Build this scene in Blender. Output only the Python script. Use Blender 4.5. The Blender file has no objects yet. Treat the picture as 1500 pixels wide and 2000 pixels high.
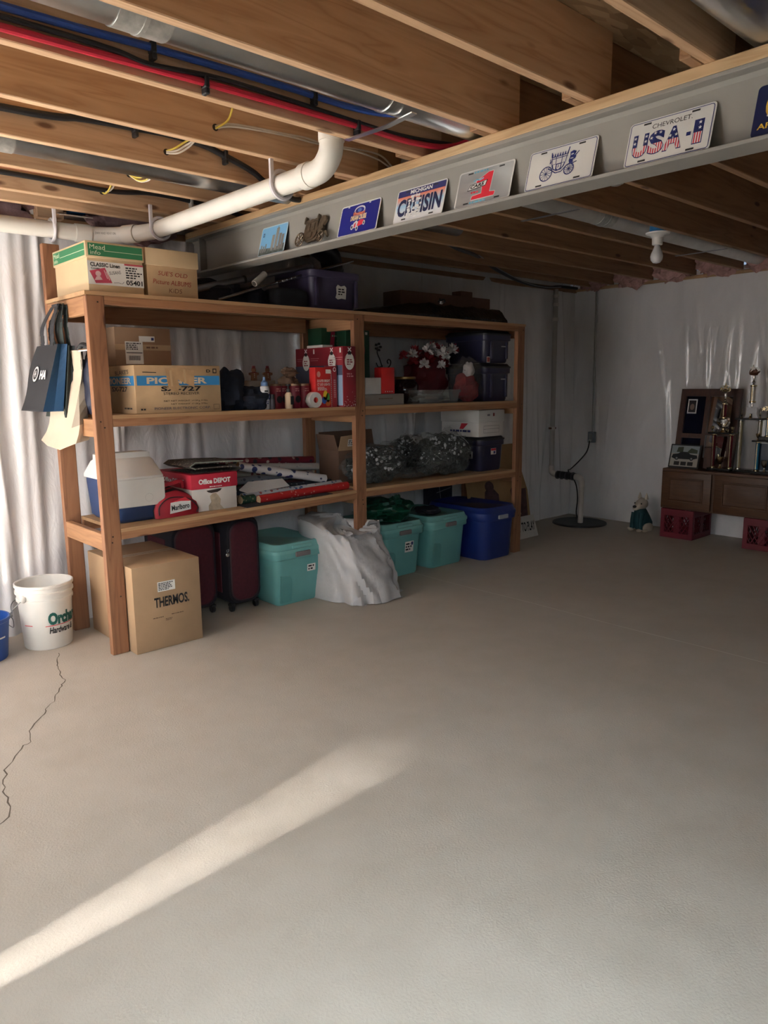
import bpy, bmesh, math, random
from mathutils import Vector, Matrix, noise

random.seed(7)
SC = bpy.context.scene
COL = SC.collection
V = Vector

# ------------------------------------------------------------------ camera
CAM_H = 1.39
yaw, pit, rol = math.radians(47.738), math.radians(-9.887), math.radians(-0.589)
fw = V((math.cos(pit) * math.cos(yaw), math.cos(pit) * math.sin(yaw), math.sin(pit)))
rt = V((math.sin(yaw), -math.cos(yaw), 0))
up = rt.cross(fw)
r2 = rt * math.cos(rol) + up * math.sin(rol)
u2 = -rt * math.sin(rol) + up * math.cos(rol)
cd = bpy.data.cameras.new('camera')
cam = bpy.data.objects.new('camera', cd)
COL.objects.link(cam)
mw = Matrix.Identity(4)
for i in range(3):
    mw[i][0], mw[i][1], mw[i][2] = r2[i], u2[i], -fw[i]
mw[0][3], mw[1][3], mw[2][3] = 0, 0, CAM_H
cam.matrix_world = mw
cd.sensor_fit = 'VERTICAL'
cd.sensor_height = 32.0
cd.lens = 1435.0 / 2000.0 * 32.0
cd.clip_start = 0.05
SC.camera = cam

# ------------------------------------------------------------------ light
vs = SC.view_settings
SC.display_settings.display_device = 'sRGB'
vs.view_transform = 'Standard'
vs.look = 'None'
vs.gamma = 1
vs.use_curve_mapping = False
vs.exposure = 0.0
SC.cycles.max_bounces = 7
SC.cycles.transparent_max_bounces = 8
SC.cycles.adaptive_threshold = 0.2

wd = bpy.data.worlds.new('sky')
SC.world = wd
wd.use_nodes = True
wd.node_tree.nodes['Background'].inputs[0].default_value = (0.55, 0.72, 1.0, 1)
wd.node_tree.nodes['Background'].inputs[1].default_value = 0.6
wd.cycles.sampling_method = 'NONE'

XL, XR, YF, YB = -0.45, 6.67, -2.2, 4.42      # room: left, right, front (behind camera), back wall


def area(name, loc, direction, sx, sy, power, col, spread=180):
    ld = bpy.data.lights.new(name, 'AREA')
    ld.shape = 'RECTANGLE'
    ld.size, ld.size_y = sx, sy
    ld.energy = power
    ld.color = col
    ld.spread = math.radians(spread)
    o = bpy.data.objects.new(name, ld)
    COL.objects.link(o)
    o.location = loc
    o.rotation_euler = V(direction).to_track_quat('-Z', 'Y').to_euler()
    return o


# left wall: a patio door (Y 2.5..4.1) with an area lamp for its daylight before an added sun-blocking sheet,
# and a window (Y -1.1..1.2) with the same, its lamp tilted to throw light down to the floor
area('blind_daylight', (XL - 0.03, 3.30, 1.41), (1, 0, 0), 1.52, 1.2, 38, (1.0, 0.98, 0.97))
area('window_daylight', (XL + 0.05, 0.05, 1.55), (0.40, 0.50, -0.77), 2.1, 1.0, 55, (0.78, 0.92, 1.0), 108)
# sun: enters below the sun-blocking sheet (falling on the floor left of the view) and through a thin slit added to cast the floor streak
SUN_E = math.radians(43)
sl = bpy.data.lights.new('sun', 'SUN')
sl.energy = 165
sl.angle = math.radians(6.0)
sl.color = (1.0, 0.975, 0.93)
so = bpy.data.objects.new('sun', sl)
COL.objects.link(so)
so.rotation_euler = V((math.cos(SUN_E) * 0.9935, math.cos(SUN_E) * 0.1137, -math.sin(SUN_E))).to_track_quat('-Z', 'Y').to_euler()

# ------------------------------------------------------------------ materials
MATS = {}


def newmat(name):
    m = bpy.data.materials.new(name)
    m.use_nodes = True
    nt = m.node_tree
    return m, nt, nt.nodes['Principled BSDF'], nt.nodes.new


def coords(nt, scale=(1, 1, 1), rnd=True):
    N, L = nt.nodes.new, nt.links.new
    tc = N('ShaderNodeTexCoord')
    mp = N('ShaderNodeMapping')
    mp.inputs['Scale'].default_value = scale
    L(tc.outputs['Object'], mp.inputs['Vector'])
    if rnd:
        oi = N('ShaderNodeObjectInfo')
        ml = N('ShaderNodeMath'); ml.operation = 'MULTIPLY'; ml.inputs[1].default_value = 37.0
        L(oi.outputs['Random'], ml.inputs[0])
        L(ml.outputs[0], mp.inputs['Location'])
    return mp.outputs[0]


def ramp(nt, fac, stops):
    r = nt.nodes.new('ShaderNodeValToRGB')
    e = r.color_ramp.elements
    while len(e) < len(stops):
        e.new(0.5)
    for k, (p, c) in enumerate(stops):
        e[k].position = p
        e[k].color = (c[0], c[1], c[2], 1)
    nt.links.new(fac, r.inputs[0])
    return r.outputs[0]


def bump(nt, b, h, strength, dist=0.01):
    bp = nt.nodes.new('ShaderNodeBump')
    bp.inputs['Strength'].default_value = strength
    bp.inputs['Distance'].default_value = dist
    nt.links.new(h, bp.inputs['Height'])
    nt.links.new(bp.outputs[0], b.inputs['Normal'])


def mat(name, col, rough=0.6, metal=0.0, var=0.08, scale=9, bmp=0.0, bscale=80, spec=0.5, coat=0.0, dist=0.002):
    if name in MATS:
        return MATS[name]
    m, nt, b, N = newmat(name)
    b.inputs['Roughness'].default_value = rough
    b.inputs['Metallic'].default_value = metal
    b.inputs['Specular IOR Level'].default_value = spec
    b.inputs['Coat Weight'].default_value = coat
    if var > 0 or bmp > 0:
        c = coords(nt)
        if var > 0:
            nz = N('ShaderNodeTexNoise'); nz.inputs['Scale'].default_value = scale; nz.inputs['Detail'].default_value = 5
            nt.links.new(c, nz.inputs['Vector'])
            lo = [max(0, v * (1 - var)) for v in col]
            hi = [min(1, v * (1 + var)) for v in col]
            nt.links.new(ramp(nt, nz.outputs[0], [(0.3, lo), (0.7, hi)]), b.inputs['Base Color'])
        else:
            b.inputs['Base Color'].default_value = (*col, 1)
        if bmp > 0:
            n2 = N('ShaderNodeTexNoise'); n2.inputs['Scale'].default_value = bscale; n2.inputs['Detail'].default_value = 4
            nt.links.new(c, n2.inputs['Vector'])
            bump(nt, b, n2.outputs[0], bmp, dist)
    else:
        b.inputs['Base Color'].default_value = (*col, 1)
    MATS[name] = m
    return m


def flat(name, col, rough=0.7, metal=0):
    return mat(name, col, rough, metal, var=0)


def wood(name, c1, c2, axis, rough=0.65, knots=True, fine=1.0):
    if name in MATS:
        return MATS[name]
    m, nt, b, N = newmat(name)
    s = [11 * fine] * 3
    s['xyz'.index(axis)] = 0.75 * fine
    c = coords(nt, s)
    n1 = N('ShaderNodeTexNoise'); n1.inputs['Scale'].default_value = 1.6; n1.inputs['Detail'].default_value = 3; n1.inputs['Distortion'].default_value = 0.6
    nt.links.new(c, n1.inputs['Vector'])
    mu = N('ShaderNodeMath'); mu.operation = 'MULTIPLY'; mu.inputs[1].default_value = 9.0
    nt.links.new(n1.outputs[0], mu.inputs[0])
    fr = N('ShaderNodeMath'); fr.operation = 'PINGPONG'; fr.inputs[1].default_value = 1.0
    nt.links.new(mu.outputs[0], fr.inputs[0])
    mid = [(a + d) / 2 for a, d in zip(c1, c2)]
    col = ramp(nt, fr.outputs[0], [(0.0, c1), (0.75, mid), (1.0, c2)])
    n2 = N('ShaderNodeTexNoise'); n2.inputs['Scale'].default_value = 0.35; n2.inputs['Detail'].default_value = 4
    nt.links.new(c, n2.inputs['Vector'])
    mx = N('ShaderNodeMix'); mx.data_type = 'RGBA'; mx.blend_type = 'MULTIPLY'
    mx.inputs[0].default_value = 0.55
    nt.links.new(col, mx.inputs[6])
    nt.links.new(ramp(nt, n2.outputs[0], [(0.3, (0.72, 0.66, 0.6)), (0.7, (1, 1, 1))]), mx.inputs[7])
    out = mx.outputs[2]
    if knots:
        s2 = [8.0 * fine] * 3
        s2['xyz'.index(axis)] = 2.6 * fine
        ck = coords(nt, s2)
        vo = N('ShaderNodeTexVoronoi'); vo.inputs['Scale'].default_value = 1.0
        nt.links.new(ck, vo.inputs['Vector'])
        mk = N('ShaderNodeMix'); mk.data_type = 'RGBA'
        nt.links.new(ramp(nt, vo.outputs['Distance'], [(0.07, (1, 1, 1)), (0.13, (0, 0, 0))]), mk.inputs[0])
        nt.links.new(out, mk.inputs[6])
        mk.inputs[7].default_value = (c2[0] * 0.35, c2[1] * 0.28, c2[2] * 0.25, 1)
        out = mk.outputs[2]
    nt.links.new(out, b.inputs['Base Color'])
    b.inputs['Roughness'].default_value = rough
    bump(nt, b, fr.outputs[0], 0.12, 0.002)
    MATS[name] = m
    return m


def dots(name, base, dot, scale=40, size=0.25, rough=0.5, third=None):
    """printed paper: spots scattered on a base colour"""
    if name in MATS:
        return MATS[name]
    m, nt, b, N = newmat(name)
    c = coords(nt)
    vo = N('ShaderNodeTexVoronoi'); vo.inputs['Scale'].default_value = scale
    nt.links.new(c, vo.inputs['Vector'])
    mk = N('ShaderNodeMix'); mk.data_type = 'RGBA'
    nt.links.new(ramp(nt, vo.outputs['Distance'], [(size, (1, 1, 1)), (size + 0.04, (0, 0, 0))]), mk.inputs[0])
    mk.inputs[6].default_value = (*base, 1)
    mk.inputs[7].default_value = (*dot, 1)
    if third:
        v2 = N('ShaderNodeTexVoronoi'); v2.inputs['Scale'].default_value = scale * 0.7
        nt.links.new(c, v2.inputs['Vector'])
        m2 = N('ShaderNodeMix'); m2.data_type = 'RGBA'
        nt.links.new(ramp(nt, v2.outputs['Distance'], [(size * 0.8, (1, 1, 1)), (size * 0.8 + 0.04, (0, 0, 0))]), m2.inputs[0])
        nt.links.new(mk.outputs[2], m2.inputs[6])
        m2.inputs[7].default_value = (*third, 1)
        nt.links.new(m2.outputs[2], b.inputs['Base Color'])
    else:
        nt.links.new(mk.outputs[2], b.inputs['Base Color'])
    b.inputs['Roughness'].default_value = rough
    MATS[name] = m
    return m


def clearfilm(name, tint=(0.9, 0.92, 0.92), amount=0.35, rough=0.15):
    if name in MATS:
        return MATS[name]
    m, nt, b, N = newmat(name)
    b.inputs['Base Color'].default_value = (*tint, 1)
    b.inputs['Roughness'].default_value = rough
    b.inputs['Specular IOR Level'].default_value = 0.8
    tr = N('ShaderNodeBsdfTransparent')
    mx = N('ShaderNodeMixShader')
    mx.inputs[0].default_value = amount
    nt.links.new(tr.outputs[0], mx.inputs[1])
    nt.links.new(b.outputs[0], mx.inputs[2])
    nt.links.new(mx.outputs[0], nt.nodes['Material Output'].inputs['Surface'])
    c = coords(nt)
    nz = N('ShaderNodeTexNoise'); nz.inputs['Scale'].default_value = 28; nz.inputs['Detail'].default_value = 3; nz.inputs['Distortion'].default_value = 1.2
    nt.links.new(c, nz.inputs['Vector'])
    bump(nt, b, nz.outputs[0], 0.9, 0.02)
    MATS[name] = m
    return m


# ------------------------------------------------------------------ mesh helpers
def link(o, parent=None):
    COL.objects.link(o)
    if parent:
        o.parent = parent
    return o


def tag(o, label=None, cat=None, group=None, kind=None):
    if label: o['label'] = label
    if cat: o['category'] = cat
    if group: o['group'] = group
    if kind: o['kind'] = kind
    return o


def thing(name, label, cat, loc=(0, 0, 0), rz=0.0, group=None):
    o = bpy.data.objects.new(name, None)
    o.empty_display_size = 0.05
    o.location = loc
    o.rotation_euler = (0, 0, rz)
    link(o)
    return tag(o, label, cat, group)


def smoothpath(pts, n=6):
    P = [V(p) for p in pts]
    if len(P) < 3:
        return P
    out = []
    for i in range(len(P) - 1):
        p0, p1, p2, p3 = P[max(i - 1, 0)], P[i], P[i + 1], P[min(i + 2, len(P) - 1)]
        for k in range(n):
            t = k / n
            out.append(0.5 * ((2 * p1) + (p2 - p0) * t + (2 * p0 - 5 * p1 + 4 * p2 - p3) * t * t + (3 * p1 - p0 - 3 * p2 + p3) * t ** 3))
    out.append(P[-1])
    return out


def rrect(w, d, r, z, n=4, cx=0, cy=0):
    pts = []
    for sx, sy, a0 in ((1, 1, 0), (-1, 1, 90), (-1, -1, 180), (1, -1, 270)):
        for k in range(n + 1):
            a = math.radians(a0 + 90 * k / n)
            pts.append(V((cx + sx * (w / 2 - r) + r * math.cos(a), cy + sy * (d / 2 - r) + r * math.sin(a), z)))
    return pts


class B:
    def __init__(self):
        self.bm = bmesh.new()

    def box(self, x0, x1, y0, y1, z0, z1, b=0.0, seg=2):
        bm = self.bm
        vs_ = [bm.verts.new((x, y, z)) for z in (z0, z1) for y in (y0, y1) for x in (x0, x1)]
        fs = [bm.faces.new([vs_[i] for i in f]) for f in ((0, 2, 3, 1), (4, 5, 7, 6), (0, 1, 5, 4), (2, 6, 7, 3), (0, 4, 6, 2), (1, 3, 7, 5))]
        if b > 0:
            es = list({e for f in fs for e in f.edges})
            bmesh.ops.bevel(bm, geom=es, offset=b, segments=seg, affect='EDGES', profile=0.5)
        return self

    def loft(self, rings, cap0=True, cap1=True, closed=True):
        bm = self.bm
        R = [[bm.verts.new(p) for p in r] for r in rings]
        n = len(R[0])
        for a, c in zip(R, R[1:]):
            for i in range(n if closed else n - 1):
                j = (i + 1) % n
                bm.faces.new((a[i], a[j], c[j], c[i]))
        if cap0: bm.faces.new(list(reversed(R[0])))
        if cap1: bm.faces.new(R[-1])
        return self

    def tube(self, pts, r, n=10, caps=True, smooth=0):
        P = smoothpath(pts, smooth) if smooth else [V(p) for p in pts]
        rs = r if isinstance(r, (list, tuple)) else [r] * len(P)
        t = (P[1] - P[0]).normalized()
        a = V((0, 0, 1)) if abs(t.z) < 0.9 else V((1, 0, 0))
        u = t.cross(a).normalized()
        rings = []
        for i, p in enumerate(P):
            if i == 0: tn = (P[1] - P[0])
            elif i == len(P) - 1: tn = (P[-1] - P[-2])
            else: tn = (P[i + 1] - P[i - 1])
            if tn.length < 1e-9: tn = t
            tn.normalize()
            u = (u - tn * u.dot(tn)).normalized()
            w = tn.cross(u)
            rings.append([p + (u * math.cos(2 * math.pi * k / n) + w * math.sin(2 * math.pi * k / n)) * rs[i] for k in range(n)])
        return self.loft(rings, caps, caps)

    def lathe(self, prof, n=24, c=(0, 0, 0), M=None, caps=True):
        rings = []
        for r, z in prof:
            ring = []
            for k in range(n):
                a = 2 * math.pi * k / n
                p = V((max(r, 1e-4) * math.cos(a), max(r, 1e-4) * math.sin(a), z))
                if M: p = M @ p
                ring.append(p + V(c))
            rings.append(ring)
        return self.loft(rings, caps, caps)

    def poly(self, pts):
        self.bm.faces.new([self.bm.verts.new(p) for p in pts])
        return self

    def prism(self, pts, o, r, u, d):
        """polygon pts (2D) in the plane o + x*r + y*u, pushed along d"""
        o, r, u, d = V(o), V(r), V(u), V(d)
        a = [o + r * x + u * y for x, y in pts]
        return self.loft([a, [p + d for p in a]])

    def blob(self, c, rad, seed=0, amp=0.15, freq=2.0, n=20, m=14, floor=None, fold=0.0, ff=5.0):
        c = V(c)
        rings = []
        for i in range(m + 1):
            th = math.pi * i / m
            ring = []
            for k in range(n):
                ph = 2 * math.pi * k / n
                d = V((math.sin(th) * math.cos(ph), math.sin(th) * math.sin(ph), -math.cos(th)))
                q = 1 + amp * noise.noise(d * freq + V((seed * 3.7, seed, -seed)))
                if fold:
                    q += fold * (0.5 - abs(noise.noise(d * ff + V((seed, seed * 2.1, 5)))) * 2)
                p = V((d.x * rad[0] * q, d.y * rad[1] * q, d.z * rad[2] * q))
                if i in (0, m): p.x *= 0.02; p.y *= 0.02
                p += c
                if floor is not None and p.z < floor: p.z = floor
                ring.append(p)
            rings.append(ring)
        return self.loft(rings)

    def build(self, name, material, parent=None, smooth=35, loc=None, mods=None):
        bmesh.ops.recalc_face_normals(self.bm, faces=self.bm.faces[:])
        me = bpy.data.meshes.new(name)
        self.bm.to_mesh(me)
        self.bm.free()
        me.materials.append(material)
        if smooth:
            me.shade_smooth()
            me.set_sharp_from_angle(angle=math.radians(smooth))
        o = bpy.data.objects.new(name, me)
        if loc: o.location = loc
        return link(o, parent)


def copy_tree(root, loc=None, rz=None, label=None):
    def cp(o, par):
        c = o.copy()
        COL.objects.link(c)
        c.parent = par
        for ch in list(o.children):
            cp(ch, c)
        return c
    kids = list(root.children)
    c = root.copy(); COL.objects.link(c)
    for k in kids: cp(k, c)
    if loc is not None: c.location = loc
    if rz is not None: c.rotation_euler = (0, 0, rz)
    if label: c['label'] = label
    return c


class Face:
    """a flat side of a thing to print or stick on: o + x*r + y*u (local coordinates)"""
    def __init__(self, parent, o, r=(1, 0, 0), u=(0, 0, 1), off=0.0008):
        self.p, self.r, self.u = parent, V(r).normalized(), V(u).normalized()
        self.n = self.r.cross(self.u)
        self.o = V(o)
        self.off = off

    def at(self, x, y, k=1):
        return self.o + self.r * x + self.u * y + self.n * self.off * k

    def poly(self, pts, m, name='print', k=1):
        b = B(); b.poly([self.at(x, y, k) for x, y in pts])
        return b.build(name, m, self.p, smooth=0)

    def polys(self, lst, m, name='print', k=1):
        b = B()
        for pts in lst: b.poly([self.at(x, y, k) for x, y in pts])
        return b.build(name, m, self.p, smooth=0)

    def rect(self, x0, y0, x1, y1, m, name='print', k=1):
        return self.poly([(x0, y0), (x1, y0), (x1, y1), (x0, y1)], m, name, k)

    def disc(self, cx, cy, rx, ry, m, name='print', k=1, n=24):
        return self.poly([(cx + rx * math.cos(2 * math.pi * i / n), cy + ry * math.sin(2 * math.pi * i / n)) for i in range(n)], m, name, k)

    def lines(self, segs, w, m, name='print', k=1):
        lst = []
        for a, c in segs:
            dx, dy = c[0] - a[0], c[1] - a[1]
            l = math.hypot(dx, dy) or 1
            nx, ny = -dy / l * w / 2, dx / l * w / 2
            lst.append([(a[0] + nx, a[1] + ny), (a[0] - nx, a[1] - ny), (c[0] - nx, c[1] - ny), (c[0] + nx, c[1] + ny)])
        return self.polys(lst, m, name, k)

    def ring(self, cx, cy, r, w, m, name='print', k=1, n=24):
        pts = [(cx + r * math.cos(2 * math.pi * i / n), cy + r * math.sin(2 * math.pi * i / n)) for i in range(n + 1)]
        return self.lines(list(zip(pts, pts[1:])), w, m, name, k)

    def text(self, s, cx, cy, w, h, m, name='lettering', k=2, shear=0.0, bold=0.0, rot=0.0, warp=None, thick=0.0):
        cu = bpy.data.curves.new('t', 'FONT')
        cu.body = s
        cu.shear = shear
        cu.offset = bold
        cu.resolution_u = 3
        ob = bpy.data.objects.new('t', cu)
        me = ob.to_mesh()
        co = [v.co.copy() for v in me.vertices]
        fc = [tuple(p.vertices) for p in me.polygons]
        ob.to_mesh_clear()
        bpy.data.objects.remove(ob); bpy.data.curves.remove(cu)
        if not co:
            return None
        x0, x1 = min(c.x for c in co), max(c.x for c in co)
        y0, y1 = min(c.y for c in co), max(c.y for c in co)
        cr, sr = math.cos(rot), math.sin(rot)
        vsn = []
        for c in co:
            x = ((c.x - x0) / (x1 - x0) - 0.5) * w
            y = ((c.y - y0) / max(y1 - y0, 1e-6) - 0.5) * h
            x, y = x * cr - y * sr, x * sr + y * cr
            vsn.append(warp(cx + x, cy + y) if warp else self.at(cx + x, cy + y, k))
        nm = bpy.data.meshes.new(name)
        nm.from_pydata(vsn, [], fc)
        nm.materials.append(m)
        return link(bpy.data.objects.new(name, nm), self.p)

    def scribble(self, x0, y0, x1, y1, rows, m, name='small_print', k=2, fill=0.75, seed=1):
        """rows of tiny unreadable print"""
        rnd = random.Random(seed)
        lst = []
        rh = (y1 - y0) / rows
        for i in range(rows):
            yy = y1 - (i + 0.5) * rh
            x = x0
            end = x0 + (x1 - x0) * (0.6 + 0.4 * rnd.random())
            while x < end:
                wv = rh * rnd.uniform(0.5, 1.8)
                lst.append([(x, yy - rh * 0.28), (min(x + wv, end), yy - rh * 0.28), (min(x + wv, end), yy + rh * 0.28), (x, yy + rh * 0.28)])
                x += wv + rh * 0.35
        return self.polys(lst, m, name, k)


LEFTF = dict(r=(0, -1, 0), u=(0, 0, 1))

# shared materials
BLACK = flat('black print', (0.012, 0.012, 0.014), 0.6)
WHITE = flat('white print', (0.82, 0.82, 0.8), 0.6)
NAVY = flat('navy print', (0.02, 0.03, 0.16), 0.5)
RED = flat('red print', (0.62, 0.03, 0.05), 0.55)
PAPER = mat('paper label', (0.78, 0.76, 0.72), 0.7, var=0.04)
CARD = mat('corrugated cardboard', (0.40, 0.26, 0.15), 0.85, var=0.08, scale=6, bmp=0.15, bscale=40)
CARD2 = mat('pale cardboard', (0.58, 0.43, 0.26), 0.85, var=0.06, scale=5, bmp=0.12, bscale=40)
CARD3 = mat('old cardboard', (0.50, 0.34, 0.19), 0.85, var=0.12, scale=7, bmp=0.2, bscale=30)
STEEL = mat('galvanised steel', (0.55, 0.56, 0.56), 0.28, 1.0, var=0.15, scale=5, bmp=0.05, bscale=20)
BLKPL = mat('black plastic', (0.014, 0.014, 0.016), 0.45, var=0.1)
WHPVC = mat('white pvc', (0.80, 0.78, 0.72), 0.35, var=0.03)

# ------------------------------------------------------------------ setting
# floor
m, nt, b, N = newmat('concrete')
c = coords(nt, rnd=False)
n1 = N('ShaderNodeTexNoise'); n1.inputs['Scale'].default_value = 0.9; n1.inputs['Detail'].default_value = 8; n1.inputs['Roughness'].default_value = 0.62
n2 = N('ShaderNodeTexNoise'); n2.inputs['Scale'].default_value = 140; n2.inputs['Detail'].default_value = 3
n3 = N('ShaderNodeTexNoise'); n3.inputs['Scale'].default_value = 6; n3.inputs['Detail'].default_value = 6
for k in (n1, n2, n3): nt.links.new(c, k.inputs['Vector'])
base = ramp(nt, n1.outputs[0], [(0.3, (0.43, 0.38, 0.32)), (0.7, (0.50, 0.45, 0.39))])
mx = N('ShaderNodeMix'); mx.data_type = 'RGBA'; mx.blend_type = 'MULTIPLY'; mx.inputs[0].default_value = 1
nt.links.new(base, mx.inputs[6])
nt.links.new(ramp(nt, n3.outputs[0], [(0.3, (0.94, 0.93, 0.92)), (0.65, (1, 1, 1))]), mx.inputs[7])
vo = N('ShaderNodeTexVoronoi'); vo.inputs['Scale'].default_value = 2.3
nt.links.new(c, vo.inputs['Vector'])
mk = N('ShaderNodeMix'); mk.data_type = 'RGBA'
nt.links.new(ramp(nt, vo.outputs['Distance'], [(0.014, (0.8, 0.8, 0.8)), (0.02, (0, 0, 0))]), mk.inputs[0])
nt.links.new(mx.outputs[2], mk.inputs[6])
mk.inputs[7].default_value = (0.2, 0.16, 0.13, 1)
nt.links.new(mk.outputs[2], b.inputs['Base Color'])
b.inputs['Roughness'].default_value = 0.62
b.inputs['Specular IOR Level'].default_value = 0.35
ad = N('ShaderNodeMath'); ad.operation = 'ADD'
nt.links.new(n2.outputs[0], ad.inputs[0]); nt.links.new(n3.outputs[0], ad.inputs[1])
bump(nt, b, ad.outputs[0], 0.38, 0.004)
CONC = m
fl = B().box(XL - 0.2, XR + 0.2, YF - 0.2, YB + 0.2, -0.12, 0.0).build('floor', CONC, smooth=0)
tag(fl, 'pale grey-beige poured concrete basement floor', kind='structure')


def ribbon(pts, w, z, name, m, parent, jit=0.0):
    b_ = B()
    P = [V((p[0], p[1], z)) for p in pts]
    left, right = [], []
    for i, p in enumerate(P):
        t = (P[min(i + 1, len(P) - 1)] - P[max(i - 1, 0)]).normalized()
        nn = V((-t.y, t.x, 0))
        ww = w * (1 + jit * (random.random() - 0.5))
        left.append(p + nn * ww / 2); right.append(p - nn * ww / 2)
    for i in range(len(P) - 1):
        b_.poly([left[i], right[i], right[i + 1], left[i + 1]])
    return b_.build(name, m, parent, smooth=0)


crk = [[1.218, 3.921], [1.126, 3.666], [1.111, 3.521], [0.968, 3.284], [0.892, 3.18], [0.845, 3.125], [0.793, 3.018], [0.794, 2.97], [0.763, 2.958], [0.645, 2.802], [0.616, 2.708], [0.592, 2.595], [0.585, 2.538], [0.56, 2.468], [0.531, 2.441], [0.45, 2.36], [0.3, 2.1]]
cp = []
for a, d in zip(crk, crk[1:]):
    n_ = max(2, int(math.hypot(a[0] - d[0], a[1] - d[1]) / 0.025))
    for k in range(n_):
        t = k / n_
        cp.append((a[0] + (d[0] - a[0]) * t + random.uniform(-0.008, 0.008), a[1] + (d[1] - a[1]) * t + random.uniform(-0.006, 0.006)))
ribbon(cp, 0.0042, 0.0006, 'crack', flat('crack shadow', (0.10, 0.08, 0.06), 0.9), fl, jit=0.9)
ribbon([(3.735 + 0.006 * math.sin(k), 4.3 - 0.2 * k) for k in range(32)], 0.007, 0.0006, 'control_joint', flat('joint filler', (0.62, 0.58, 0.52), 0.8), fl, jit=0.5)

# walls of white plastic sheeting
m, nt, b, N = newmat('white vapour barrier sheeting')
c = coords(nt, (1, 1, 0.35), rnd=False)
n1 = N('ShaderNodeTexNoise'); n1.inputs['Scale'].default_value = 5; n1.inputs['Detail'].default_value = 4; n1.inputs['Distortion'].default_value = 0.8
nt.links.new(c, n1.inputs['Vector'])
nt.links.new(ramp(nt, n1.outputs[0], [(0.3, (0.72, 0.705, 0.715)), (0.7, (0.80, 0.785, 0.795))]), b.inputs['Base Color'])
b.inputs['Roughness'].default_value = 0.17
b.inputs['Specular IOR Level'].default_value = 0.85
c2 = coords(nt, (1.6, 1.6, 0.6), rnd=False)
n2 = N('ShaderNodeTexNoise'); n2.inputs['Scale'].default_value = 9; n2.inputs['Detail'].default_value = 3; n2.inputs['Distortion'].default_value = 1.5
nt.links.new(c2, n2.inputs['Vector'])
bump(nt, b, n2.outputs[0], 0.22, 0.02)
SHEET = m


def ridge(t, w):
    return math.exp(-(t / w) ** 2)


def sheet(name, fn, n, mz, label):
    """wall as a grid: fn(s, t) -> point; s along, t up"""
    b_ = B()
    bm = b_.bm
    g = [[bm.verts.new(fn(i / n, j / mz)) for j in range(mz + 1)] for i in range(n + 1)]
    for i in range(n):
        for j in range(mz):
            bm.faces.new((g[i][j], g[i + 1][j], g[i + 1][j + 1], g[i][j + 1]))
    o = b_.build(name, SHEET, smooth=180)
    return tag(o, label, kind='structure')


RB = [(random.uniform(XL, XR), random.uniform(0.008, 0.02), random.uniform(0.012, 0.04), random.uniform(-0.12, 0.12), random.uniform(0, 2.2), random.uniform(0.4, 1.1)) for _ in range(70)]
RB += [(x, 0.03, 0.035, 0.02, 1.1, 2.5) for x in (0.98, 1.06, 1.15, 1.27, 1.335)]


def back_fn(s, t):
    x = XL - 0.05 + (XR + 0.15 - XL) * s
    z = 2.36 * t
    d = 0.03 * noise.noise(V((x * 2.2, z * 0.45, 3))) + 0.012 * noise.noise(V((x * 7, z * 1.2, 8)))
    for x0, a, w, sl_, zc, zl in RB:
        dx = x - x0 - sl_ * (z - zc)
        if abs(dx) < w * 3:
            d += a * ridge(dx, w) * ridge(z - zc, zl)
    return V((x, YB + 0.02 - 0.03 - d, z))


wall_back = sheet('wall_back', back_fn, 800, 60, 'white plastic sheeting hung in folds on the wall behind the shelving')
RR = []
for y0, zc, zl, sl_, a in ((3.42, 1.35, 0.5, -0.16, 0.016), (3.36, 0.95, 0.45, -0.05, 0.016), (3.02, 1.55, 0.28, -0.03, 0.016), (2.85, 1.6, 0.3, 0.05, 0.012), (2.76, 1.6, 0.35, 0.01, 0.014), (3.22, 1.6, 0.4, -0.06, 0.010), (3.5, 1.75, 0.3, -0.16, 0.012), (3.12, 1.9, 0.3, -0.12, 0.010), (2.62, 1.5, 0.2, 0.1, 0.012), (4.17, 1.5, 0.4, 0.07, 0.012), (4.0, 0.5, 0.25, 0.22, 0.012), (3.92, 0.35, 0.25, 0.12, 0.012), (2.5, 1.3, 0.4, 0.02, 0.014), (2.4, 1.9, 0.4, -0.1, 0.012)):
    RR.append((y0, a * 0.75, 0.024, sl_, zc, zl))
for _ in range(50):
    RR.append((random.uniform(YF, YB), random.uniform(0.003, 0.008), random.uniform(0.01, 0.03), random.uniform(-0.2, 0.2), random.uniform(0, 2.2), random.uniform(0.2, 0.7)))


def right_fn(s, t):
    y = YF - 0.05 + (YB - YF + 0.15) * s
    z = 2.36 * t
    d = 0.014 * noise.noise(V((y * 1.5, z * 0.5, 1))) + 0.004 * noise.noise(V((y * 6, z * 1.3, 4)))
    for y0, a, w, sl_, zc, zl in RR:
        dy = y - y0 + sl_ * (z - zc)
        if abs(dy) < w * 3:
            d += a * ridge(dy, w) * ridge(z - zc, zl)
    return V((XR + 0.01 - d, y, z))


wall_right = sheet('wall_right', right_fn, 1300, 60, 'white plastic sheeting on the far wall behind the trophies')

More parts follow.
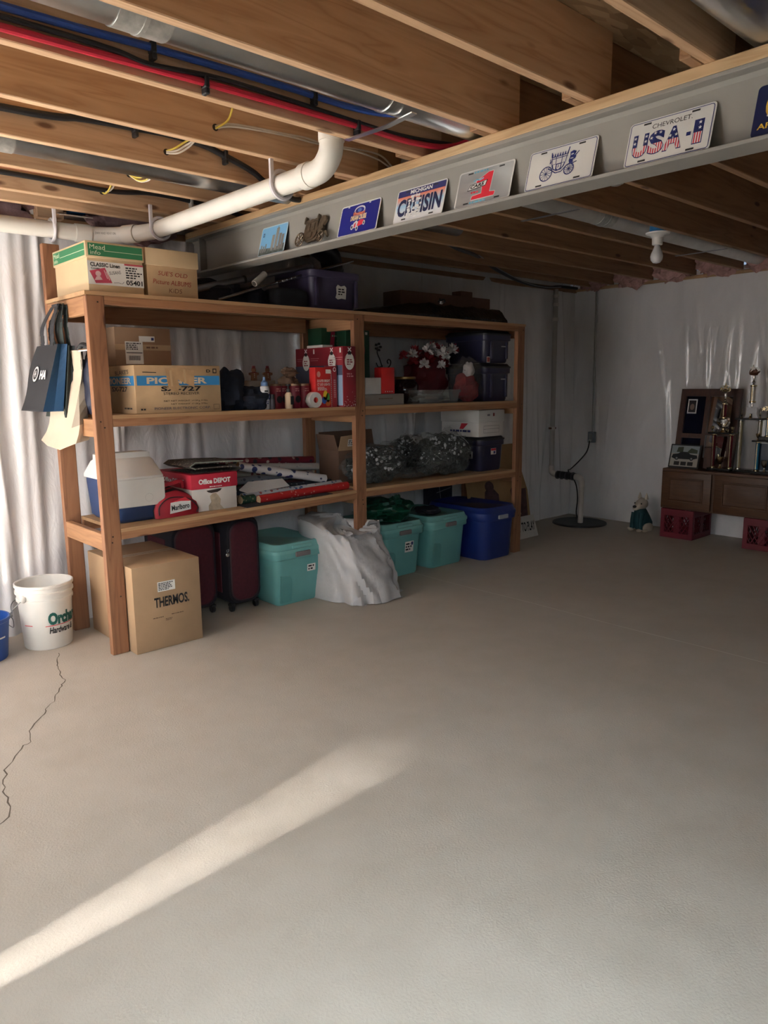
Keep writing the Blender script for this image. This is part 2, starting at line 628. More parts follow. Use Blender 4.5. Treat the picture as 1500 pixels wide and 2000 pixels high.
# the two walls behind and beside the camera, with the patio door and an added slit shaping the sun streak
PLAIN = mat('painted drywall', (0.62, 0.58, 0.52), 0.8, var=0.03)
tag(B().box(XL - 0.1, XR + 0.1, YF - 0.1, YF, 0, 2.56).build('wall_front', PLAIN, smooth=0), kind='structure')
SUN_SLIT_Y, SUN_SLIT_W = 1.695, 0.0046  # slit added to the unseen wall so the sun draws the floor streak
wl = B()
wl.box(XL - 0.1, XL, YF - 0.1, -1.1, 0, 2.56)
wl.box(XL - 0.1, XL, -1.1, 1.2, 0, 0.85)
wl.box(XL - 0.1, XL, -1.1, 1.2, 2.05, 2.56)
wl.box(XL - 0.1, XL, 1.2, SUN_SLIT_Y - 0.12, 0, 2.56)
wl.box(XL - 0.008, XL, SUN_SLIT_Y - 0.12, SUN_SLIT_Y, 0, 2.56)
wl.box(XL - 0.008, XL, SUN_SLIT_Y + SUN_SLIT_W, SUN_SLIT_Y + 0.12, 0, 2.56)
wl.box(XL - 0.008, XL, SUN_SLIT_Y, SUN_SLIT_Y + SUN_SLIT_W, 2.05, 2.56)
wl.box(XL - 0.1, XL, SUN_SLIT_Y + 0.12, 2.5, 0, 2.56)
wl.box(XL - 0.1, XL, 2.5, 4.1, 2.05, 2.56)
wl.box(XL - 0.1, XL, 4.1, YB + 0.1, 0, 2.56)
tag(wl.build('wall_left', PLAIN, smooth=0), kind='structure')
VINYL = mat('white vinyl', (0.8, 0.8, 0.8), 0.4, var=0)
wf = B()
wf.box(XL - 0.1, XL + 0.01, 2.5, 2.54, 0, 2.05).box(XL - 0.1, XL + 0.01, 4.06, 4.1, 0, 2.05).box(XL - 0.1, XL + 0.01, 2.54, 4.06, 2.01, 2.05).box(XL - 0.1, XL + 0.01, 2.54, 4.06, 0, 0.05)
d1 = tag(wf.build('door_1', VINYL, smooth=0), kind='structure')
B().box(XL - 0.09, XL - 0.07, 2.54, 4.06, 0.80, 2.01).build('blind', mat('blind fabric', (0.8, 0.78, 0.74), 0.8, var=0), d1)  # unseen opaque sheet, added to stop the sun in the upper doorway
wf = B()
wf.box(XL - 0.1, XL + 0.01, -1.1, -1.06, 0.85, 2.05).box(XL - 0.1, XL + 0.01, 1.16, 1.2, 0.85, 2.05).box(XL - 0.1, XL + 0.01, -1.06, 1.16, 2.01, 2.05).box(XL - 0.1, XL + 0.02, -1.06, 1.16, 0.85, 0.89)
w1 = tag(wf.build('window_1', VINYL, smooth=0), kind='structure')
B().box(XL - 0.09, XL - 0.07, -1.06, 1.16, 0.89, 2.01).build('blind', MATS['blind fabric'], w1)  # unseen opaque sheet, added to keep the sun out of this window

# ceiling: subfloor deck, joists
m, nt, b, N = newmat('strand board subfloor')
c = coords(nt, (1, 1, 1), rnd=False)
vo = N('ShaderNodeTexVoronoi'); vo.inputs['Scale'].default_value = 22; vo.inputs['Randomness'].default_value = 1
mp = N('ShaderNodeMapping'); mp.inputs['Scale'].default_value = (0.5, 1.6, 1)
nt.links.new(c, mp.inputs['Vector']); nt.links.new(mp.outputs[0], vo.inputs['Vector'])
nt.links.new(ramp(nt, vo.outputs['Color'], [(0.1, (0.28, 0.17, 0.09)), (0.5, (0.42, 0.28, 0.15)), (0.9, (0.55, 0.38, 0.22))]), b.inputs['Base Color'])
b.inputs['Roughness'].default_value = 0.8
bump(nt, b, vo.outputs['Distance'], 0.3, 0.003)
ZJ = 2.317
ceil = B().box(XL - 0.1, XR + 0.1, YF - 0.1, YB + 0.15, ZJ + 0.235, ZJ + 0.255).build('ceiling', m, smooth=0)
tag(ceil, 'open wooden joist ceiling under strand board subfloor', kind='structure')
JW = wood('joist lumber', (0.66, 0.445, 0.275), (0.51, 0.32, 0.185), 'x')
JW2 = wood('darker joist lumber', (0.36, 0.21, 0.11), (0.25, 0.135, 0.065), 'x')  # joist colour darkened to carry the dimness of the far side
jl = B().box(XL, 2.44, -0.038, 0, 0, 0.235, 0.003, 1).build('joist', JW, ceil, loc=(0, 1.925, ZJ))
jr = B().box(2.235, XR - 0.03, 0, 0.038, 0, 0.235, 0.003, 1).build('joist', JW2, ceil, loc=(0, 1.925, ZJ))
for k in range(-6, 10):
    y = 1.925 + 0.406 * k
    if k == 0 or y > YB - 0.02: continue
    if k == 6: y = 4.19
    for src in (jl, jr):
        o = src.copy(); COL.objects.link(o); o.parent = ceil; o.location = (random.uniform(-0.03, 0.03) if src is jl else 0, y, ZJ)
# wall plates along the top of the sheeting and the rim board
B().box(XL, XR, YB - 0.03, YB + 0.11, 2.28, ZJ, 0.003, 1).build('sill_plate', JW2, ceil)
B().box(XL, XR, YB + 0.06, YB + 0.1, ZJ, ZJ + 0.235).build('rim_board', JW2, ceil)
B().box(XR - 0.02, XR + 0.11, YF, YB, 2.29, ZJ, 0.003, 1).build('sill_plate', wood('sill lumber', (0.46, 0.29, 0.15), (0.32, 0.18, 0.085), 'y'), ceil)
PINK = mat('pink fibreglass insulation', (0.42, 0.24, 0.22), 0.95, var=0.35, scale=14, bmp=1.0, bscale=35, dist=0.02)
for k in range(-4, 7):
    y = 1.925 + 0.406 * k
    bb = B(); bb.blob((XR - 0.03, y + 0.22, ZJ + 0.11), (0.09, 0.2, 0.14), seed=k + 20, amp=0.5, freq=3)
    bb.build('insulation_batt', PINK, ceil)
PINK2 = mat('faced insulation', (0.30, 0.19, 0.20), 0.7, var=0.3, scale=9, bmp=0.8, bscale=14, dist=0.02)
for x0, x1 in ((0.5, 1.40), (1.70, 2.25)):
    bb = B(); bb.blob(((x0 + x1) / 2, YB - 0.09, ZJ + 0.02), ((x1 - x0) / 2, 0.06, 0.12), seed=x0 * 10, amp=0.35, freq=4, n=30)
    bb.build('insulation_batt', PINK2, ceil)
bl = B().box(1.42, 1.56, YB - 0.14, YB - 0.08, ZJ - 0.03, ZJ + 0.12, 0.003, 1).build('blocking', JW, ceil)

# steel beam with timber plate
XB = 2.314
BEAMP = mat('grey primed steel', (0.27, 0.26, 0.24), 0.5, 0.0, var=0.06, scale=4, bmp=0.06, bscale=60)
beam = thing('steel_beam', 'grey painted steel I-beam carrying a row of souvenir plates', 'beam', (XB + 0.0625, 1.2, 2.066))
y0, y1 = YF - 1.2 + 0.01, YB - 1.2 - 0.07
B().box(-0.0625, 0.0625, y0, y1, 0, 0.012, 0.002, 1).build('lower_flange', BEAMP, beam)
B().box(-0.0625, 0.0625, y0, y1, 0.204, 0.216, 0.002, 1).build('upper_flange', BEAMP, beam)
wb = B().box(-0.006, 0.006, y0, y1, 0.012, 0.204)
for zz, dz in ((0.012, 1), (0.204, -1)):      # root fillets
    wb.loft([[V((-0.006 - 0.012, y, zz)), V((-0.006, y, zz)), V((-0.006, y, zz + dz * 0.012))] for y in (y0, y1)])
wb.build('web', BEAMP, beam)
B().box(-0.05, 0.05, 3.0, 3.012, 0.012, 0.204).build('stiffener', BEAMP, beam)
PLW = wood('plate lumber', (0.62, 0.44, 0.25), (0.46, 0.30, 0.15), 'y')
B().box(-0.064, 0.07, y0, y1, 0.216, ZJ - 2.066, 0.003, 1).build('timber_plate', PLW, beam)

# ================================================================== shelving unit
YS = 3.674                       # front of the front posts
Z1, Z2 = 1.848, 1.248            # tops of the upper two boards


def Z3(x):                       # the lowest boards sag towards the left end
    return 0.664 + 0.036 * (x - 1.45) / 1.65 if x < 3.14 else 0.704 - 0.012 * (x - 3.14) / 1.7


shelf = thing('shelving_unit', 'long two-bay shelving unit of stained lumber and plywood against the wall', 'shelving', (3.14, 3.95, 0))
ox, oy = -3.14, -3.95
PZ = wood('stained post lumber', (0.33, 0.155, 0.078), (0.22, 0.098, 0.05), 'z', fine=1.0)
RX = wood('stained rail lumber', (0.38, 0.19, 0.095), (0.27, 0.125, 0.06), 'x')
RY = wood('end rail lumber', (0.44, 0.235, 0.115), (0.31, 0.15, 0.07), 'y')
PLYW = wood('plywood board', (0.50, 0.32, 0.17), (0.42, 0.25, 0.13), 'x', knots=False, fine=0.7)
XP = ((1.411, 1.500), (3.096, 3.184), (4.786, 4.873))
for i, (a, c) in enumerate(XP):
    B().box(a + ox, c + ox, YS + oy, YS + 0.038 + oy, 0, Z1 - 0.019, 0.003, 1).build('post', PZ, shelf)
    top = 2.143 if i == 0 else Z1 - 0.019
    B().box(a + ox, c + ox, 4.222 + oy, 4.26 + oy, 0, top, 0.003, 1).build('post', PZ, shelf)


def board(x0, x1, z0, z1, th=0.018, yf=YS):
    b_ = B()
    n_ = 6
    rings = []
    for k in range(n_ + 1):
        t = k / n_
        x = x0 + (x1 - x0) * t
        z = z0 + (z1 - z0) * t
        rings.append([V((x + ox, yf + oy, z - th)), V((x + ox, 4.222 + oy, z - th)), V((x + ox, 4.222 + oy, z)), V((x + ox, yf + oy, z))])
    b_.loft(rings)
    return b_.build('shelf_board', PLYW, shelf, smooth=0)


def rail(x0, x1, za, zb, hgt, y):
    b_ = B()
    b_.loft([[V((x + ox, y + oy, z - hgt)), V((x + ox, y + 0.038 + oy, z - hgt)), V((x + ox, y + 0.038 + oy, z)), V((x + ox, y + oy, z))] for x, z in ((x0, za), (x1, zb))])
    return b_.build('rail', RX, shelf, smooth=0)


board(1.404, 3.14, Z1, Z1, yf=YS - 0.006)
board(3.14, 4.873, Z1, Z1 - 0.004, yf=YS - 0.006)
for a, c in ((1.500, 3.096), (3.184, 4.786)):
    rail(a, c, Z1 - 0.019, Z1 - 0.019, 0.04, YS)
    rail(a, c, Z1 - 0.019, Z1 - 0.019, 0.089, 4.184)
    board(a, c, Z2, Z2)
    rail(a, c, Z2 - 0.018, Z2 - 0.018, 0.04, YS)
    rail(a, c, Z2 - 0.018, Z2 - 0.018, 0.06, 4.184)
    board(a, c, Z3(a + 0.001), Z3(c - 0.001))
    rail(a, c, Z3(a + 0.001) - 0.018, Z3(c - 0.001) - 0.018, 0.038, YS)
    rail(a, c, Z3(a + 0.001) - 0.018, Z3(c - 0.001) - 0.018, 0.06, 4.184)
for i, (a, c) in enumerate(XP):
    for zt in (Z1 - 0.019, Z2 - 0.018, Z3(a) - 0.018):
        x0 = a + 0.0 if i == 0 else c - 0.038
        B().box(x0 + 0.002 + ox, x0 + 0.036 + ox, YS + 0.038 + oy, 4.222 + oy, zt - 0.089, zt, 0.003, 1).build('end_rail', RY, shelf)
NAIL = flat('nail heads', (0.05, 0.03, 0.02), 0.5, 0.5)
nb = B()
for a, c in XP:
    for z in (Z1 - 0.05, Z2 - 0.06, Z2 - 0.03, 0.63, 0.6, 0.31):
        nb.lathe([(0.0045, -0.001), (0.0045, 0.001)], 8, M=Matrix.Rotation(math.pi / 2, 4, 'X'), c=((a + c) / 2 + random.uniform(-0.02, 0.02) + ox, YS - 0.0005 + oy, z))
tag(nb.build('nail_heads', NAIL, shelf), kind='stuff')


# ================================================================== generic builders
def carton(name, label, x0, x1, y0, y1, z0, z1, m, cat='box', lid=None, lidm=None, rz=0, flaps=True, group=None, b=0.004):
    """cardboard carton: body (+ lift-off lid of height lid) with a seam on top; returns (root, front Face, left Face, w, d)"""
    w, d, h = x1 - x0, y1 - y0, z1 - z0
    t = thing(name, label, cat, ((x0 + x1) / 2, (y0 + y1) / 2, z0), rz, group)
    hb = h - 0.004 if lid else h
    B().box(-w / 2, w / 2, -d / 2, d / 2, 0, hb, b, 2).build('body', m, t)
    if lid:
        B().box(-w / 2 - 0.006, w / 2 + 0.006, -d / 2 - 0.006, d / 2 + 0.006, h - lid, h, b, 2).build('lid', lidm or m, t)
    elif flaps:
        B().box(-w / 2 + 0.004, w / 2 - 0.004, -0.03, 0.03, h - 0.0005, h + 0.0008).build('tape', mat('packing tape', (0.42, 0.30, 0.18), 0.3, var=0.05), t)
        B().box(-w / 2 + 0.002, w / 2 - 0.002, -0.0012, 0.0012, h, h + 0.0012).build('flap_seam', flat('seam', (0.09, 0.05, 0.03)), t)
    e = 0.006 if lid else 0
    return t, Face(t, (-w / 2, -d / 2, 0)), Face(t, (-w / 2, d / 2, 0), **LEFTF), Face(t, (-w / 2 - e, -d / 2 - e, 0)), Face(t, (-w / 2 - e, d / 2 + e, 0), **LEFTF), w, d, h


def tote(name, label, x0, x1, y0, y1, z0, h, m, lidm=None, lidh=0.05, taper=0.035, handle=None, cat='tote', rz=0, lip=True, rc=0.05, group=None):
    w, d = x1 - x0, y1 - y0
    t = thing(name, label, cat, ((x0 + x1) / 2, (y0 + y1) / 2, z0), rz, group)
    hb = h - (lidh if lidm else 0)
    rg = [rrect(w - 2 * taper - 0.02, d - 2 * taper - 0.02, rc * 0.7, 0), rrect(w - 2 * taper, d - 2 * taper, rc, 0.015), rrect(w - 2 * taper * 0.5, d - 2 * taper * 0.5, rc, hb - 0.042), rrect(w - 0.006, d - 0.006, rc, hb - 0.04), rrect(w, d, rc, hb - 0.036), rrect(w, d, rc, hb)]
    if not lidm:
        rg += [rrect(w - 0.02, d - 0.02, rc, hb), rrect(w - 2 * taper, d - 2 * taper, rc, 0.05)]
    B().loft(rg).build('body', m, t, smooth=50)
    if lidm:
        lz = hb
        ld = B().loft([rrect(w - 0.03, d - 0.03, rc, lz - 0.004), rrect(w + 0.008, d + 0.008, rc, lz), rrect(w + 0.008, d + 0.008, rc, lz + lidh * 0.35), rrect(w - 0.008, d - 0.008, rc, lz + lidh * 0.45), rrect(w - 0.03, d - 0.03, rc, lz + lidh * 0.95), rrect(w - 0.06, d - 0.06, rc, lz + lidh), rrect(w - 0.09, d - 0.09, rc, lz + lidh * 0.85)]).build('lid', lidm, t, smooth=50)
        if handle:
            B().box(-0.055, 0.055, -d / 2 - 0.016, -d / 2 + 0.01, hb - 0.028, hb + 0.004, 0.004, 2).build('latch', handle, t)
    # moulded panel on the front and a rib on the left side
    f = Face(t, (0, -d / 2, 0))
    return t, w, d, hb


def bottle(name, label, x, y, z, prof, m, capprof=None, capm=None, cat='bottle', group=None):
    t = thing(name, label, cat, (x, y, z), 0, group)
    B().lathe(prof, 20).build('body', m, t)
    if capprof: B().lathe(capprof, 16).build('cap', capm, t)
    return t


# ================================================================== top shelf
# stationery carton with green lid bands
GREENP = mat('green lid print', (0.03, 0.20, 0.085), 0.6, var=0.03)
MINT = flat('pale lettering', (0.72, 0.74, 0.55))
t, f, lf, ff, lff, w, d, h = carton('stationery_box', 'carton with green banded lid and a white paper label, left end of top shelf', 1.440, 1.722, 3.70, 4.14, Z1, 2.086, CARD2, lid=0.078)
ff.rect(0.012, h - 0.068, w + 0.004, h - 0.010, GREENP, 'green_band')
ff.lines([((0.09, h - 0.042), (w + 0.004, h - 0.042))], 0.0022, MINT, 'band_line', 2)
ff.text('Mead', 0.058, h - 0.027, 0.075, 0.022, MINT)
ff.text('info', 0.047, h - 0.053, 0.05, 0.019, MINT)
lff.rect(0.012, h - 0.068, d, h - 0.010, GREENP, 'green_band')
lff.lines([((0.11, h - 0.042), (d, h - 0.042))], 0.0022, MINT, 'band_line', 2)
lff.text('Mead', 0.062, h - 0.027, 0.08, 0.022, MINT)
lff.text('info', 0.05, h - 0.053, 0.055, 0.019, MINT)
f.rect(0.0, 0.036, w, 0.146, PAPER, 'paper_label')
f.text('CLASSIC Linen', 0.088, 0.130, 0.148, 0.019, BLACK, bold=0.03)
f.text('Cover', 0.038, 0.112, 0.042, 0.010, BLACK, bold=0.02)
f.poly([(0.008, 0.098), (0.085, 0.118), (0.118, 0.048), (0.036, 0.042)], flat('pink red print', (0.55, 0.07, 0.12)), 'picture', 2)
f.disc(0.05, 0.087, 0.014, 0.013, flat('pale pink', (0.75, 0.5, 0.5)), 'picture', 3)
f.poly([(0.03, 0.055), (0.07, 0.06), (0.06, 0.075), (0.04, 0.074)], MATS['pale pink'], 'picture', 3)
f.lines([((0.09, 0.1), (0.105, 0.06)), ((0.08, 0.106), (0.095, 0.066))], 0.004, MATS['pale pink'], 'picture', 3)
f.text('SUSANS', 0.135, 0.098, 0.06, 0.016, flat('pencil', (0.15, 0.15, 0.17)), rot=0.16)
f.text('05401', 0.232, 0.056, 0.085, 0.024, BLACK, bold=0.03)
f.rect(0.185, 0.138, w, 0.146, flat('crimson bar', (0.6, 0.08, 0.12)), 'red_bar', 2)
f.scribble(0.19, 0.074, 0.275, 0.132, 5, BLACK, seed=3)
f.lines([((0.125, 0.05), (0.15, 0.052)), ((0.15, 0.052), (0.165, 0.047)), ((0.168, 0.046), (0.178, 0.058))], 0.002, MATS['pencil'], 'signature', 2)
# album carton
t, f, lf, ff, lff, w, d, h = carton('album_box', 'brown carton with loose lid and handwritten red lettering on top shelf', 1.745, 2.030, 3.705, 4.10, Z1, 2.088, CARD3, lid=0.085, lidm=CARD2)
MARK = flat('red marker', (0.30, 0.035, 0.02))
f.text("SUE'S OLD", w / 2, 0.118, 0.165, 0.022, MARK, shear=0.15, rot=-0.03)
f.text('Picture ALBUMS', w / 2 - 0.005, 0.075, 0.215, 0.024, MARK, shear=0.15, rot=-0.02)
f.text('KiDS', w / 2 + 0.01, 0.035, 0.075, 0.022, flat('brown marker', (0.16, 0.06, 0.03)), shear=0.1)

# bundle of poles leaning over the top shelf
DKST = mat('dull steel tube', (0.22, 0.22, 0.25), 0.35, 0.8, var=0.1)
t = thing('curtain_pole', 'thick dull metal pole lying slanted over the top shelf', 'pole', (2.08, 3.9, Z1))
P0, P1 = V((0.02, 0.0, 0.075)), V((0.86, 0.02, 0.285))
B().tube([P0, P0.lerp(P1, 0.55)], 0.022, 14).build('outer_tube', DKST, t)
B().tube([P0.lerp(P1, 0.54), P1], 0.017, 14).build('inner_tube', DKST, t)
B().tube([P0.lerp(P1, 0.40), P0.lerp(P1, 0.42)], 0.024, 14).build('collar', BLKPL, t)
B().tube([P1, P1 + (P1 - P0).normalized() * 0.02], 0.02, 14).build('end_cap', DKST, t)
t = thing('shower_rod', 'thin metal rod with drilled holes slanting up under the beam', 'rod', (2.24, 3.86, Z1))
P0, P1 = V((0.0, 0.0, 0.03)), V((1.03, 0.02, 0.345))
B().tube([P0, P1], 0.009, 10).build('rod', mat('bright steel tube', (0.4, 0.4, 0.42), 0.25, 0.9, var=0.1), t)
for k in range(5):
    p = P0.lerp(P1, 0.40 + 0.035 * k)
    B().blob(p + V((0, -0.009, 0)), (0.005, 0.003, 0.005), n=8, m=6, amp=0).build('stud', STEEL, t)
t = thing('tent_pole', 'second dull metal pole lying below the thick one at the shelf end', 'pole', (2.08, 3.95, Z1))
B().tube([(0.02, 0, 0.04), (0.52, 0.02, 0.135)], 0.015, 12).build('pole', DKST, t)
B().tube([(0.02, -0.03, 0.02), (0.40, 0.0, 0.05)], 0.012, 10).build('pole', mat('dark tube', (0.05, 0.05, 0.06), 0.4, 0.5), t)
t = thing('pipe_offcut', 'short white plastic pipe offcut resting across the poles', 'pipe', (2.50, 3.82, Z1))
a, c = V((-0.04, 0, 0.13)), V((0.055, 0.03, 0.195))
B().tube([a, c], 0.019, 16).build('tube', WHPVC, t)
dd = (a - c).normalized()
B().tube([a + dd * 0.0006, a + dd * 0.0012], 0.013, 16).build('bore', flat('bore shadow', (0.12, 0.11, 0.1)), t)
DKCL = mat('dark navy fabric', (0.012, 0.014, 0.024), 0.9, var=0.3, scale=20)
DKGR = mat('charcoal foam', (0.028, 0.03, 0.036), 0.95, var=0.2, bmp=0.4, bscale=90)
tag(B().blob((2.32, 4.0, Z1 + 0.07), (0.2, 0.14, 0.09), seed=3, amp=0.4, floor=Z1).build('tarp_bundle', DKCL), 'dark crumpled bundle lying under the slanted poles', 'bundle')
t = thing('seat_cushion', 'charcoal rounded cushion leaning beside the purple tote', 'cushion', (2.72, 3.88, Z1))
B().box(-0.125, 0.125, -0.09, 0.09, 0, 0.125, 0.045, 5).build('cushion', DKGR, t)
tag(B().blob((2.53, 3.95, Z1 + 0.055), (0.08, 0.1, 0.07), seed=8, amp=0.3, floor=Z1).build('fabric_roll', DKCL), 'small dark fabric roll next to the charcoal cushion', 'fabric')
PURP = mat('purple plastic', (0.075, 0.06, 0.12), 0.4, var=0.05)
t, w, d, hb = tote('storage_tote', 'open purple plastic tote with a torn paper label on top shelf', 2.84, 3.255, 3.77, 4.2, Z1, 0.245, PURP, taper=0.03)
for s in (-1, 1):
    B().box(s * 0.16 - 0.012, s * 0.16 + 0.012, -d / 2 + 0.0, -d / 2 + 0.02, 0.03, 0.2, 0.006, 2).build('rib', PURP, t)
fc = Face(t, (0, -d / 2 + 0.008, 0), u=(0, -0.1, 1))
fc.poly([(-0.02, 0.085), (0.0, 0.075), (0.03, 0.082), (0.065, 0.078), (0.066, 0.15), (0.05, 0.163), (0.02, 0.155), (-0.005, 0.165), (-0.018, 0.15), (-0.012, 0.11)], PAPER, 'torn_label')
fc.scribble(0.0, 0.10, 0.055, 0.145, 3, BLACK, seed=5)
DKCARD = mat('dark brown cardboard', (0.16, 0.09, 0.06), 0.85, var=0.1)
t, f, lf, ff, lff, w, d, h = carton('flat_carton', 'long shallow brown carton at the back of the top shelf', 3.82, 4.83, 4.0, 4.19, Z1 + 0.085, Z1 + 0.215, DKCARD)
t2 = tag(B().box(3.8, 4.85, 3.98, 4.2, Z1, Z1 + 0.085, 0.01, 2).build('folded_blanket', DKCL), 'dark folded blanket under the long shallow carton', 'blanket')
tag(B().box(4.52, 4.66, 4.04, 4.14, Z1 + 0.2165, Z1 + 0.262, 0.004, 1).build('small_carton', DKCARD), 'tiny brown carton standing on the long shallow carton', 'box')
GBAG = mat('black bin bag film', (0.010, 0.011, 0.012), 0.25, var=0.2, bmp=0.8, bscale=30, dist=0.01)
bb = B()
bb.loft([[V((x, 3.72 + 0.24 * j / 9 + 0.02 * noise.noise(V((x * 5, j, 1))), Z1 + 0.002 + hh * math.sin(math.pi * min(1, (j + 0.6) / 9.6)) * (1 + 0.25 * noise.noise(V((x * 9, j * 0.7, 2)))))) for j in range(10)] + [V((x, 3.96, Z1 + 0.001)), V((x, 3.72, Z1 + 0.001))] for x, hh in [(3.27 + 0.06 * k, 0.03 + 0.075 * min(1, k / 9)) for k in range(25)]])
tag(bb.build('bin_bag', GBAG), 'flattened black bin bag running along the right half of top shelf', 'bag')
t = thing('extension_cable', 'coiled dark cable with pale plug on the black bin bag', 'cable', (4.0, 3.80, Z1 + 0.1))
B().tube([(-0.03, -0.03, 0.02), (0.0, -0.06, 0.035), (0.03, -0.04, 0.02), (0.02, -0.02, 0.03), (-0.01, -0.03, 0.04)], 0.006, 8, smooth=4).build('cord', BLKPL, t)
B().box(-0.05, -0.025, -0.08, -0.06, 0.0, 0.02, 0.003, 1).build('plug', mat('grey plastic', (0.3, 0.28, 0.26), 0.5), t)

# ================================================================== middle shelf, left bay
t, f, lf, ff, lff, w, d, h = carton('receiver_box', 'worn stereo receiver carton with blue brand stripe on the middle shelf', 1.64, 2.139, 3.705, 4.16, Z2, 1.499, CARD3)
PBLUE = flat('process blue', (0.03, 0.22, 0.50))
CREAM = flat('cream lettering', (0.62, 0.50, 0.36))
f.rect(0.012, 0.146, w - 0.006, 0.196, PBLUE, 'blue_stripe')
f.text('PIONEER', 0.24, 0.171, 0.35, 0.034, CREAM, bold=0.035)
f.text('SX-727', 0.26, 0.128, 0.235, 0.026, BLACK, bold=0.03)
f.text('STEREO RECEIVER', 0.26, 0.103, 0.21, 0.014, BLACK)
f.text('NET NET WEIGHT 14.0Kg 31lbs.', 0.285, 0.063, 0.26, 0.010, BLACK)
f.text('NET WEIGHT 17.0Kg 37lbs.', 0.305, 0.046, 0.22, 0.010, BLACK)
f.text('PIONEER ELECTRONIC CORP.', 0.265, 0.025, 0.33, 0.013, flat('grey print', (0.14, 0.13, 0.14)), bold=0.01)
f.poly([(0.17, 0.236), (0.185, 0.13), (0.235, 0.105), (0.25, 0.14), (0.24, 0.175), (0.30, 0.15), (0.335, 0.135), (0.34, 0.225), (0.26, 0.24)], mat('torn brown paper', (0.46, 0.29, 0.15), 0.85, var=0.15, scale=20), 'torn_patch', 3)
f.lines([((0.205, 0.14), (0.20, 0.225)), ((0.285, 0.16), (0.28, 0.23))], 0.012, MATS['old cardboard'], 'tape_scrap', 4)
f.text('D', 0.425, 0.222, 0.025, 0.016, BLACK, bold=0.03)
f.rect(0.452, 0.21, 0.476, 0.235, BLACK, 'symbol', 2)
f.rect(0.457, 0.215, 0.471, 0.230, CARD3, 'symbol', 3)
f.lines([((0.045, 0.215), (0.12, 0.213))], 0.004, BLACK, 'crease', 2)
f.lines([((0.45, 0.015), (0.485, 0.015)), ((0.485, 0.015), (0.485, 0.04)), ((0.485, 0.04), (0.45, 0.04)), ((0.45, 0.04), (0.45, 0.015))], 0.0015, BLACK, 'stamp', 2)
f.scribble(0.025, 0.015, 0.06, 0.03, 1, BLACK, seed=7)
lf.rect(0.012, 0.146, d - 0.006, 0.196, PBLUE, 'blue_stripe')
lf.text('PIONEER', d - 0.19, 0.171, 0.30, 0.034, CREAM, bold=0.035)
lf.text('SX-727', d - 0.19, 0.128, 0.2, 0.026, BLACK, bold=0.03)
lf.text("BLAKE'S", d - 0.15, 0.215, 0.17, 0.022, BLACK, rot=0.04)
lf.scribble(d - 0.14, 0.02, d - 0.02, 0.035, 1, BLACK, seed=9)
t, f, lf, ff, lff, w, d, h = carton('parcel_box', 'brown parcel with shipping labels standing on the stereo receiver carton', 1.645, 1.965, 3.93, 4.16, 1.5002, 1.705, mat('mid brown cardboard', (0.30, 0.185, 0.11), 0.85, var=0.08, bmp=0.1))
f.rect(0.055, 0.01, 0.155, 0.13, PAPER, 'shipping_label')
f.scribble(0.06, 0.085, 0.145, 0.125, 4, BLACK, seed=2)
f.lines([((0.075 + 0.005 * k, 0.03), (0.075 + 0.005 * k, 0.055)) for k in range(13)], 0.0025, BLACK, 'barcode', 2)
f.lines([((0.06, 0.07), (0.15, 0.07))], 0.004, BLACK, 'rule', 2)
f.rect(0.135, 0.13, 0.225, 0.16, PAPER, 'address_label', 2)
f.rect(0.205, 0.138, 0.22, 0.153, NAVY, 'stamp', 3)
f.rect(0.0, 0.085, w, 0.115, mat('packing tape', (0.42, 0.30, 0.18), 0.3), 'tape', 0.6)
f.scribble(0.175, 0.092, 0.275, 0.108, 1, flat('faded print', (0.15, 0.08, 0.05)), seed=21)
NVC = mat('navy knit cloth', (0.006, 0.010, 0.022), 0.95, var=0.3, scale=18, bmp=0.4, bscale=60)
bb = B()
bb.blob((2.27, 3.86, Z2 + 0.085), (0.115, 0.12, 0.145), seed=5, amp=0.35, freq=2.2, floor=Z2, n=28, m=20)
o1 = tag(bb.build('folded_sweater', NVC), 'dark navy bundled garment beside the stereo receiver carton', 'clothing')
bb = B().blob((2.40, 3.80, Z2 + 0.05), (0.10, 0.11, 0.085), seed=11, amp=0.35, freq=2.2, floor=Z2, n=28, m=20)
bb.build('sleeve', NVC, o1)

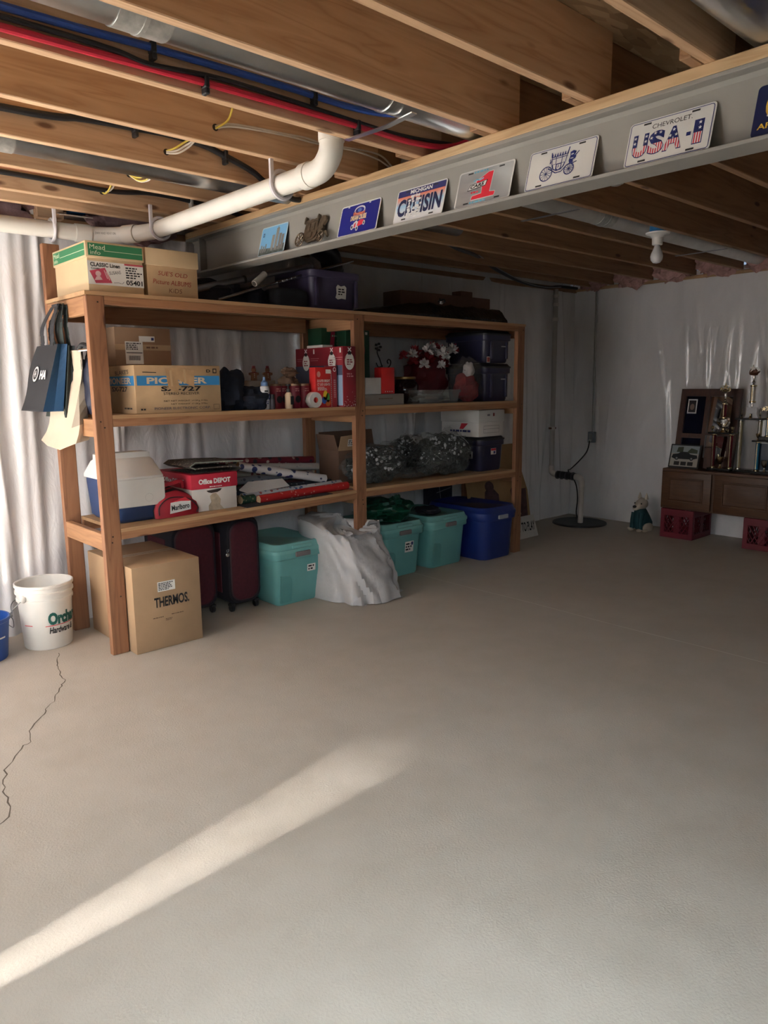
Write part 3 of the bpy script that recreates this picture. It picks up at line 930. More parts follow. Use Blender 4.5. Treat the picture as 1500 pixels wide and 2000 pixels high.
# gingerbread ornaments on a small carton
t, f, *_ = carton('beige_carton', 'small beige carton behind the glue bottle, carrying two ornaments', 2.47, 2.66, 3.93, 4.08, Z2, 1.418, mat('grey beige card', (0.30, 0.25, 0.21), 0.85))
GING = mat('gingerbread', (0.20, 0.09, 0.045), 0.8, var=0.15)
for k, x in enumerate((2.522, 2.622)):
    t = thing('gingerbread_figure', ['left of two gingerbread men standing on the beige carton', 'right of two gingerbread men standing on the beige carton'][k], 'ornament', (x, 3.96, 1.4187), 0, 'gingerbread ornaments')
    bb = B()
    bb.prism([(-0.020, 0), (-0.004, 0), (0, 0.012), (0.004, 0), (0.020, 0), (0.018, 0.03), (0.034, 0.034), (0.034, 0.048), (0.016, 0.05), (-0.016, 0.05), (-0.034, 0.048), (-0.034, 0.034), (-0.018, 0.03)], (0, -0.006, 0), (1, 0, 0), (0, 0, 1), (0, 0.012, 0))
    bb.build('body', GING, t)
    B().blob((0, 0, 0.063), (0.017, 0.008, 0.016), amp=0, n=14, m=8).build('head', GING, t)
    B().lathe([(0.016, 0.074), (0.009, 0.079), (0.010, 0.088), (0.004, 0.09)], 12).build('hat', mat('dark red felt', (0.16, 0.02, 0.025), 0.9), t)
    B().box(-0.018, 0.018, -0.008, 0.008, 0.046, 0.052, 0.002, 1).build('scarf', mat('dark red felt', (0.16, 0.02, 0.025), 0.9), t)
    ff_ = Face(t, (0, -0.0062, 0))
    ff_.polys([[(-0.003, z), (0.003, z), (0.003, z + 0.004), (-0.003, z + 0.004)] for z in (0.018, 0.028, 0.038)], WHITE, 'buttons')

# craft bits
t = bottle('glue_bottle', 'white craft bottle with blue cap in front of the navy garment', 2.448, 3.735, Z2, [(0.026, 0), (0.029, 0.004), (0.029, 0.115), (0.024, 0.135), (0.012, 0.142)], mat('white bottle plastic', (0.66, 0.66, 0.68), 0.4, var=0.03), [(0.021, 0.138), (0.021, 0.158), (0.009, 0.170), (0.006, 0.190)], mat('blue cap', (0.12, 0.22, 0.42), 0.5))
f = Face(t, (0, -0.0296, 0)); f.text('20', 0.002, 0.075, 0.034, 0.034, NAVY, bold=0.03); f.scribble(-0.02, 0.1, 0.02, 0.115, 1, BLACK); f.scribble(-0.02, 0.03, 0.02, 0.05, 2, NAVY)
t = bottle('paint_bottle', 'tiny dark bottle standing in front of the white craft bottle', 2.478, 3.70, Z2, [(0.014, 0), (0.015, 0.003), (0.015, 0.06)], mat('dark label', (0.05, 0.04, 0.05), 0.4), [(0.0135, 0.06), (0.0135, 0.088)], BLKPL)
MAR = mat('maroon print', (0.20, 0.012, 0.03), 0.4, var=0.1)
for k, (x, y, lab) in enumerate(((2.555, 3.775, 'leftmost of four maroon tins beside the white craft bottle'), (2.635, 3.83, 'maroon tin behind the cream pump bottle'), (2.700, 3.785, 'maroon tin right of the cream pump bottle'), (2.765, 3.775, 'rightmost of four maroon tins, behind the paper roll'))):
    t = thing('candle_tin', lab, 'tin', (x, y, Z2), 0, 'maroon candle tins')
    B().lathe([(0.034, 0), (0.036, 0.003), (0.036, 0.138), (0.034, 0.141)], 24).build('body', MAR, t)
    B().lathe([(0.037, 0.136), (0.037, 0.148), (0.034, 0.150)], 24).build('lid', mat('dull gold metal', (0.25, 0.16, 0.10), 0.4, 0.7), t)
    f = Face(t, (0, -0.0372, 0)); f.scribble(-0.022, 0.10, 0.022, 0.125, 2, flat('pale pink print', (0.5, 0.25, 0.25))); f.disc(0, 0.055, 0.02, 0.022, BLACK, 'label_spot')
t = bottle('pump_bottle', 'cream plastic bottle with black pump top among the maroon tins', 2.603, 3.712, Z2, [(0.022, 0), (0.024, 0.003), (0.024, 0.082), (0.014, 0.098)], mat('cream plastic', (0.58, 0.44, 0.30), 0.45), [(0.012, 0.098), (0.012, 0.118), (0.004, 0.12), (0.004, 0.136), (0.016, 0.137), (0.016, 0.145)], BLKPL)
Face(t, (0, -0.0246, 0)).rect(-0.004, 0.025, 0.02, 0.075, BLACK, 'label')
t = thing('paper_roll', 'white paper roll lying on its side at the shelf edge', 'paper roll', (2.797, 3.715, Z2))
MR = Matrix.Rotation(math.pi / 2, 4, 'X')
B().lathe([(0.018, -0.05), (0.048, -0.05), (0.048, 0.05), (0.018, 0.05), (0.018, -0.05)], 28, c=(0, 0.03, 0.048), M=MR, caps=False).build('roll', mat('white tissue', (0.72, 0.70, 0.68), 0.9), t)
B().lathe([(0.0165, -0.0492), (0.0178, -0.0492), (0.0178, 0.049), (0.0165, 0.049), (0.0165, -0.0492)], 20, c=(0, 0.03, 0.048), M=MR, caps=False).build('core', CARD, t)
# brown sack
bb = B().blob((2.735, 3.90, Z2 + 0.09), (0.085, 0.07, 0.115), seed=4, amp=0.3, freq=2, floor=Z2, fold=0.25, ff=3, n=30, m=20)
o1 = tag(bb.build('gift_sack', mat('tan satin', (0.22, 0.14, 0.09), 0.5, var=0.15)), 'tan fabric gift sack slumped behind the maroon tins', 'sack')
B().blob((2.72, 3.86, Z2 + 0.222), (0.055, 0.03, 0.025), seed=6, amp=0.5, freq=3, fold=0.3).build('gathered_neck', MATS['tan satin'], o1)
# red Christmas light boxes
RBOX = mat('bright red card', (0.60, 0.025, 0.025), 0.45, var=0.04)
t, f, lf, ff, lff, w, d, h = carton('light_string_box', 'bright red box of coloured LED light strings at shelf edge', 2.80, 2.925, 3.70, 3.765, Z2, 1.496, RBOX, flaps=False)
f.text('25 SUPER BRIGHT', w / 2, 0.165, 0.10, 0.016, WHITE, bold=0.02)
f.text('C7 LED LIGHTS', w / 2, 0.143, 0.10, 0.016, WHITE, bold=0.02)
f.scribble(0.015, 0.105, 0.09, 0.13, 3, WHITE, seed=4)
f.disc(0.025, 0.205, 0.014, 0.018, flat('dusty pink', (0.7, 0.35, 0.3)), 'badge', 2)
f.rect(0.08, 0.21, 0.12, 0.235, PAPER, 'price_tag', 2)
for cx, cy, rx, ry, nm, cc in ((0.075, 0.075, 0.018, 0.03, 'yellow bulb', (0.7, 0.5, 0.03)), (0.095, 0.06, 0.015, 0.03, 'green bulb', (0.08, 0.3, 0.06)), (0.065, 0.045, 0.02, 0.022, 'blue bulb', (0.03, 0.09, 0.35)), (0.095, 0.028, 0.02, 0.02, 'orange bulb', (0.65, 0.15, 0.03))):
    f.disc(cx, cy, rx, ry, flat(nm, cc), 'bulb_picture', 2)
f.lines([((w - 0.002, 0.005 + 0.012 * k), (w - 0.002, 0.011 + 0.012 * k)) for k in range(19)], 0.004, WHITE, 'stitch_print', 2)
t, f, lf, ff, lff, w, d, h = carton('ornament_box', 'narrow dark red box standing right of the bright red light box', 2.929, 2.972, 3.70, 3.78, Z2, 1.505, mat('dark red card', (0.34, 0.02, 0.03), 0.45), flaps=False)
f.polys([[(w / 2 - 0.008, 0.06 + 0.013 * k), (w / 2 + 0.008, 0.06 + 0.013 * k), (w / 2 + 0.008, 0.068 + 0.013 * k), (w / 2 - 0.008, 0.068 + 0.013 * k)] for k in range(9)], flat('pale pink print', (0.5, 0.25, 0.25)), 'small_print', 2)
f.disc(w / 2, 0.235, 0.012, 0.014, WHITE, 'badge', 2); f.disc(w / 2, 0.235, 0.008, 0.009, MATS['dark red card'], 'badge', 3)
CRIM = mat('crimson card', (0.24, 0.014, 0.025), 0.5, var=0.05)
t, f, lf, ff, lff, w, d, h = carton('village_box', 'big crimson Christmas village box with white oval tags, jutting past the post', 2.985, 3.092, 3.655, 4.16, Z2, 1.627, CRIM, flaps=False)


def ovaltag(fc, cx, cy, s):
    fc.disc(cx, cy, 0.036 * s, 0.048 * s, PAPER, 'oval_tag', 2)
    fc.scribble(cx - 0.02 * s, cy - 0.022 * s, cx + 0.022 * s, cy + 0.015 * s, 3, MATS['crimson card'], 'tag_text', 3, seed=int(cx * 100))
    fc.poly([(cx - 0.012 * s, cy + 0.038 * s), (cx + 0.012 * s, cy + 0.038 * s), (cx + 0.012 * s, cy + 0.056 * s), (cx - 0.012 * s, cy + 0.056 * s)], BLACK, 'tag_clip', 3)
    fc.lines([((cx - 0.012 * s, cy + 0.056 * s), (cx + 0.012 * s, cy + 0.078 * s)), ((cx + 0.012 * s, cy + 0.056 * s), (cx - 0.012 * s, cy + 0.078 * s))], 0.006 * s, WHITE, 'tag_ribbon', 3)
    fc.polys([[(cx + sx * 0.028 * s, cy + 0.02 * s), (cx + sx * 0.022 * s, cy + 0.036 * s), (cx + sx * 0.034 * s, cy + 0.012 * s)] for sx in (-1, 1)], BLACK, 'tag_leaf', 3)


ovaltag(f, w / 2, 0.285, 1.1)
f.scribble(0.03, 0.185, 0.09, 0.215, 2, MATS['pale pink print'] if 'pale pink print' in MATS else WHITE, seed=8)
rs = random.Random(5)
for k in range(26):
    f.disc(rs.uniform(0.006, w - 0.006), abs(rs.gauss(0, 0.035)) + 0.004, rs.uniform(0.001, 0.004), rs.uniform(0.001, 0.004), PAPER, 'snow_dot', 2, n=7)
ovaltag(lf, d - 0.11, 0.285, 1.1); ovaltag(lf, 0.12, 0.285, 1.1)
lf.rect(0.0, 0.06, d - 0.005, 0.262, flat('dusk scene', (0.06, 0.07, 0.12)), 'village_picture', 1)
lf.rect(d - 0.06, 0.01, d - 0.005, 0.2, flat('icy blue', (0.25, 0.35, 0.5)), 'snow_picture', 1.4)
for x in (0.02, 0.17, 0.2, d - 0.1, d - 0.06): lf.lines([((x, 0.31), (min(x + 0.06, d), 0.31)), ((x, 0.297), (min(x + 0.05, d), 0.297))], 0.003, MATS['pale pink print'], 'fine_print', 2)
lf.rect(0.2, 0.34, 0.215, 0.37, PAPER, 'price_tag', 2); lf.rect(d - 0.03, 0.34, d - 0.015, 0.37, PAPER, 'price_tag', 2)
GRN = mat('dark green card', (0.012, 0.06, 0.03), 0.45, var=0.05)
t, f, lf, ff, lff, w, d, h = carton('wreath_box', 'dark green box with red ribbon print behind the crimson village box', 3.10, 3.45, 4.02, 4.17, Z2, 1.765, GRN, flaps=False)
f.poly([(0.06, 0.3), (0.10, 0.3), (0.12, h - 0.005), (0.085, h - 0.005)], flat('ribbon red', (0.32, 0.02, 0.05)), 'ribbon_print')
f.scribble(0.09, h - 0.06, 0.18, h - 0.04, 1, flat('pale green print', (0.3, 0.42, 0.3)), seed=22)
f.scribble(0.13, h - 0.11, 0.24, h - 0.075, 2, MATS['pale green print'], seed=12)
tag(B().box(3.0, 3.085, 3.88, 4.05, 1.6275, 1.645, 0.002, 1).build('instruction_card', PAPER), 'folded paper leaflet lying on the crimson village box', 'paper')

# ================================================================== middle shelf, right bay
GREYC = mat('grey card', (0.24, 0.215, 0.20), 0.7, var=0.04)
t, f, *_ = carton('grey_box', 'flat grey box at the front of the right middle shelf', 3.195, 3.560, 3.70, 3.86, Z2, 1.323, GREYC, flaps=False)
f.scribble(0.13, 0.04, 0.26, 0.05, 1, flat('faded print', (0.15, 0.08, 0.05)), seed=23)
tag(B().box(3.225, 3.362, 3.715, 3.80, 1.3235, 1.432, 0.002, 1).build('white_box', mat('white card', (0.55, 0.54, 0.53), 0.6)), 'small plain white box on the flat grey box', 'box')
t, f, *_ = carton('red_box', 'small bright red box with dots on the flat grey box', 3.367, 3.487, 3.715, 3.79, 1.3235, 1.50, RBOX, flaps=False)
f.polys([[(0.03 + 0.02 * k, 0.012), (0.037 + 0.02 * k, 0.012), (0.037 + 0.02 * k, 0.019), (0.03 + 0.02 * k, 0.019)] for k in range(4)], WHITE, 'dots')
t, f, lf, ff, lff, w, d, h = carton('tree_box', 'tall dark green box with red oval seal in right bay', 3.215, 3.425, 3.90, 4.0, Z2, 1.752, GRN, flaps=False)
f.disc(w * 0.62, 0.37, 0.036, 0.058, flat('seal red', (0.28, 0.03, 0.04)), 'red_seal', 2)
f.scribble(w * 0.62 - 0.022, 0.345, w * 0.62 + 0.022, 0.4, 3, MATS['pale pink print'], seed=14, k=3)
f.rect(w - 0.04, h - 0.03, w - 0.02, h - 0.012, PAPER, 'price_tag', 2)
t = thing('wire_stand', 'black scrolled wire ornament stand behind the small red box', 'stand', (3.60, 3.95, Z2))
sp = [(0, 0, 0.0), (0, 0, 0.2), (-0.03, 0, 0.3), (-0.06, 0, 0.36), (-0.05, 0, 0.40)]
B().tube(sp, 0.004, 6, smooth=5).build('stem', BLKPL, t)
B().tube([(0.0, 0, 0.22), (0.03, 0, 0.25), (0.06, 0, 0.27), (0.07, 0, 0.30), (0.05, 0, 0.315), (0.035, 0, 0.30), (0.045, 0, 0.285)], 0.004, 6, smooth=5).build('scroll', BLKPL, t)
B().tube([(-0.01, 0, 0.27), (-0.05, 0, 0.26), (-0.07, 0, 0.29)], 0.0035, 6, smooth=5).build('scroll', BLKPL, t)
for k in range(5):
    a = k * 1.25
    B().blob((-0.05 + 0.022 * math.cos(a), 0, 0.40 + 0.022 * math.sin(a)), (0.016, 0.004, 0.009), seed=k, amp=0.3, n=8, m=6).build('leaf', BLKPL, t)
B().lathe([(0.05, 0), (0.05, 0.006), (0.01, 0.01)], 16).build('base', BLKPL, t)
t = thing('glass_bowl', 'dark rounded candle bowl with gold rim in the right bay', 'bowl', (3.76, 3.90, Z2))
B().lathe([(0.05, 0), (0.085, 0.03), (0.103, 0.08), (0.10, 0.13), (0.075, 0.175)], 28).build('bowl', mat('dark glazed glass', (0.02, 0.008, 0.010), 0.12, var=0), t)
B().lathe([(0.076, 0.172), (0.08, 0.176), (0.08, 0.19), (0.074, 0.192), (0.07, 0.176)], 28).build('rim', mat('tarnished gold', (0.30, 0.2, 0.08), 0.4, 0.8), t)
CLR = clearfilm('clear rigid plastic', (0.4, 0.41, 0.41), 0.4, 0.2)
t = thing('clear_tray', 'shallow clear plastic storage tray with lid on the right middle shelf', 'tray', (3.93, 3.80, Z2))
B().loft([rrect(0.40, 0.18, 0.02, 0.001), rrect(0.43, 0.2, 0.025, 0.075), rrect(0.445, 0.215, 0.025, 0.076), rrect(0.445, 0.215, 0.025, 0.082)]).build('tray', CLR, t)
B().loft([rrect(0.45, 0.22, 0.025, 0.083), rrect(0.44, 0.21, 0.025, 0.096)]).build('lid', CLR, t)
B().blob((-0.02, 0, 0.035), (0.18, 0.075, 0.028), seed=2, amp=0.4, freq=4, floor=0.004).build('contents', mat('dusty grey cloth', (0.12, 0.11, 0.10), 0.9), t)
# artificial bouquet
t = thing('flower_bouquet', 'artificial bouquet of white and dark red blooms in a red wrap', 'flowers', (4.05, 3.98, Z2))
REDW = mat('dark red wrap', (0.10, 0.008, 0.014), 0.4, var=0.3, bmp=0.4, bscale=25)
B().blob((0.0, 0, 0.16), (0.19, 0.12, 0.19), seed=12, amp=0.25, fold=0.2, ff=4, floor=0, n=30, m=18).build('wrap', REDW, t)
WP = mat('white petals', (0.62, 0.58, 0.58), 0.8, var=0.1)
RP = mat('dark red petals', (0.24, 0.012, 0.02), 0.7, var=0.2)


def bloom(parent, c, r, m, seed):
    rs_ = random.Random(seed)
    bb_ = B()
    for k in range(38):
        a, e = rs_.uniform(0, 6.28), rs_.uniform(-0.5, 1.5)
        dv = V((math.cos(a) * math.cos(e), math.sin(a) * math.cos(e) * 0.8, math.sin(e)))
        sd = dv.cross(V((rs_.uniform(-1, 1), rs_.uniform(-1, 1), rs_.uniform(-1, 1)))).normalized()
        tip = V(c) + dv * r * rs_.uniform(0.8, 1.1)
        mid_ = V(c) + dv * r * 0.6
        bb_.poly([V(c), mid_ + sd * r * 0.2, tip, mid_ - sd * r * 0.2])
    return bb_.build('bloom', m, parent, smooth=0)


for k, (x, z, r) in enumerate(((-0.235, 0.345, 0.05), (-0.10, 0.378, 0.062), (0.045, 0.362, 0.06), (0.185, 0.385, 0.06), (-0.135, 0.275, 0.056), (0.04, 0.268, 0.048), (-0.03, 0.395, 0.05), (0.10, 0.335, 0.045))):
    bloom(t, (x, -0.11 - 0.015 * (k % 3), z), r, WP, k)
for k, (x, z, r) in enumerate(((-0.285, 0.335, 0.05), (-0.17, 0.365, 0.06), (-0.03, 0.315, 0.08), (0.11, 0.38, 0.06), (0.25, 0.395, 0.052), (0.12, 0.295, 0.07), (-0.08, 0.262, 0.07), (-0.2, 0.30, 0.055), (0.02, 0.41, 0.05))):
    bloom(t, (x, -0.07, z), r, RP, k + 30)
# clear bag of ornaments
t = thing('ornament_bag', 'clear plastic bag holding red and white soft ornaments', 'bag', (4.30, 3.79, Z2))
B().blob((0, 0, 0.10), (0.11, 0.07, 0.11), seed=3, amp=0.35, floor=0.004).build('red_plush', mat('red plush', (0.26, 0.03, 0.035), 0.9, var=0.2), t)
B().blob((0.02, -0.01, 0.24), (0.05, 0.04, 0.06), seed=9, amp=0.3).build('white_plush', WP, t)
B().blob((0, 0, 0.15), (0.155, 0.09, 0.17), seed=14, amp=0.3, fold=0.25, ff=3.5, floor=0.002, n=30, m=22).build('bag_film', clearfilm('clear bag film', (0.3, 0.28, 0.27), 0.14, 0.08), t)
# two navy totes stacked
NAVT = mat('navy plastic', (0.022, 0.022, 0.055), 0.35, var=0.05)
GLID = mat('dark lid plastic', (0.012, 0.014, 0.018), 0.5, var=0.05)
LATG = mat('light latch', (0.55, 0.55, 0.55), 0.4, var=0)
for k, (zz, lab) in enumerate(((Z2, 'lower of two stacked navy totes at the right end of middle shelf'), (Z2 + 0.296, 'upper of two stacked navy totes at the right end of middle shelf'))):
    t, w, d, hb = tote('storage_tote', lab, 4.455, 4.783, 3.72, 4.17, zz, 0.29 if k == 0 else 0.245, NAVT, lidm=GLID, lidh=0.035, taper=0.022, group='navy totes on middle shelf')
    f = Face(t, (0, -d / 2 + 0.004, 0))
    f.lines([((0.02, hb - 0.085), (0.075, hb - 0.085))], 0.009, LATG, 'label_slot', 2)
    for x in (-0.09, 0.095): B().box(x - 0.012, x + 0.012, -d / 2 + 0.002, -d / 2 + 0.02, 0.03, hb - 0.05, 0.006, 2).build('rib', NAVT, t)
    if k == 1: f.rect(-0.155, 0.0, -0.115, 0.045, PAPER, 'sticker', 2); f.rect(-0.15, 0.005, -0.12, 0.04, flat('sticker red', (0.3, 0.05, 0.05)), 'sticker_print', 3)

# ================================================================== lower shelf, left bay
# lunch cooler with peaked white lid
zc = Z3(1.65) + 0.001
t = thing('cooler', 'blue and white hard cooler with peaked lid at the left end', 'cooler', (1.655, 3.97, zc))
CBL = mat('cooler blue', (0.022, 0.052, 0.145), 0.45, var=0.04)
CWH = mat('cooler white', (0.72, 0.70, 0.67), 0.45, var=0.03)


def cring(hw, hd, r, z): return rrect(hw * 2, hd * 2, r, z, 4)


B().loft([cring(0.112, 0.165, 0.03, 0), cring(0.13, 0.185, 0.04, 0.02), cring(0.14, 0.2, 0.04, 0.20), cring(0.14, 0.2, 0.04, 0.228)]).build('body', CBL, t, smooth=50)
# tent lid: swings, ridge along X
pf = [(-0.202, 0.226), (-0.202, 0.245), (-0.085, 0.325), (-0.05, 0.335), (-0.045, 0.365), (0.045, 0.365), (0.05, 0.335), (0.085, 0.325), (0.202, 0.245), (0.202, 0.226)]
bb = B()
bb.loft([[V((x, y * s, 0.226 + (z - 0.226) * s2)) for y, z in pf] for x, s, s2 in ((-0.142, 0.97, 0.96), (-0.13, 1, 1), (0.13, 1, 1), (0.142, 0.97, 0.96))])
bb.build('lid', CWH, t)
# white side cheek wraps down the front
B().box(-0.138, 0.143, -0.207, -0.196, 0.085, 0.235, 0.008, 2).build('swing_handle', CWH, t)
Face(t, (0, -0.2075, 0)).ring(0.05, 0.13, 0.022, 0.003, mat('embossed white', (0.6, 0.58, 0.56), 0.5), 'emblem')
# red sports bag
zc = Z3(1.85) + 0.001
t = thing('duffel_bag', 'small red and black zip bag with cigarette brand patch', 'bag', (1.865, 3.86, zc), 0.05)
BAGR = mat('red nylon', (0.36, 0.014, 0.03), 0.6, var=0.1, bmp=0.2, bscale=90)
prof = [(-0.135, 0.0), (-0.14, 0.05), (-0.12, 0.11), (-0.06, 0.15), (0.0, 0.16), (0.07, 0.13), (0.125, 0.09), (0.14, 0.04), (0.135, 0.0)]
bb = B()
bb.loft([[V((x * s * (1 + 0.04 * noise.noise(V((x * 20, y * 20, 1)))), y, z * s2)) for x, z in prof] for y, s, s2 in ((-0.10, 0.9, 0.75), (-0.085, 0.98, 0.9), (-0.04, 1, 1), (0.04, 1, 1.02), (0.09, 0.98, 0.95), (0.105, 0.9, 0.8))])
bb.build('body', BAGR, t, smooth=60)
bb = B().loft([[V((x * 1.01 * s, y, z * 1.01 * s2)) for x, z in prof] for y, s, s2 in ((-0.082, 0.99, 0.915), (-0.03, 1.0, 1.0), (0.03, 1, 1.01))], cap0=False, cap1=False)
bb.build('black_panel', mat('black nylon', (0.012, 0.012, 0.014), 0.7), t, smooth=60)
B().tube([(-0.10, -0.03, 0.12), (-0.06, -0.05, 0.17), (0.0, -0.06, 0.185), (0.05, -0.05, 0.19), (0.07, -0.03, 0.15)], 0.011, 8, smooth=5).build('strap', BAGR, t)
B().tube([(-0.12, -0.104, 0.02), (-0.115, -0.104, 0.07), (-0.05, -0.103, 0.11), (0.06, -0.103, 0.095), (0.12, -0.103, 0.04), (0.11, -0.104, 0.012)], 0.003, 6, smooth=4).build('piping', BLKPL, t)
f = Face(t, (0, -0.1015, 0.02), u=(0, -0.04, 1))
f.poly([(-0.055, 0.0), (0.075, 0.012), (0.075, 0.06), (0.04, 0.085), (-0.05, 0.062)], WHITE, 'patch', 2)
f.poly([(-0.052, 0.062), (0.04, 0.086), (0.075, 0.06), (0.01, 0.066)], RED, 'patch_chevron', 3)
f.text('Marlboro', 0.01, 0.034, 0.11, 0.03, BLACK, bold=0.02, k=4, rot=0.06)
# paper carton
zc = Z3(2.1) + 0.001
t, f, lf, ff, lff, w, d, h = carton('paper_carton', 'white copy paper carton with red office store lid', 1.962, 2.250, 3.77, 4.19, zc, zc + 0.215, mat('white carton', (0.66, 0.63, 0.60), 0.7, var=0.05), lid=0.085, lidm=mat('red lid card', (0.50, 0.022, 0.05), 0.6, var=0.04))
ff.text('Office DEPOT', w / 2 + 0.005, h - 0.043, 0.205, 0.03, WHITE, bold=0.05)
lff.text('Office DEPOT', d - 0.2, h - 0.045, 0.26, 0.026, WHITE, bold=0.03)
ff.scribble(w / 2 - 0.03, h - 0.079, w / 2 + 0.06, h - 0.071, 1, WHITE, seed=24)
f.poly([(0.09, 0.118), (0.19, 0.124), (0.18, 0.112), (0.16, 0.104), (0.12, 0.102), (0.10, 0.108)], mat('hand hole', (0.05, 0.035, 0.03), 0.9), 'hand_hole', 2)
f.poly([(0.10, 0.0), (0.20, 0.0), (0.175, 0.03), (0.18, 0.06), (0.165, 0.085), (0.15, 0.10), (0.13, 0.10), (0.11, 0.085), (0.118, 0.05), (0.10, 0.03)], mat('water stain', (0.48, 0.40, 0.30), 0.8, var=0.2, scale=30), 'stain', 1)
# folded doormat on the carton
MATM = dots('woven doormat', (0.075, 0.06, 0.05), (0.26, 0.22, 0.18), scale=55, size=0.3, rough=0.95)
t = thing('doormat', 'folded grey patterned mat lying on the red-lidded carton', 'mat', (2.10, 3.93, zc + 0.217), 0.05)
fold = [(-0.13, 0.001), (0.17, 0.001), (0.18, 0.012), (0.10, 0.022), (-0.12, 0.024), (-0.155, 0.042), (-0.12, 0.062), (0.05, 0.058), (0.2, 0.05), (0.2, 0.044), (0.05, 0.05), (-0.115, 0.054), (-0.145, 0.042), (-0.12, 0.031), (0.11, 0.029), (0.19, 0.014), (0.175, 0.0)]
bb = B()
bb.loft([[V((x, y, z + 0.004)) for x, z in fold] for y in (-0.16, 0.14)])
bb.build('folded_mat', MATM, t)
B().tube([(x, -0.161, z + 0.004) for x, z in fold[4:9]], 0.003, 6).build('binding', mat('pale green binding', (0.30, 0.36, 0.30), 0.8), t)
# wrapping paper rolls
ROLL = [
    ('maroon wrapping paper roll with snowmen at the back of the lower shelf', (2.30, 4.13, 0.915), (3.08, 4.13, 0.875), 0.024, dots('paper maroon', (0.16, 0.015, 0.03), (0.55, 0.48, 0.42), 24, 0.3, third=(0.02, 0.02, 0.03))),
    ('white wrapping paper roll with navy circles lying askew on the pile', (2.37, 3.95, 0.90), (2.98, 3.86, 0.772), 0.028, dots('paper navy circles', (0.55, 0.54, 0.55), (0.02, 0.03, 0.12), 19, 0.33)),
    ('plain white wrapping paper roll pointing right behind the circle roll', (2.36, 4.06, 0.885), (3.055, 4.04, 0.835), 0.024, dots('paper plain', (0.48, 0.46, 0.44), (0.30, 0.28, 0.28), 30, 0.12)),
    ('tan striped wrapping paper roll under the plain white roll', (2.62, 4.0, 0.82), (3.09, 3.99, 0.745), 0.018, dots('paper tan', (0.30, 0.24, 0.17), (0.18, 0.2, 0.12), 40, 0.3)),
    ('pale wrapping paper roll with small blue print behind the red roll', (2.33, 3.85, 0.718), (3.085, 3.83, 0.733), 0.025, dots('paper pale blue', (0.42, 0.44, 0.48), (0.05, 0.09, 0.22), 36, 0.28, third=(0.3, 0.08, 0.08))),
    ('red wrapping paper roll at the front edge of the lower shelf', (2.395, 3.765, 0.708), (3.09, 3.765, 0.726), 0.026, dots('paper red', (0.42, 0.018, 0.02), (0.55, 0.3, 0.25), 34, 0.16)),
    ('dark green wrapping paper roll beside the white paper carton', (2.29, 3.80, 0.712), (2.39, 3.81, 0.712), 0.026, dots('paper green', (0.012, 0.05, 0.03), (0.2, 0.18, 0.1), 40, 0.2)),
    ('grey silver wrapping paper roll in the middle of the pile', (2.34, 4.0, 0.80), (2.95, 3.97, 0.80), 0.024, dots('paper silver', (0.22, 0.22, 0.24), (0.08, 0.09, 0.12), 30, 0.3)),
    ('cream wrapping paper roll in the back of the pile', (2.34, 4.10, 0.84), (3.05, 4.09, 0.80), 0.024, dots('paper cream', (0.42, 0.36, 0.28), (0.16, 0.04, 0.04), 28, 0.25)),
    ('dark patterned wrapping paper roll at the bottom of the pile', (2.33, 3.93, 0.745), (3.07, 3.92, 0.735), 0.024, dots('paper dark', (0.03, 0.035, 0.05), (0.2, 0.2, 0.22), 32, 0.2)),
    ('red and green plaid wrapping paper roll under the cream roll', (2.33, 4.06, 0.765), (3.07, 4.06, 0.755), 0.024, dots('paper plaid', (0.10, 0.03, 0.03), (0.03, 0.08, 0.04), 25, 0.35)),
]
for lab, a, c, r, mm in ROLL:
    a, c = V(a), V(c)
    t = thing('wrapping_paper_roll', lab, 'wrapping paper', tuple(a), 0, 'wrapping paper rolls')
    B().tube([V((0, 0, 0)), c - a], r, 18, caps=False).build('paper', mm, t)
    dv = (c - a)
    B().tube([dv * 0.002, dv * 0.998], r * 0.93, 14).build('core', CARD, t)
t = thing('gift_box', 'flat white folded gift box lying between the wrapping rolls', 'box', (2.52, 3.86, 0.742), 0.0)
bb = B().prism([(-0.15, 0.0), (0.16, 0.0), (0.13, 0.055), (-0.08, 0.07)], (0, -0.02, 0.005), (1, 0, 0.05), (0, 0.5, 0.8), (0, 0.01, 0.006))
bb.build('panel', mat('white card', (0.55, 0.54, 0.53), 0.6), t)
B().prism([(-0.15, 0.0), (-0.08, 0.07), (-0.12, 0.075), (-0.2, 0.03)], (0, -0.024, 0.005), (1, 0, 0.05), (0, 0.5, 0.8), (0, 0.008, 0.005)).build('flap', MATS['white card'], t)
t = thing('banner', 'black printed banner lying flat at the edge of the lower shelf', 'banner', (2.60, 3.75, Z3(2.6) + 0.002), 0)
B().loft([[V((x, y, (x) * 0.0218 + dz)) for y, dz in ((-0.072, 0), (0.06, 0), (0.06, 0.003), (-0.072, 0.003))] for x in (-0.34, 0.30)]).build('cloth', mat('black banner cloth', (0.014, 0.015, 0.02), 0.8), t)
Face(t, (0.05, -0.05, 0.0055), r=(1, 0, 0.0218), u=(0, 1, 0)).scribble(-0.14, -0.014, 0.18, 0.014, 1, mat('grey print on banner', (0.2, 0.2, 0.22), 0.8), seed=25)

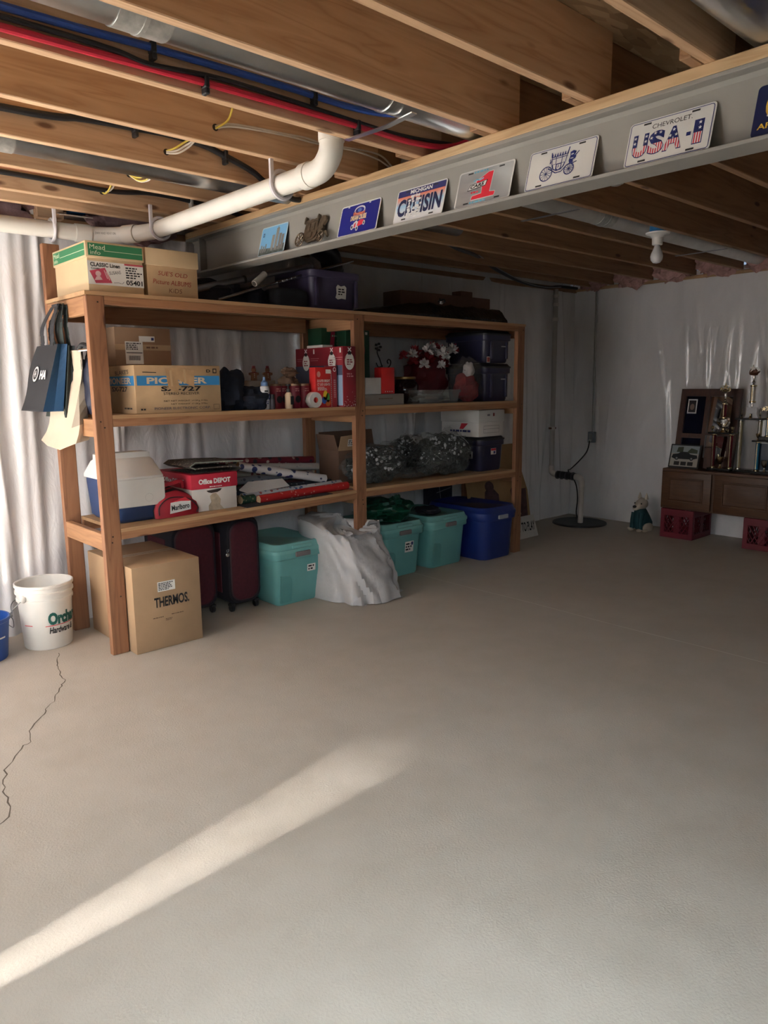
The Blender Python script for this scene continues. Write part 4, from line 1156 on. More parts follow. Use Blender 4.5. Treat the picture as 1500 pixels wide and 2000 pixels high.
# ================================================================== lower shelf, right bay
zc = Z3(3.5) + 0.001
t = thing('open_carton', 'open brown carton with raised flaps behind the middle post', 'box', (3.43, 4.06, zc))
B().box(-0.26, 0.26, -0.11, 0.11, 0, 0.24, 0.003, 1).build('body', DKCARD, t)
B().prism([(-0.26, 0), (0.26, 0), (0.25, 0.12), (-0.25, 0.12)], (0, 0.11, 0.235), (1, 0, 0), (0, 0.1, 1), (0, -0.004, 0)).build('flap', DKCARD, t)
B().prism([(-0.11, 0), (0.11, 0), (0.10, 0.11), (-0.10, 0.11)], (-0.26, 0, 0.235), (0, -1, 0), (-0.25, 0, 1), (0.004, 0, 0)).build('flap', DKCARD, t)
fl_ = B().prism([(-0.26, 0), (-0.07, 0), (-0.03, 0.115), (-0.25, 0.1)], (0, -0.11, 0.235), (1, 0, 0), (0, -0.22, 1), (0, 0.004, 0)).build('flap', CARD, t)
f = Face(t, (-0.20, -0.138, 0.275), r=(1, 0, 0), u=(0, -0.22, 1)); f.rect(0, -0.01, 0.07, 0.04, PAPER, 'label', 2); f.scribble(0.005, -0.005, 0.065, 0.035, 3, BLACK, k=3)
TIN = mat('tinsel garland', (0.06, 0.066, 0.06), 0.5, var=0.7, scale=45, bmp=1.0, bscale=70, dist=0.03)
SPK = mat('frosted silver tips', (0.62, 0.62, 0.64), 0.35, 0.2, var=0)
FILM = clearfilm('cling film', (0.25, 0.26, 0.26), 0.16, 0.08)


def garland_bag(label, x, y, rad, seed, neck):
    z = Z3(x) + 0.002
    t_ = thing('garland_bag', label, 'bag', (x, y, z), 0, 'clear bags of garland')
    rx, ry, rz_ = rad
    B().blob((0, 0, rz_ * 0.9), (rx * 0.84, ry * 0.8, rz_ * 0.84), seed=seed, amp=0.45, freq=3.5, floor=0.006, fold=0.3, ff=7, n=30, m=20).build('garland', TIN, t_)
    rs_ = random.Random(seed)
    bb_ = B()
    for k in range(60):
        a, e = rs_.uniform(3.3, 6.2), rs_.uniform(-0.3, 1.2)
        c_ = V((rx * 0.82 * math.cos(a) * math.cos(e), ry * 0.8 * math.sin(a) * math.cos(e), rz_ * 0.9 + rz_ * 0.8 * math.sin(e)))
        sz_ = rs_.uniform(0.004, 0.013)
        bb_.blob(c_ * 1.06, (sz_, sz_, sz_ * rs_.uniform(0.5, 1.4)), seed=k, amp=0.5, n=7, m=5)
    tag(bb_.build('silver_tips', SPK, t_), kind='stuff')  # garland tips, enlarged past the film to double as painted sparkle
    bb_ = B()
    for k in range(34):                     # pale tubes standing in for highlights on the film's creases
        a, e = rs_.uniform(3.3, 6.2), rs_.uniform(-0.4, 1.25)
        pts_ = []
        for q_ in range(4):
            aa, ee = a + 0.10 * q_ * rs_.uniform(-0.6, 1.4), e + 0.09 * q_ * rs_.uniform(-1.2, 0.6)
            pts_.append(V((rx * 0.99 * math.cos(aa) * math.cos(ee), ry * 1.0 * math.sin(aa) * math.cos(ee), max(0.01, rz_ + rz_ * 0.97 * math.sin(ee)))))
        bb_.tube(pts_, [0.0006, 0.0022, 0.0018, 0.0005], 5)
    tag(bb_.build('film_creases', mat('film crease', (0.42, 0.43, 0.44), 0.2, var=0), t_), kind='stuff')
    B().blob((0, 0, rz_), (rx, ry, rz_), seed=seed + 1, amp=0.3, freq=2.2, floor=0.002, fold=0.22, ff=4.5, n=40, m=26).build('bag_film', FILM, t_, smooth=25)
    nx, nz = neck
    B().blob((nx, -0.05, nz), (abs(nx) * 0.35, 0.04, 0.035), seed=seed + 5, amp=0.5, freq=3, fold=0.3, floor=0.002).build('gathered_neck', FILM, t_, smooth=25)
    return t_


garland_bag('clear bag of silver-tipped garland just right of the middle post', 3.40, 3.84, (0.26, 0.13, 0.135), 21, (0.27, 0.05))
garland_bag('largest clear bag of garland, in front of the white file box', 4.10, 3.85, (0.30, 0.14, 0.165), 33, (-0.28, 0.05))
garland_bag('clear bag of dark garland tucked behind the two front bags', 3.95, 4.07, (0.19, 0.10, 0.15), 45, (0.12, 0.1))
zc = Z3(4.6) + 0.001
t, w, d, hb = tote('storage_tote', 'navy tote under the white file box on the lower shelf', 4.44, 4.765, 3.755, 4.17, zc, 0.275, NAVT, lidm=GLID, lidh=0.03, taper=0.02)
f = Face(t, (0, -d / 2 + 0.012, 0)); f.rect(-0.02, 0.13, 0.045, 0.18, PAPER, 'sticker', 2); f.rect(-0.018, 0.16, 0.043, 0.178, RED, 'sticker_print', 3); f.rect(0.012, 0.136, 0.036, 0.156, NAVY, 'sticker_print', 3)
lf = Face(t, (-w / 2 + 0.013, 0, 0), **LEFTF); lf.rect(0.06, 0.1, 0.12, 0.16, PAPER, 'sticker', 2); lf.rect(0.075, 0.11, 0.105, 0.15, BLACK, 'sticker_print', 3)
t, f, lf, ff, lff, w, d, h = carton('file_box', 'white file storage box with dark lettering on top of the navy tote', 4.43, 4.735, 3.765, 4.16, zc + 0.2755, 1.180, mat('white carton', (0.66, 0.63, 0.60), 0.7), lid=0.095, lidm=mat('white lid carton', (0.62, 0.60, 0.57), 0.7, var=0.04))
f.lines([((0.06, 0.085), (0.25, 0.085)), ((0.06, 0.03), (0.25, 0.03)), ((0.06, 0.03), (0.06, 0.085)), ((0.25, 0.03), (0.25, 0.085)), ((0.06, 0.06), (0.25, 0.06))], 0.002, MATS['grey print'], 'form_lines')
ff.rect(0.17, h - 0.05, 0.19, h - 0.025, flat('dull red', (0.25, 0.05, 0.05)), 'mark'); ff.scribble(0.1, h - 0.05, 0.16, h - 0.03, 1, MATS['grey print'])
lf.scribble(d - 0.30, 0.03, d - 0.06, 0.058, 1, NAVY, seed=26)
lf.poly([(d - 0.20, 0.06), (d - 0.18, 0.105), (d - 0.11, 0.105), (d - 0.16, 0.06)], RED, 'logo_wedge', 1)

# ================================================================== on the floor under the shelves
t, f, lf, ff, lff, w, d, h = carton('cooler_carton', 'large brown vacuum flask brand carton standing at the left bay floor', 1.506, 1.890, 3.595, 4.19, 0, 0.467, CARD)
f.text('THERMOS.', w / 2 + 0.02, 0.258, 0.20, 0.056, BLACK, bold=0.03)
f.rect(0.135, 0.315, 0.235, 0.368, PAPER, 'packing_label'); f.scribble(0.14, 0.32, 0.23, 0.363, 5, BLACK, seed=6)
DBR = flat('brown print', (0.12, 0.07, 0.04))
f.scribble(0.10, 0.172, 0.19, 0.180, 1, DBR, seed=1); f.scribble(0.205, 0.176, 0.275, 0.184, 1, DBR, seed=2); f.scribble(0.17, 0.150, 0.225, 0.164, 2, DBR, seed=3)
MARF = mat('maroon suitcase fabric', (0.075, 0.010, 0.018), 0.85, var=0.15, scale=60, bmp=0.2, bscale=200)
DKF = mat('dark suitcase fabric', (0.012, 0.010, 0.016), 0.8, var=0.2)
for k, (x0, x1, y0, y1, hh, lab) in enumerate(((1.90, 2.20, 3.94, 4.32, 0.585, 'left of two maroon suitcases, partly hidden by the large brown carton'), (2.225, 2.468, 3.87, 4.30, 0.59, 'right of two maroon suitcases, beside the teal tote with a closed lid'))):
    w, d = x1 - x0, y1 - y0
    t = thing('suitcase', lab, 'suitcase', ((x0 + x1) / 2, (y0 + y1) / 2, 0), 0, 'maroon suitcases')

    def fr(sw, sh, y):      # upright rounded outline
        return [V((p.x, y, p.y)) for p in rrect(sw, sh, 0.07, 0, 6, 0, 0.045 + (hh - 0.045) / 2)]
    H_ = hh - 0.045
    B().loft([fr(w - 0.02, H_ - 0.02, -d / 2 + 0.012), fr(w, H_, -d / 2 + 0.03), fr(w, H_, d / 2 - 0.02), fr(w - 0.03, H_ - 0.03, d / 2)]).build('shell', DKF, t, smooth=50)
    B().loft([fr(w - 0.055, H_ - 0.055, -d / 2 + 0.016), fr(w - 0.06, H_ - 0.06, -d / 2 + 0.003), fr(w - 0.085, H_ - 0.085, -d / 2 - 0.002)]).build('front_pocket', MARF, t, smooth=50)
    B().loft([fr(w - 0.05, H_ - 0.05, -d / 2 + 0.010), fr(w - 0.044, H_ - 0.044, -d / 2 + 0.007), fr(w - 0.05, H_ - 0.05, -d / 2 + 0.003)]).build('zip', mat('zip tape', (0.04, 0.012, 0.02), 0.6), t, smooth=50)
    B().box(-w / 2 - 0.004, -w / 2 + 0.01, -d / 2 + 0.08, d / 2 - 0.07, 0.12, hh - 0.09, 0.003, 1).build('side_panel', MARF, t)
    for sx in (-1, 1):
        for sy in (-1, 1):
            B().lathe([(0.02, -0.012), (0.024, -0.008), (0.024, 0.008), (0.02, 0.012)], 14, c=(sx * (w / 2 - 0.035), sy * (d / 2 - 0.035), 0.0245), M=Matrix.Rotation(math.pi / 2, 4, 'Y')).build('wheel', BLKPL, t)
            B().box(sx * (w / 2 - 0.035) - 0.018, sx * (w / 2 - 0.035) + 0.018, sy * (d / 2 - 0.035) - 0.018, sy * (d / 2 - 0.035) + 0.018, 0.036, 0.055, 0.004, 1).build('wheel_housing', BLKPL, t)
    B().tube([(-0.05, 0, hh - 0.006), (-0.04, 0, hh + 0.008), (0.04, 0, hh + 0.008), (0.05, 0, hh - 0.006)], 0.007, 8).build('handle', BLKPL, t)
    if k == 1:
        B().blob((-w / 2 + 0.0, -d / 2 - 0.006, 0.375), (0.013, 0.004, 0.013), amp=0, n=14, m=8).build('luggage_tag', mat('chrome', (0.7, 0.7, 0.7), 0.15, 1.0, var=0), t)
        B().tube([(-w / 2, -d / 2 - 0.004, 0.39), (-w / 2 - 0.008, -d / 2 - 0.008, 0.405), (-w / 2 + 0.008, -d / 2 - 0.008, 0.408), (-w / 2 + 0.004, -d / 2 - 0.004, 0.392)], 0.002, 6, smooth=4).build('tag_ring', STEEL, t)
TEAL = mat('teal plastic', (0.15, 0.40, 0.385), 0.4, var=0.04)
TEALL = mat('teal lid plastic', (0.18, 0.44, 0.42), 0.4, var=0.04)
DLAT = mat('grey latch', (0.17, 0.15, 0.15), 0.5, var=0)
for k, (x0, x1, lab) in enumerate(((2.485, 2.905, 'teal lidded tote with a handwritten label between suitcases and white sack'), (3.405, 3.826, 'teal tote carrying the green plastic bag'), (3.875, 4.305, 'teal tote with a dark pouch on its lid beside the blue tote'))):
    t, w, d, hb = tote('storage_tote', lab, x0, x1, 3.745 + 0.01 * (k == 1), 4.30, 0, 0.405, TEAL, lidm=TEALL, lidh=0.062, taper=0.035, handle=DLAT, group='teal totes on the floor')
    # moulded window panel on the corner and a lid notch
    B().box(-0.075, 0.075, -d / 2 - 0.003, -d / 2 + 0.03, hb + 0.026, hb + 0.046, 0.004, 2).build('lid_grip', TEALL, t)
    f = Face(t, (0, -d / 2 + 0.024, 0), u=(0, -0.09, 1))
    B().loft([[V((-w / 2 + 0.034 + x, -d / 2 + 0.036 - z * 0.07 - q, z)) for x, z in ((0.02, 0.02), (0.10, 0.02), (0.10, 0.17), (0.085, 0.19), (0.02, 0.2))] for q in (-0.01, 0.0045)]).build('side_panel', mat('teal recessed panel', (0.115, 0.33, 0.315), 0.4), t)
    if k == 0:
        f.rect(0.035, 0.205, 0.10, 0.252, PAPER, 'handwritten_label', 4); f.scribble(0.043, 0.21, 0.095, 0.248, 2, BLACK, k=5, seed=27)
    if k == 1:
        f.rect(0.0, 0.18, 0.085, 0.26, PAPER, 'handwritten_label', 4); f.scribble(0.008, 0.19, 0.075, 0.252, 3, BLACK, k=5, seed=8); f.rect(0.06, 0.23, 0.08, 0.255, NAVY, 'label_mark', 5)
GBG = mat('green bag film', (0.006, 0.075, 0.045), 0.3, var=0.25, scale=10, bmp=0.7, bscale=18, dist=0.02)
bb = B().blob((3.60, 3.97, 0.465), (0.22, 0.19, 0.085), seed=17, amp=0.35, freq=2.5, fold=0.25, ff=4, floor=0.4055, n=36, m=22)
o1 = tag(bb.build('carrier_bag', GBG), 'crumpled green plastic bag heaped on a teal tote', 'bag')
B().blob((3.66, 3.90, 0.53), (0.05, 0.03, 0.045), seed=19, amp=0.6, freq=3, fold=0.4).build('knot', GBG, o1)
tag(B().blob((4.02, 3.92, 0.425), (0.09, 0.10, 0.035), seed=23, amp=0.4, floor=0.4055).build('cloth_pouch', DKCL), 'dark limp pouch lying on the lid of a teal tote', 'pouch')
BLU = mat('royal blue plastic', (0.010, 0.028, 0.17), 0.4, var=0.05)
t, w, d, hb = tote('storage_tote', 'royal blue tote with rounded lid at the right end of the shelving', 4.345, 4.782, 3.62, 4.28, 0, 0.425, BLU, lidm=BLU, lidh=0.07, taper=0.03, handle=mat('pale latch', (0.36, 0.38, 0.42), 0.4), rc=0.09)
# white plastic sack over something boxy
WSK = mat('white sack film', (0.47, 0.46, 0.465), 0.36, var=0.06, scale=4, bmp=0.5, bscale=9, dist=0.02)
rings = []
NA, NT = 110, 30


def sack_pt(a, t_):
    """a: angle round the sack, t_: 0 floor .. 1 top centre"""
    ca, sa = math.cos(a), math.sin(a)
    pw = 0.72
    ex, ey = abs(ca) ** pw * (1 if ca > 0 else -1), abs(sa) ** pw * (1 if sa > 0 else -1)
    e = min(t_ / 0.72, 1.0)                     # side wall, then the top closes
    k = 1.0 - 0.10 * e - 0.06 * math.sin(e * 3.0)
    if t_ > 0.72: k *= max(0.0, 1 - ((t_ - 0.72) / 0.28) ** 1.6)
    front = max(0.0, -sa)
    rx = 0.265 * k; ry = (0.40 - 0.02 * e) * k
    x = 3.085 + rx * ex - 0.05 * e + 0.05 * e * max(0.0, sa)
    y = 3.79 + ry * ey + 0.17 * e * e * front * (1 if t_ <= 0.72 else 0.6)
    z = 0.50 * (1 - (1 - e) ** 1.35) + (0.02 * math.sin((t_ - 0.72) * 5) if t_ > 0.72 else 0)
    z -= 0.07 * front * e * e + 0.03 * max(0.0, ca) * e
    # hanging folds, deeper towards the hem
    q = a * 3.1 + t_ * 1.7
    fd = 0.5 - abs(noise.noise(V((ca * 1.9 + t_ * 2.2, sa * 1.9 - t_ * 1.6, t_ * 1.9 + 4)))) * 2.2
    f2 = 0.5 - abs(noise.noise(V((ca * 4.2 + t_ * 3.4, sa * 4.2 - t_ * 2.5, t_ * 3.5 + 9)))) * 2.2
    am = (0.045 * (1 - e) ** 2 + 0.020) * (0.35 + 0.65 * max(front, max(0.0, ca) * 0.9))
    off = am * fd + am * 0.5 * f2
    x += off * ca; y += off * sa
    if t_ > 0.5: z += 0.018 * f2 + 0.012 * fd
    if y > 3.664 and x > 3.088:               # the middle post stands beside it
        if y - 3.664 < x - 3.088: y = 3.664
        else: x = 3.088
    if t_ < 0.06: z = 0.003 + 0.02 * max(0, f2) * front
    return V((x, y, max(z, 0.003)))


for i in range(NT + 1):
    t_ = min(0.985, i / NT)
    rings.append([sack_pt(2 * math.pi * j / NA, t_) for j in range(NA)])
o1 = tag(B().loft(rings).build('white_sack', WSK, smooth=40), 'big white plastic sack draped over a box between two teal totes', 'sack')

# buckets by the wall
t = thing('bucket', 'white hardware store bucket with ribbed rim beside the shelving', 'bucket', (1.232, 4.115, 0), math.radians(-2))
BKW = mat('white bucket plastic', (0.74, 0.72, 0.68), 0.4, var=0.03)
B().lathe([(0.001, 0.004), (0.118, 0.0), (0.122, 0.006), (0.136, 0.262), (0.143, 0.264), (0.143, 0.276), (0.139, 0.279), (0.140, 0.302), (0.147, 0.304), (0.147, 0.316), (0.142, 0.319), (0.143, 0.338), (0.149, 0.341), (0.149, 0.355), (0.143, 0.357), (0.138, 0.352), (0.118, 0.012), (0.001, 0.01)], 40, caps=False).build('body', BKW, t)
az = math.radians(-150)
ear = V((0.147 * math.cos(az), 0.147 * math.sin(az), 0.29)); ear2 = V((-0.147 * math.cos(az), -0.147 * math.sin(az), 0.29))
dn = V((math.cos(az + 0.9), math.sin(az + 0.9), 0))
mid_ = V((0.20 * math.cos(math.radians(185)), 0.2 * math.sin(math.radians(185)), 0.20))
B().blob(ear, (0.015, 0.015, 0.02), amp=0, n=10, m=8).build('ear', BKW, t)
B().tube([ear, ear + V((-0.045, 0.005, -0.04)), ear + V((-0.075, 0.03, -0.085)), V((-0.165, 0.03, 0.19)), V((-0.13, 0.14, 0.23)), V((0.0, 0.165, 0.27)), ear2], 0.0022, 6, smooth=6).build('bail_wire', mat('wire', (0.2, 0.2, 0.2), 0.4, 0.8), t)
B().tube([ear + V((-0.06, 0.018, -0.068)), ear + V((-0.078, 0.034, -0.095)), V((-0.164, 0.045, 0.18))], 0.007, 8).build('grip', mat('grey grip', (0.3, 0.3, 0.3), 0.6), t)


def bwarp(th0, R0):
    return lambda x, y: V(((R0 + 0.055 * (y - 0.1)) * math.cos(th0 + x / R0), (R0 + 0.055 * (y - 0.1)) * math.sin(th0 + x / R0), y))


fb = Face(t, (0, 0, 0))
wf_ = bwarp(math.radians(-78), 0.1295)
fb.text('Orchard', 0.045, 0.172, 0.20, 0.07, flat('bottle green print', (0.01, 0.10, 0.08)), bold=0.055, warp=wf_)
fb.text('Hardware &', 0.02, 0.108, 0.145, 0.036, BLACK, shear=0.2, bold=0.03, warp=wf_)
fb.text('________', 0.05, 0.134, 0.24, 0.004, RED, warp=wf_)
fb.text('________', -0.16, 0.14, 0.05, 0.004, RED, warp=wf_)
t = thing('bucket', 'blue plastic bucket cut off by the left picture edge', 'bucket', (0.90, 4.10, 0))
B().lathe([(0.001, 0.004), (0.112, 0.0), (0.116, 0.006), (0.136, 0.20), (0.142, 0.205), (0.142, 0.222), (0.134, 0.222), (0.112, 0.012), (0.001, 0.01)], 36, caps=False).build('body', mat('blue bucket plastic', (0.015, 0.075, 0.33), 0.4, var=0.05), t)
B().tube([(0.142, 0, 0.20), (0.165, 0.03, 0.17), (0.168, 0.05, 0.12), (0.14, 0.09, 0.15)], 0.0022, 6, smooth=5).build('bail_wire', MATS['wire'], t)
wb_ = bwarp(math.radians(-62), 0.128)
Face(t, (0, 0, 0)).text('____', 0.01, 0.125, 0.05, 0.008, WHITE, warp=wb_)

# ================================================================== bags hanging on the end of the shelving
t = thing('hanging_nail', 'bent nail in the end rail from which the shopping bags hang', 'nail', (1.408, 3.97, 1.812))
B().tube([(0.002, 0, 0), (-0.05, -0.01, 0.004)], 0.0022, 6).build('nail', STEEL, t)


def totebag(name, label, m, m2, Yl, Yr, zt, zb, xt, xb, gxt, gxb, handle=True, hang=(1.372, 3.975, 1.806)):
    """flat shopping bag against the shelf end: outer face at X xt (top) .. xb (bottom), gusset reaching back to gxt / gxb"""
    t_ = thing(name, label, 'bag', ((xt + gxt) / 2, (Yl + Yr) / 2, zb))
    o_ = V(t_.location)
    rings_ = []
    n_ = 8
    for k in range(n_ + 1):
        s_ = k / n_
        z = zb + (zt - zb) * s_
        xo = xb + (xt - xb) * s_
        xi = gxb + (gxt - gxb) * s_
        yl = Yl + 0.02 * (1 - s_); yr = Yr + (-0.0) * s_
        wob = 0.006 * math.sin(s_ * 7)
        rings_.append([V((xo + wob, yl, z)) - o_, V((xo - 0.004, (yl + yr) / 2, z)) - o_, V((xo, yr, z)) - o_, V((xo * 0.45 + xi * 0.55, yr + 0.018 * (0.3 + s_), z)) - o_, V((xi, yr, z)) - o_, V((xi, yl, z)) - o_, ])
    bb_ = B().loft(rings_, True, False)
    body = bb_.build('body', m, t_, smooth=30)
    bb_ = B()
    bb_.loft([[p + V((-0.0015 if i in (2, 3, 4) else 0, -0.0018, 0)) for i, p in enumerate(r_) if i in (2, 3, 4)] for r_ in rings_], False, False, closed=False)
    bb_.build('gusset', m2, t_, smooth=0)
    if handle:
        hv = V(hang)
        for off, xx in ((0.0, xt), (0.004, gxt)):
            yl = Yl + (Yr - Yl) * 0.33; yr = Yl + (Yr - Yl) * 0.72
            bb2 = B()
            for ya, sg in ((yl, 1), (yr, -1)):
                a = V((xx + off, ya, zt - 0.02)); c_ = hv + V((0.0 if off == 0 else 0.02, sg * 0.022, 0))
                m_ = (a + c_) / 2 + V((-0.02, sg * 0.03, 0.0))
                pts = smoothpath([a, m_, c_], 6)
                L_ = [p + V((0, 0.026, 0)) - o_ for p in pts]; R_ = [p - V((0, 0.026, 0)) - o_ for p in pts]
                for i in range(len(pts) - 1): bb2.poly([L_[i], R_[i], R_[i + 1], L_[i + 1]])
            bb2.box(hv.x - 0.008 + off * 4 - o_.x, hv.x - 0.002 + off * 4 - o_.x, hv.y - 0.04 - o_.y, hv.y + 0.04 - o_.y, hv.z - 0.012 - o_.z, hv.z - o_.z)
            h_ = bb2.build('handle', m, t_, smooth=0)
            sm = h_.modifiers.new('thickness', 'SOLIDIFY'); sm.thickness = 0.0025
    return t_, o_


NWB = mat('black non-woven fabric', (0.022, 0.023, 0.028), 0.8, var=0.08, bmp=0.25, bscale=160)
NWBL = mat('blue non-woven fabric', (0.012, 0.065, 0.16), 0.6, var=0.1)
t, o_ = totebag('shopping_bag', 'black shopping bag with white round emblem and blue gusset, frontmost on the nail', NWB, NWBL, 4.27, 3.935, 1.608, 1.268, 1.352, 1.252, 1.40, 1.352)
fx = Face(t, V((1.30, 4.10, 1.44)) - o_, r=(0, -1, 0), u=(0.100, 0, 0.34), off=-0.0)
fx.n = V((-1, 0, 0.29)).normalized(); fx.off = 0.0075
fx.disc(-0.045, 0.018, 0.041, 0.041, WHITE, 'emblem', 1)
fx.disc(-0.045, 0.018, 0.030, 0.030, BLACK, 'emblem_centre', 1.15)
fx.text('4H', -0.045, 0.018, 0.030, 0.034, WHITE, 'emblem_lettering', k=1.3, bold=0.02)
fx.text('HA', 0.078, 0.012, 0.095, 0.048, WHITE, k=1.25, bold=0.05)
GRB = mat('grey green bag fabric', (0.035, 0.048, 0.046), 0.8, var=0.1)
t, o_ = totebag('shopping_bag', 'dark grey-green shopping bag hanging just behind the black one', GRB, mat('charcoal bag fabric', (0.022, 0.027, 0.03), 0.8), 4.21, 3.925, 1.60, 1.235, 1.404, 1.358, 1.432, 1.408, hang=(1.39, 3.975, 1.803))
CANV = mat('natural canvas', (0.62, 0.52, 0.40), 0.85, var=0.05, bmp=0.2, bscale=120)
t = thing('canvas_bag', 'cream canvas bag with dark trim hanging lowest at the shelf end', 'bag', (1.38, 3.98, 1.09))
o_ = V(t.location)
rg = []
for k in range(11):
    s = k / 10
    z = 1.085 + 0.49 * s
    wv = 0.01 * math.sin(s * 9)
    xo = 1.288 + 0.114 * min(1, s * 1.35) ** 0.8
    yl = 4.12 + 0.03 * s; yr = 3.885
    sag = 0.03 * (1 - s) ** 3
    rg.append([V((xo + wv, yl, z + sag)) - o_, V((xo - 0.008 + wv, (yl + yr) / 2, z + sag * 0.2)) - o_, V((xo + 0.02, yr + 0.02, z - 0.012 * (1 - s))) - o_, V((xo + 0.04, yr, z)) - o_, V(((xo + 1.455) / 2, yr - 0.035 - wv * 2, z + 0.02 * (1 - s))) - o_, V((1.448, yr - 0.02, z + 0.035 * (1 - s))) - o_, V((1.452, yr + 0.05, z + 0.035 * (1 - s))) - o_, V((1.440, yl, z + sag)) - o_])
B().loft(rg, True, True).build('body', CANV, t, smooth=60)
B().loft([[p + V((-0.002, -0.003, 0)) for i, p in enumerate(r_) if i in (3, 4, 5)] for r_ in rg[2:]], False, False, closed=False).build('side_strap', mat('taupe strap', (0.33, 0.28, 0.22), 0.8), t, smooth=0)
B().loft([[p * 1.0 + V((-0.004 if i == 3 else 0.002, -0.006, 0)) for i, p in enumerate(r_) if i in (3, 4, 5)] for r_ in (rg[8], rg[9])], False, False, closed=False).build('dark_band', mat('black band', (0.012, 0.012, 0.015), 0.7), t, smooth=0)
B().tube([V((1.425, 3.85, 1.58)) - o_, V((1.43, 3.82, 1.60)) - o_, V((1.445, 3.78, 1.59)) - o_, V((1.45, 3.75, 1.575)) - o_], 0.012, 8, smooth=4).build('carry_strap', BLKPL, t)
B().tube([V((1.42, 3.84, 1.572)) - o_, V((1.45, 3.80, 1.575)) - o_], 0.008, 8).build('buckle', mat('chrome', (0.7, 0.7, 0.7), 0.15, 1.0, var=0), t)
t = thing('backpack', 'dark navy bag hanging inside the end frame behind the post', 'bag', (1.56, 3.95, Z2))
B().blob((-0.07, -0.09, 0.14), (0.055, 0.09, 0.17), seed=61, amp=0.25, floor=0.002, n=24, m=18).build('body', mat('navy nylon', (0.010, 0.014, 0.035), 0.5, var=0.2), t)
B().tube([(-0.08, -0.15, 0.25), (-0.09, -0.17, 0.32), (-0.08, -0.12, 0.36), (-0.07, -0.06, 0.3)], 0.008, 8, smooth=5).build('strap', BLKPL, t)

# ================================================================== signs by the right end
t = thing('cardboard_display', 'tall tan cardboard display with dark pictures leaning behind the right post', 'display board', (5.12, 4.05, 0))
tilt = V((0.0, 0.24, 0.97)).normalized()
TANC = mat('tan display card', (0.33, 0.20, 0.09), 0.8, var=0.08)
B().prism([(-0.42, 0), (0.36, 0), (0.39, 0.10), (0.42, 0.42), (0.33, 0.86), (-0.40, 0.86)], (0, -0.04, 0.002), (1, 0, 0), tilt, (0, 0.008, 0)).build('board', TANC, t)
f = Face(t, (0, -0.04, 0), u=tilt, off=0.0012)
DP = mat('dark brown print', (0.085, 0.04, 0.04), 0.7, var=0.4, scale=25)
f.poly([(0.17, 0.16), (0.36, 0.18), (0.40, 0.44), (0.27, 0.44), (0.21, 0.48), (0.17, 0.44)], DP, 'picture')
f.poly([(-0.22, 0.20), (-0.02, 0.20), (0.0, 0.42), (-0.05, 0.47), (-0.12, 0.5), (-0.18, 0.46), (-0.21, 0.36)], DP, 'picture')
f.disc(-0.11, 0.5, 0.06, 0.05, DP, 'picture')
f.scribble(-0.16, 0.26, -0.06, 0.31, 1, mat('pale print', (0.45, 0.36, 0.28), 0.7), seed=28)
f.scribble(0.2, 0.2, 0.3, 0.27, 2, MATS['pale print'], seed=4)
t = thing('paper_sign', 'white sign with bold black words on the floor by the right post', 'sign', (5.27, 3.955, 0))
tl = V((0, 0.2, 0.98)).normalized()
B().prism([(-0.24, 0), (0.245, 0), (0.215, 0.20), (-0.22, 0.2)], (0, 0, 0.001), (1, 0, 0), tl, (0, 0.004, 0)).build('board', mat('white sign card', (0.58, 0.54, 0.50), 0.7, var=0.04), t)
Face(t, (0, 0, 0), u=tl).text('PAY TO PLAY', 0.065, 0.105, 0.29, 0.085, BLACK, bold=0.02)
t, f, lf, ff, lff, w, d, h = carton('navy_box', 'navy box with thin white lines behind the blue tote', 4.40, 4.70, 4.285, 4.345, 0, 0.60, mat('navy card', (0.012, 0.014, 0.03), 0.6), flaps=False)
f.lines([((0.12, 0.60), (0.16, 0.38)), ((0.10, 0.47), (0.28, 0.5))], 0.006, mat('grey line print', (0.3, 0.3, 0.32), 0.7), 'line_print')

# ================================================================== corner: sump and its pipes
t = thing('sump_pit_cover', 'round black sump pit cover on the floor in the corner', 'cover', (6.30, 4.03, 0))
B().lathe([(0.265, 0.0), (0.262, 0.012), (0.24, 0.018), (0.22, 0.014), (0.06, 0.02), (0.001, 0.02)], 40).build('cover', BLKPL, t)
PVCD = mat('dusty white pvc', (0.58, 0.53, 0.49), 0.45, var=0.05)
t = thing('sump_discharge_pipe', 'white sump discharge pipe rising from the cover and up the corner wall', 'pipe', (6.23, 3.975, 0.02))
o_ = V(t.location)
B().tube([V((6.23, 3.975, 0.021)) - o_, V((6.23, 3.975, 0.40)) - o_], 0.026, 16).build('riser', PVCD, t)
B().tube([V((6.23, 3.975, 0.385)) - o_, V((6.23, 3.975, 0.43)) - o_, V((6.23, 3.99, 0.458)) - o_, V((6.23, 4.02, 0.468)) - o_, V((6.23, 4.06, 0.470)) - o_], 0.031, 16, smooth=4).build('elbow', PVCD, t)
B().tube([V((6.23, 4.05, 0.470)) - o_, V((6.235, 4.26, 0.478)) - o_], 0.036, 16).build('check_valve', BLKPL, t)
for yy in (4.07, 4.14, 4.2, 4.25):
    B().tube([V((6.232, yy, 0.472)) - o_, V((6.232, yy + 0.012, 0.472)) - o_], 0.041, 16).build('clamp', mat('clamp band', (0.09, 0.09, 0.10), 0.3, 0.6), t)
B().tube([V((6.235, 4.25, 0.478)) - o_, V((6.237, 4.31, 0.482)) - o_, V((6.24, 4.335, 0.51)) - o_, V((6.24, 4.338, 0.56)) - o_], 0.030, 16, smooth=4).build('elbow', PVCD, t)
B().tube([V((6.24, 4.338, 0.55)) - o_, V((6.24, 4.345, 2.28)) - o_], 0.024, 16).build('upright', mat('grey pvc', (0.42, 0.39, 0.37), 0.5), t)
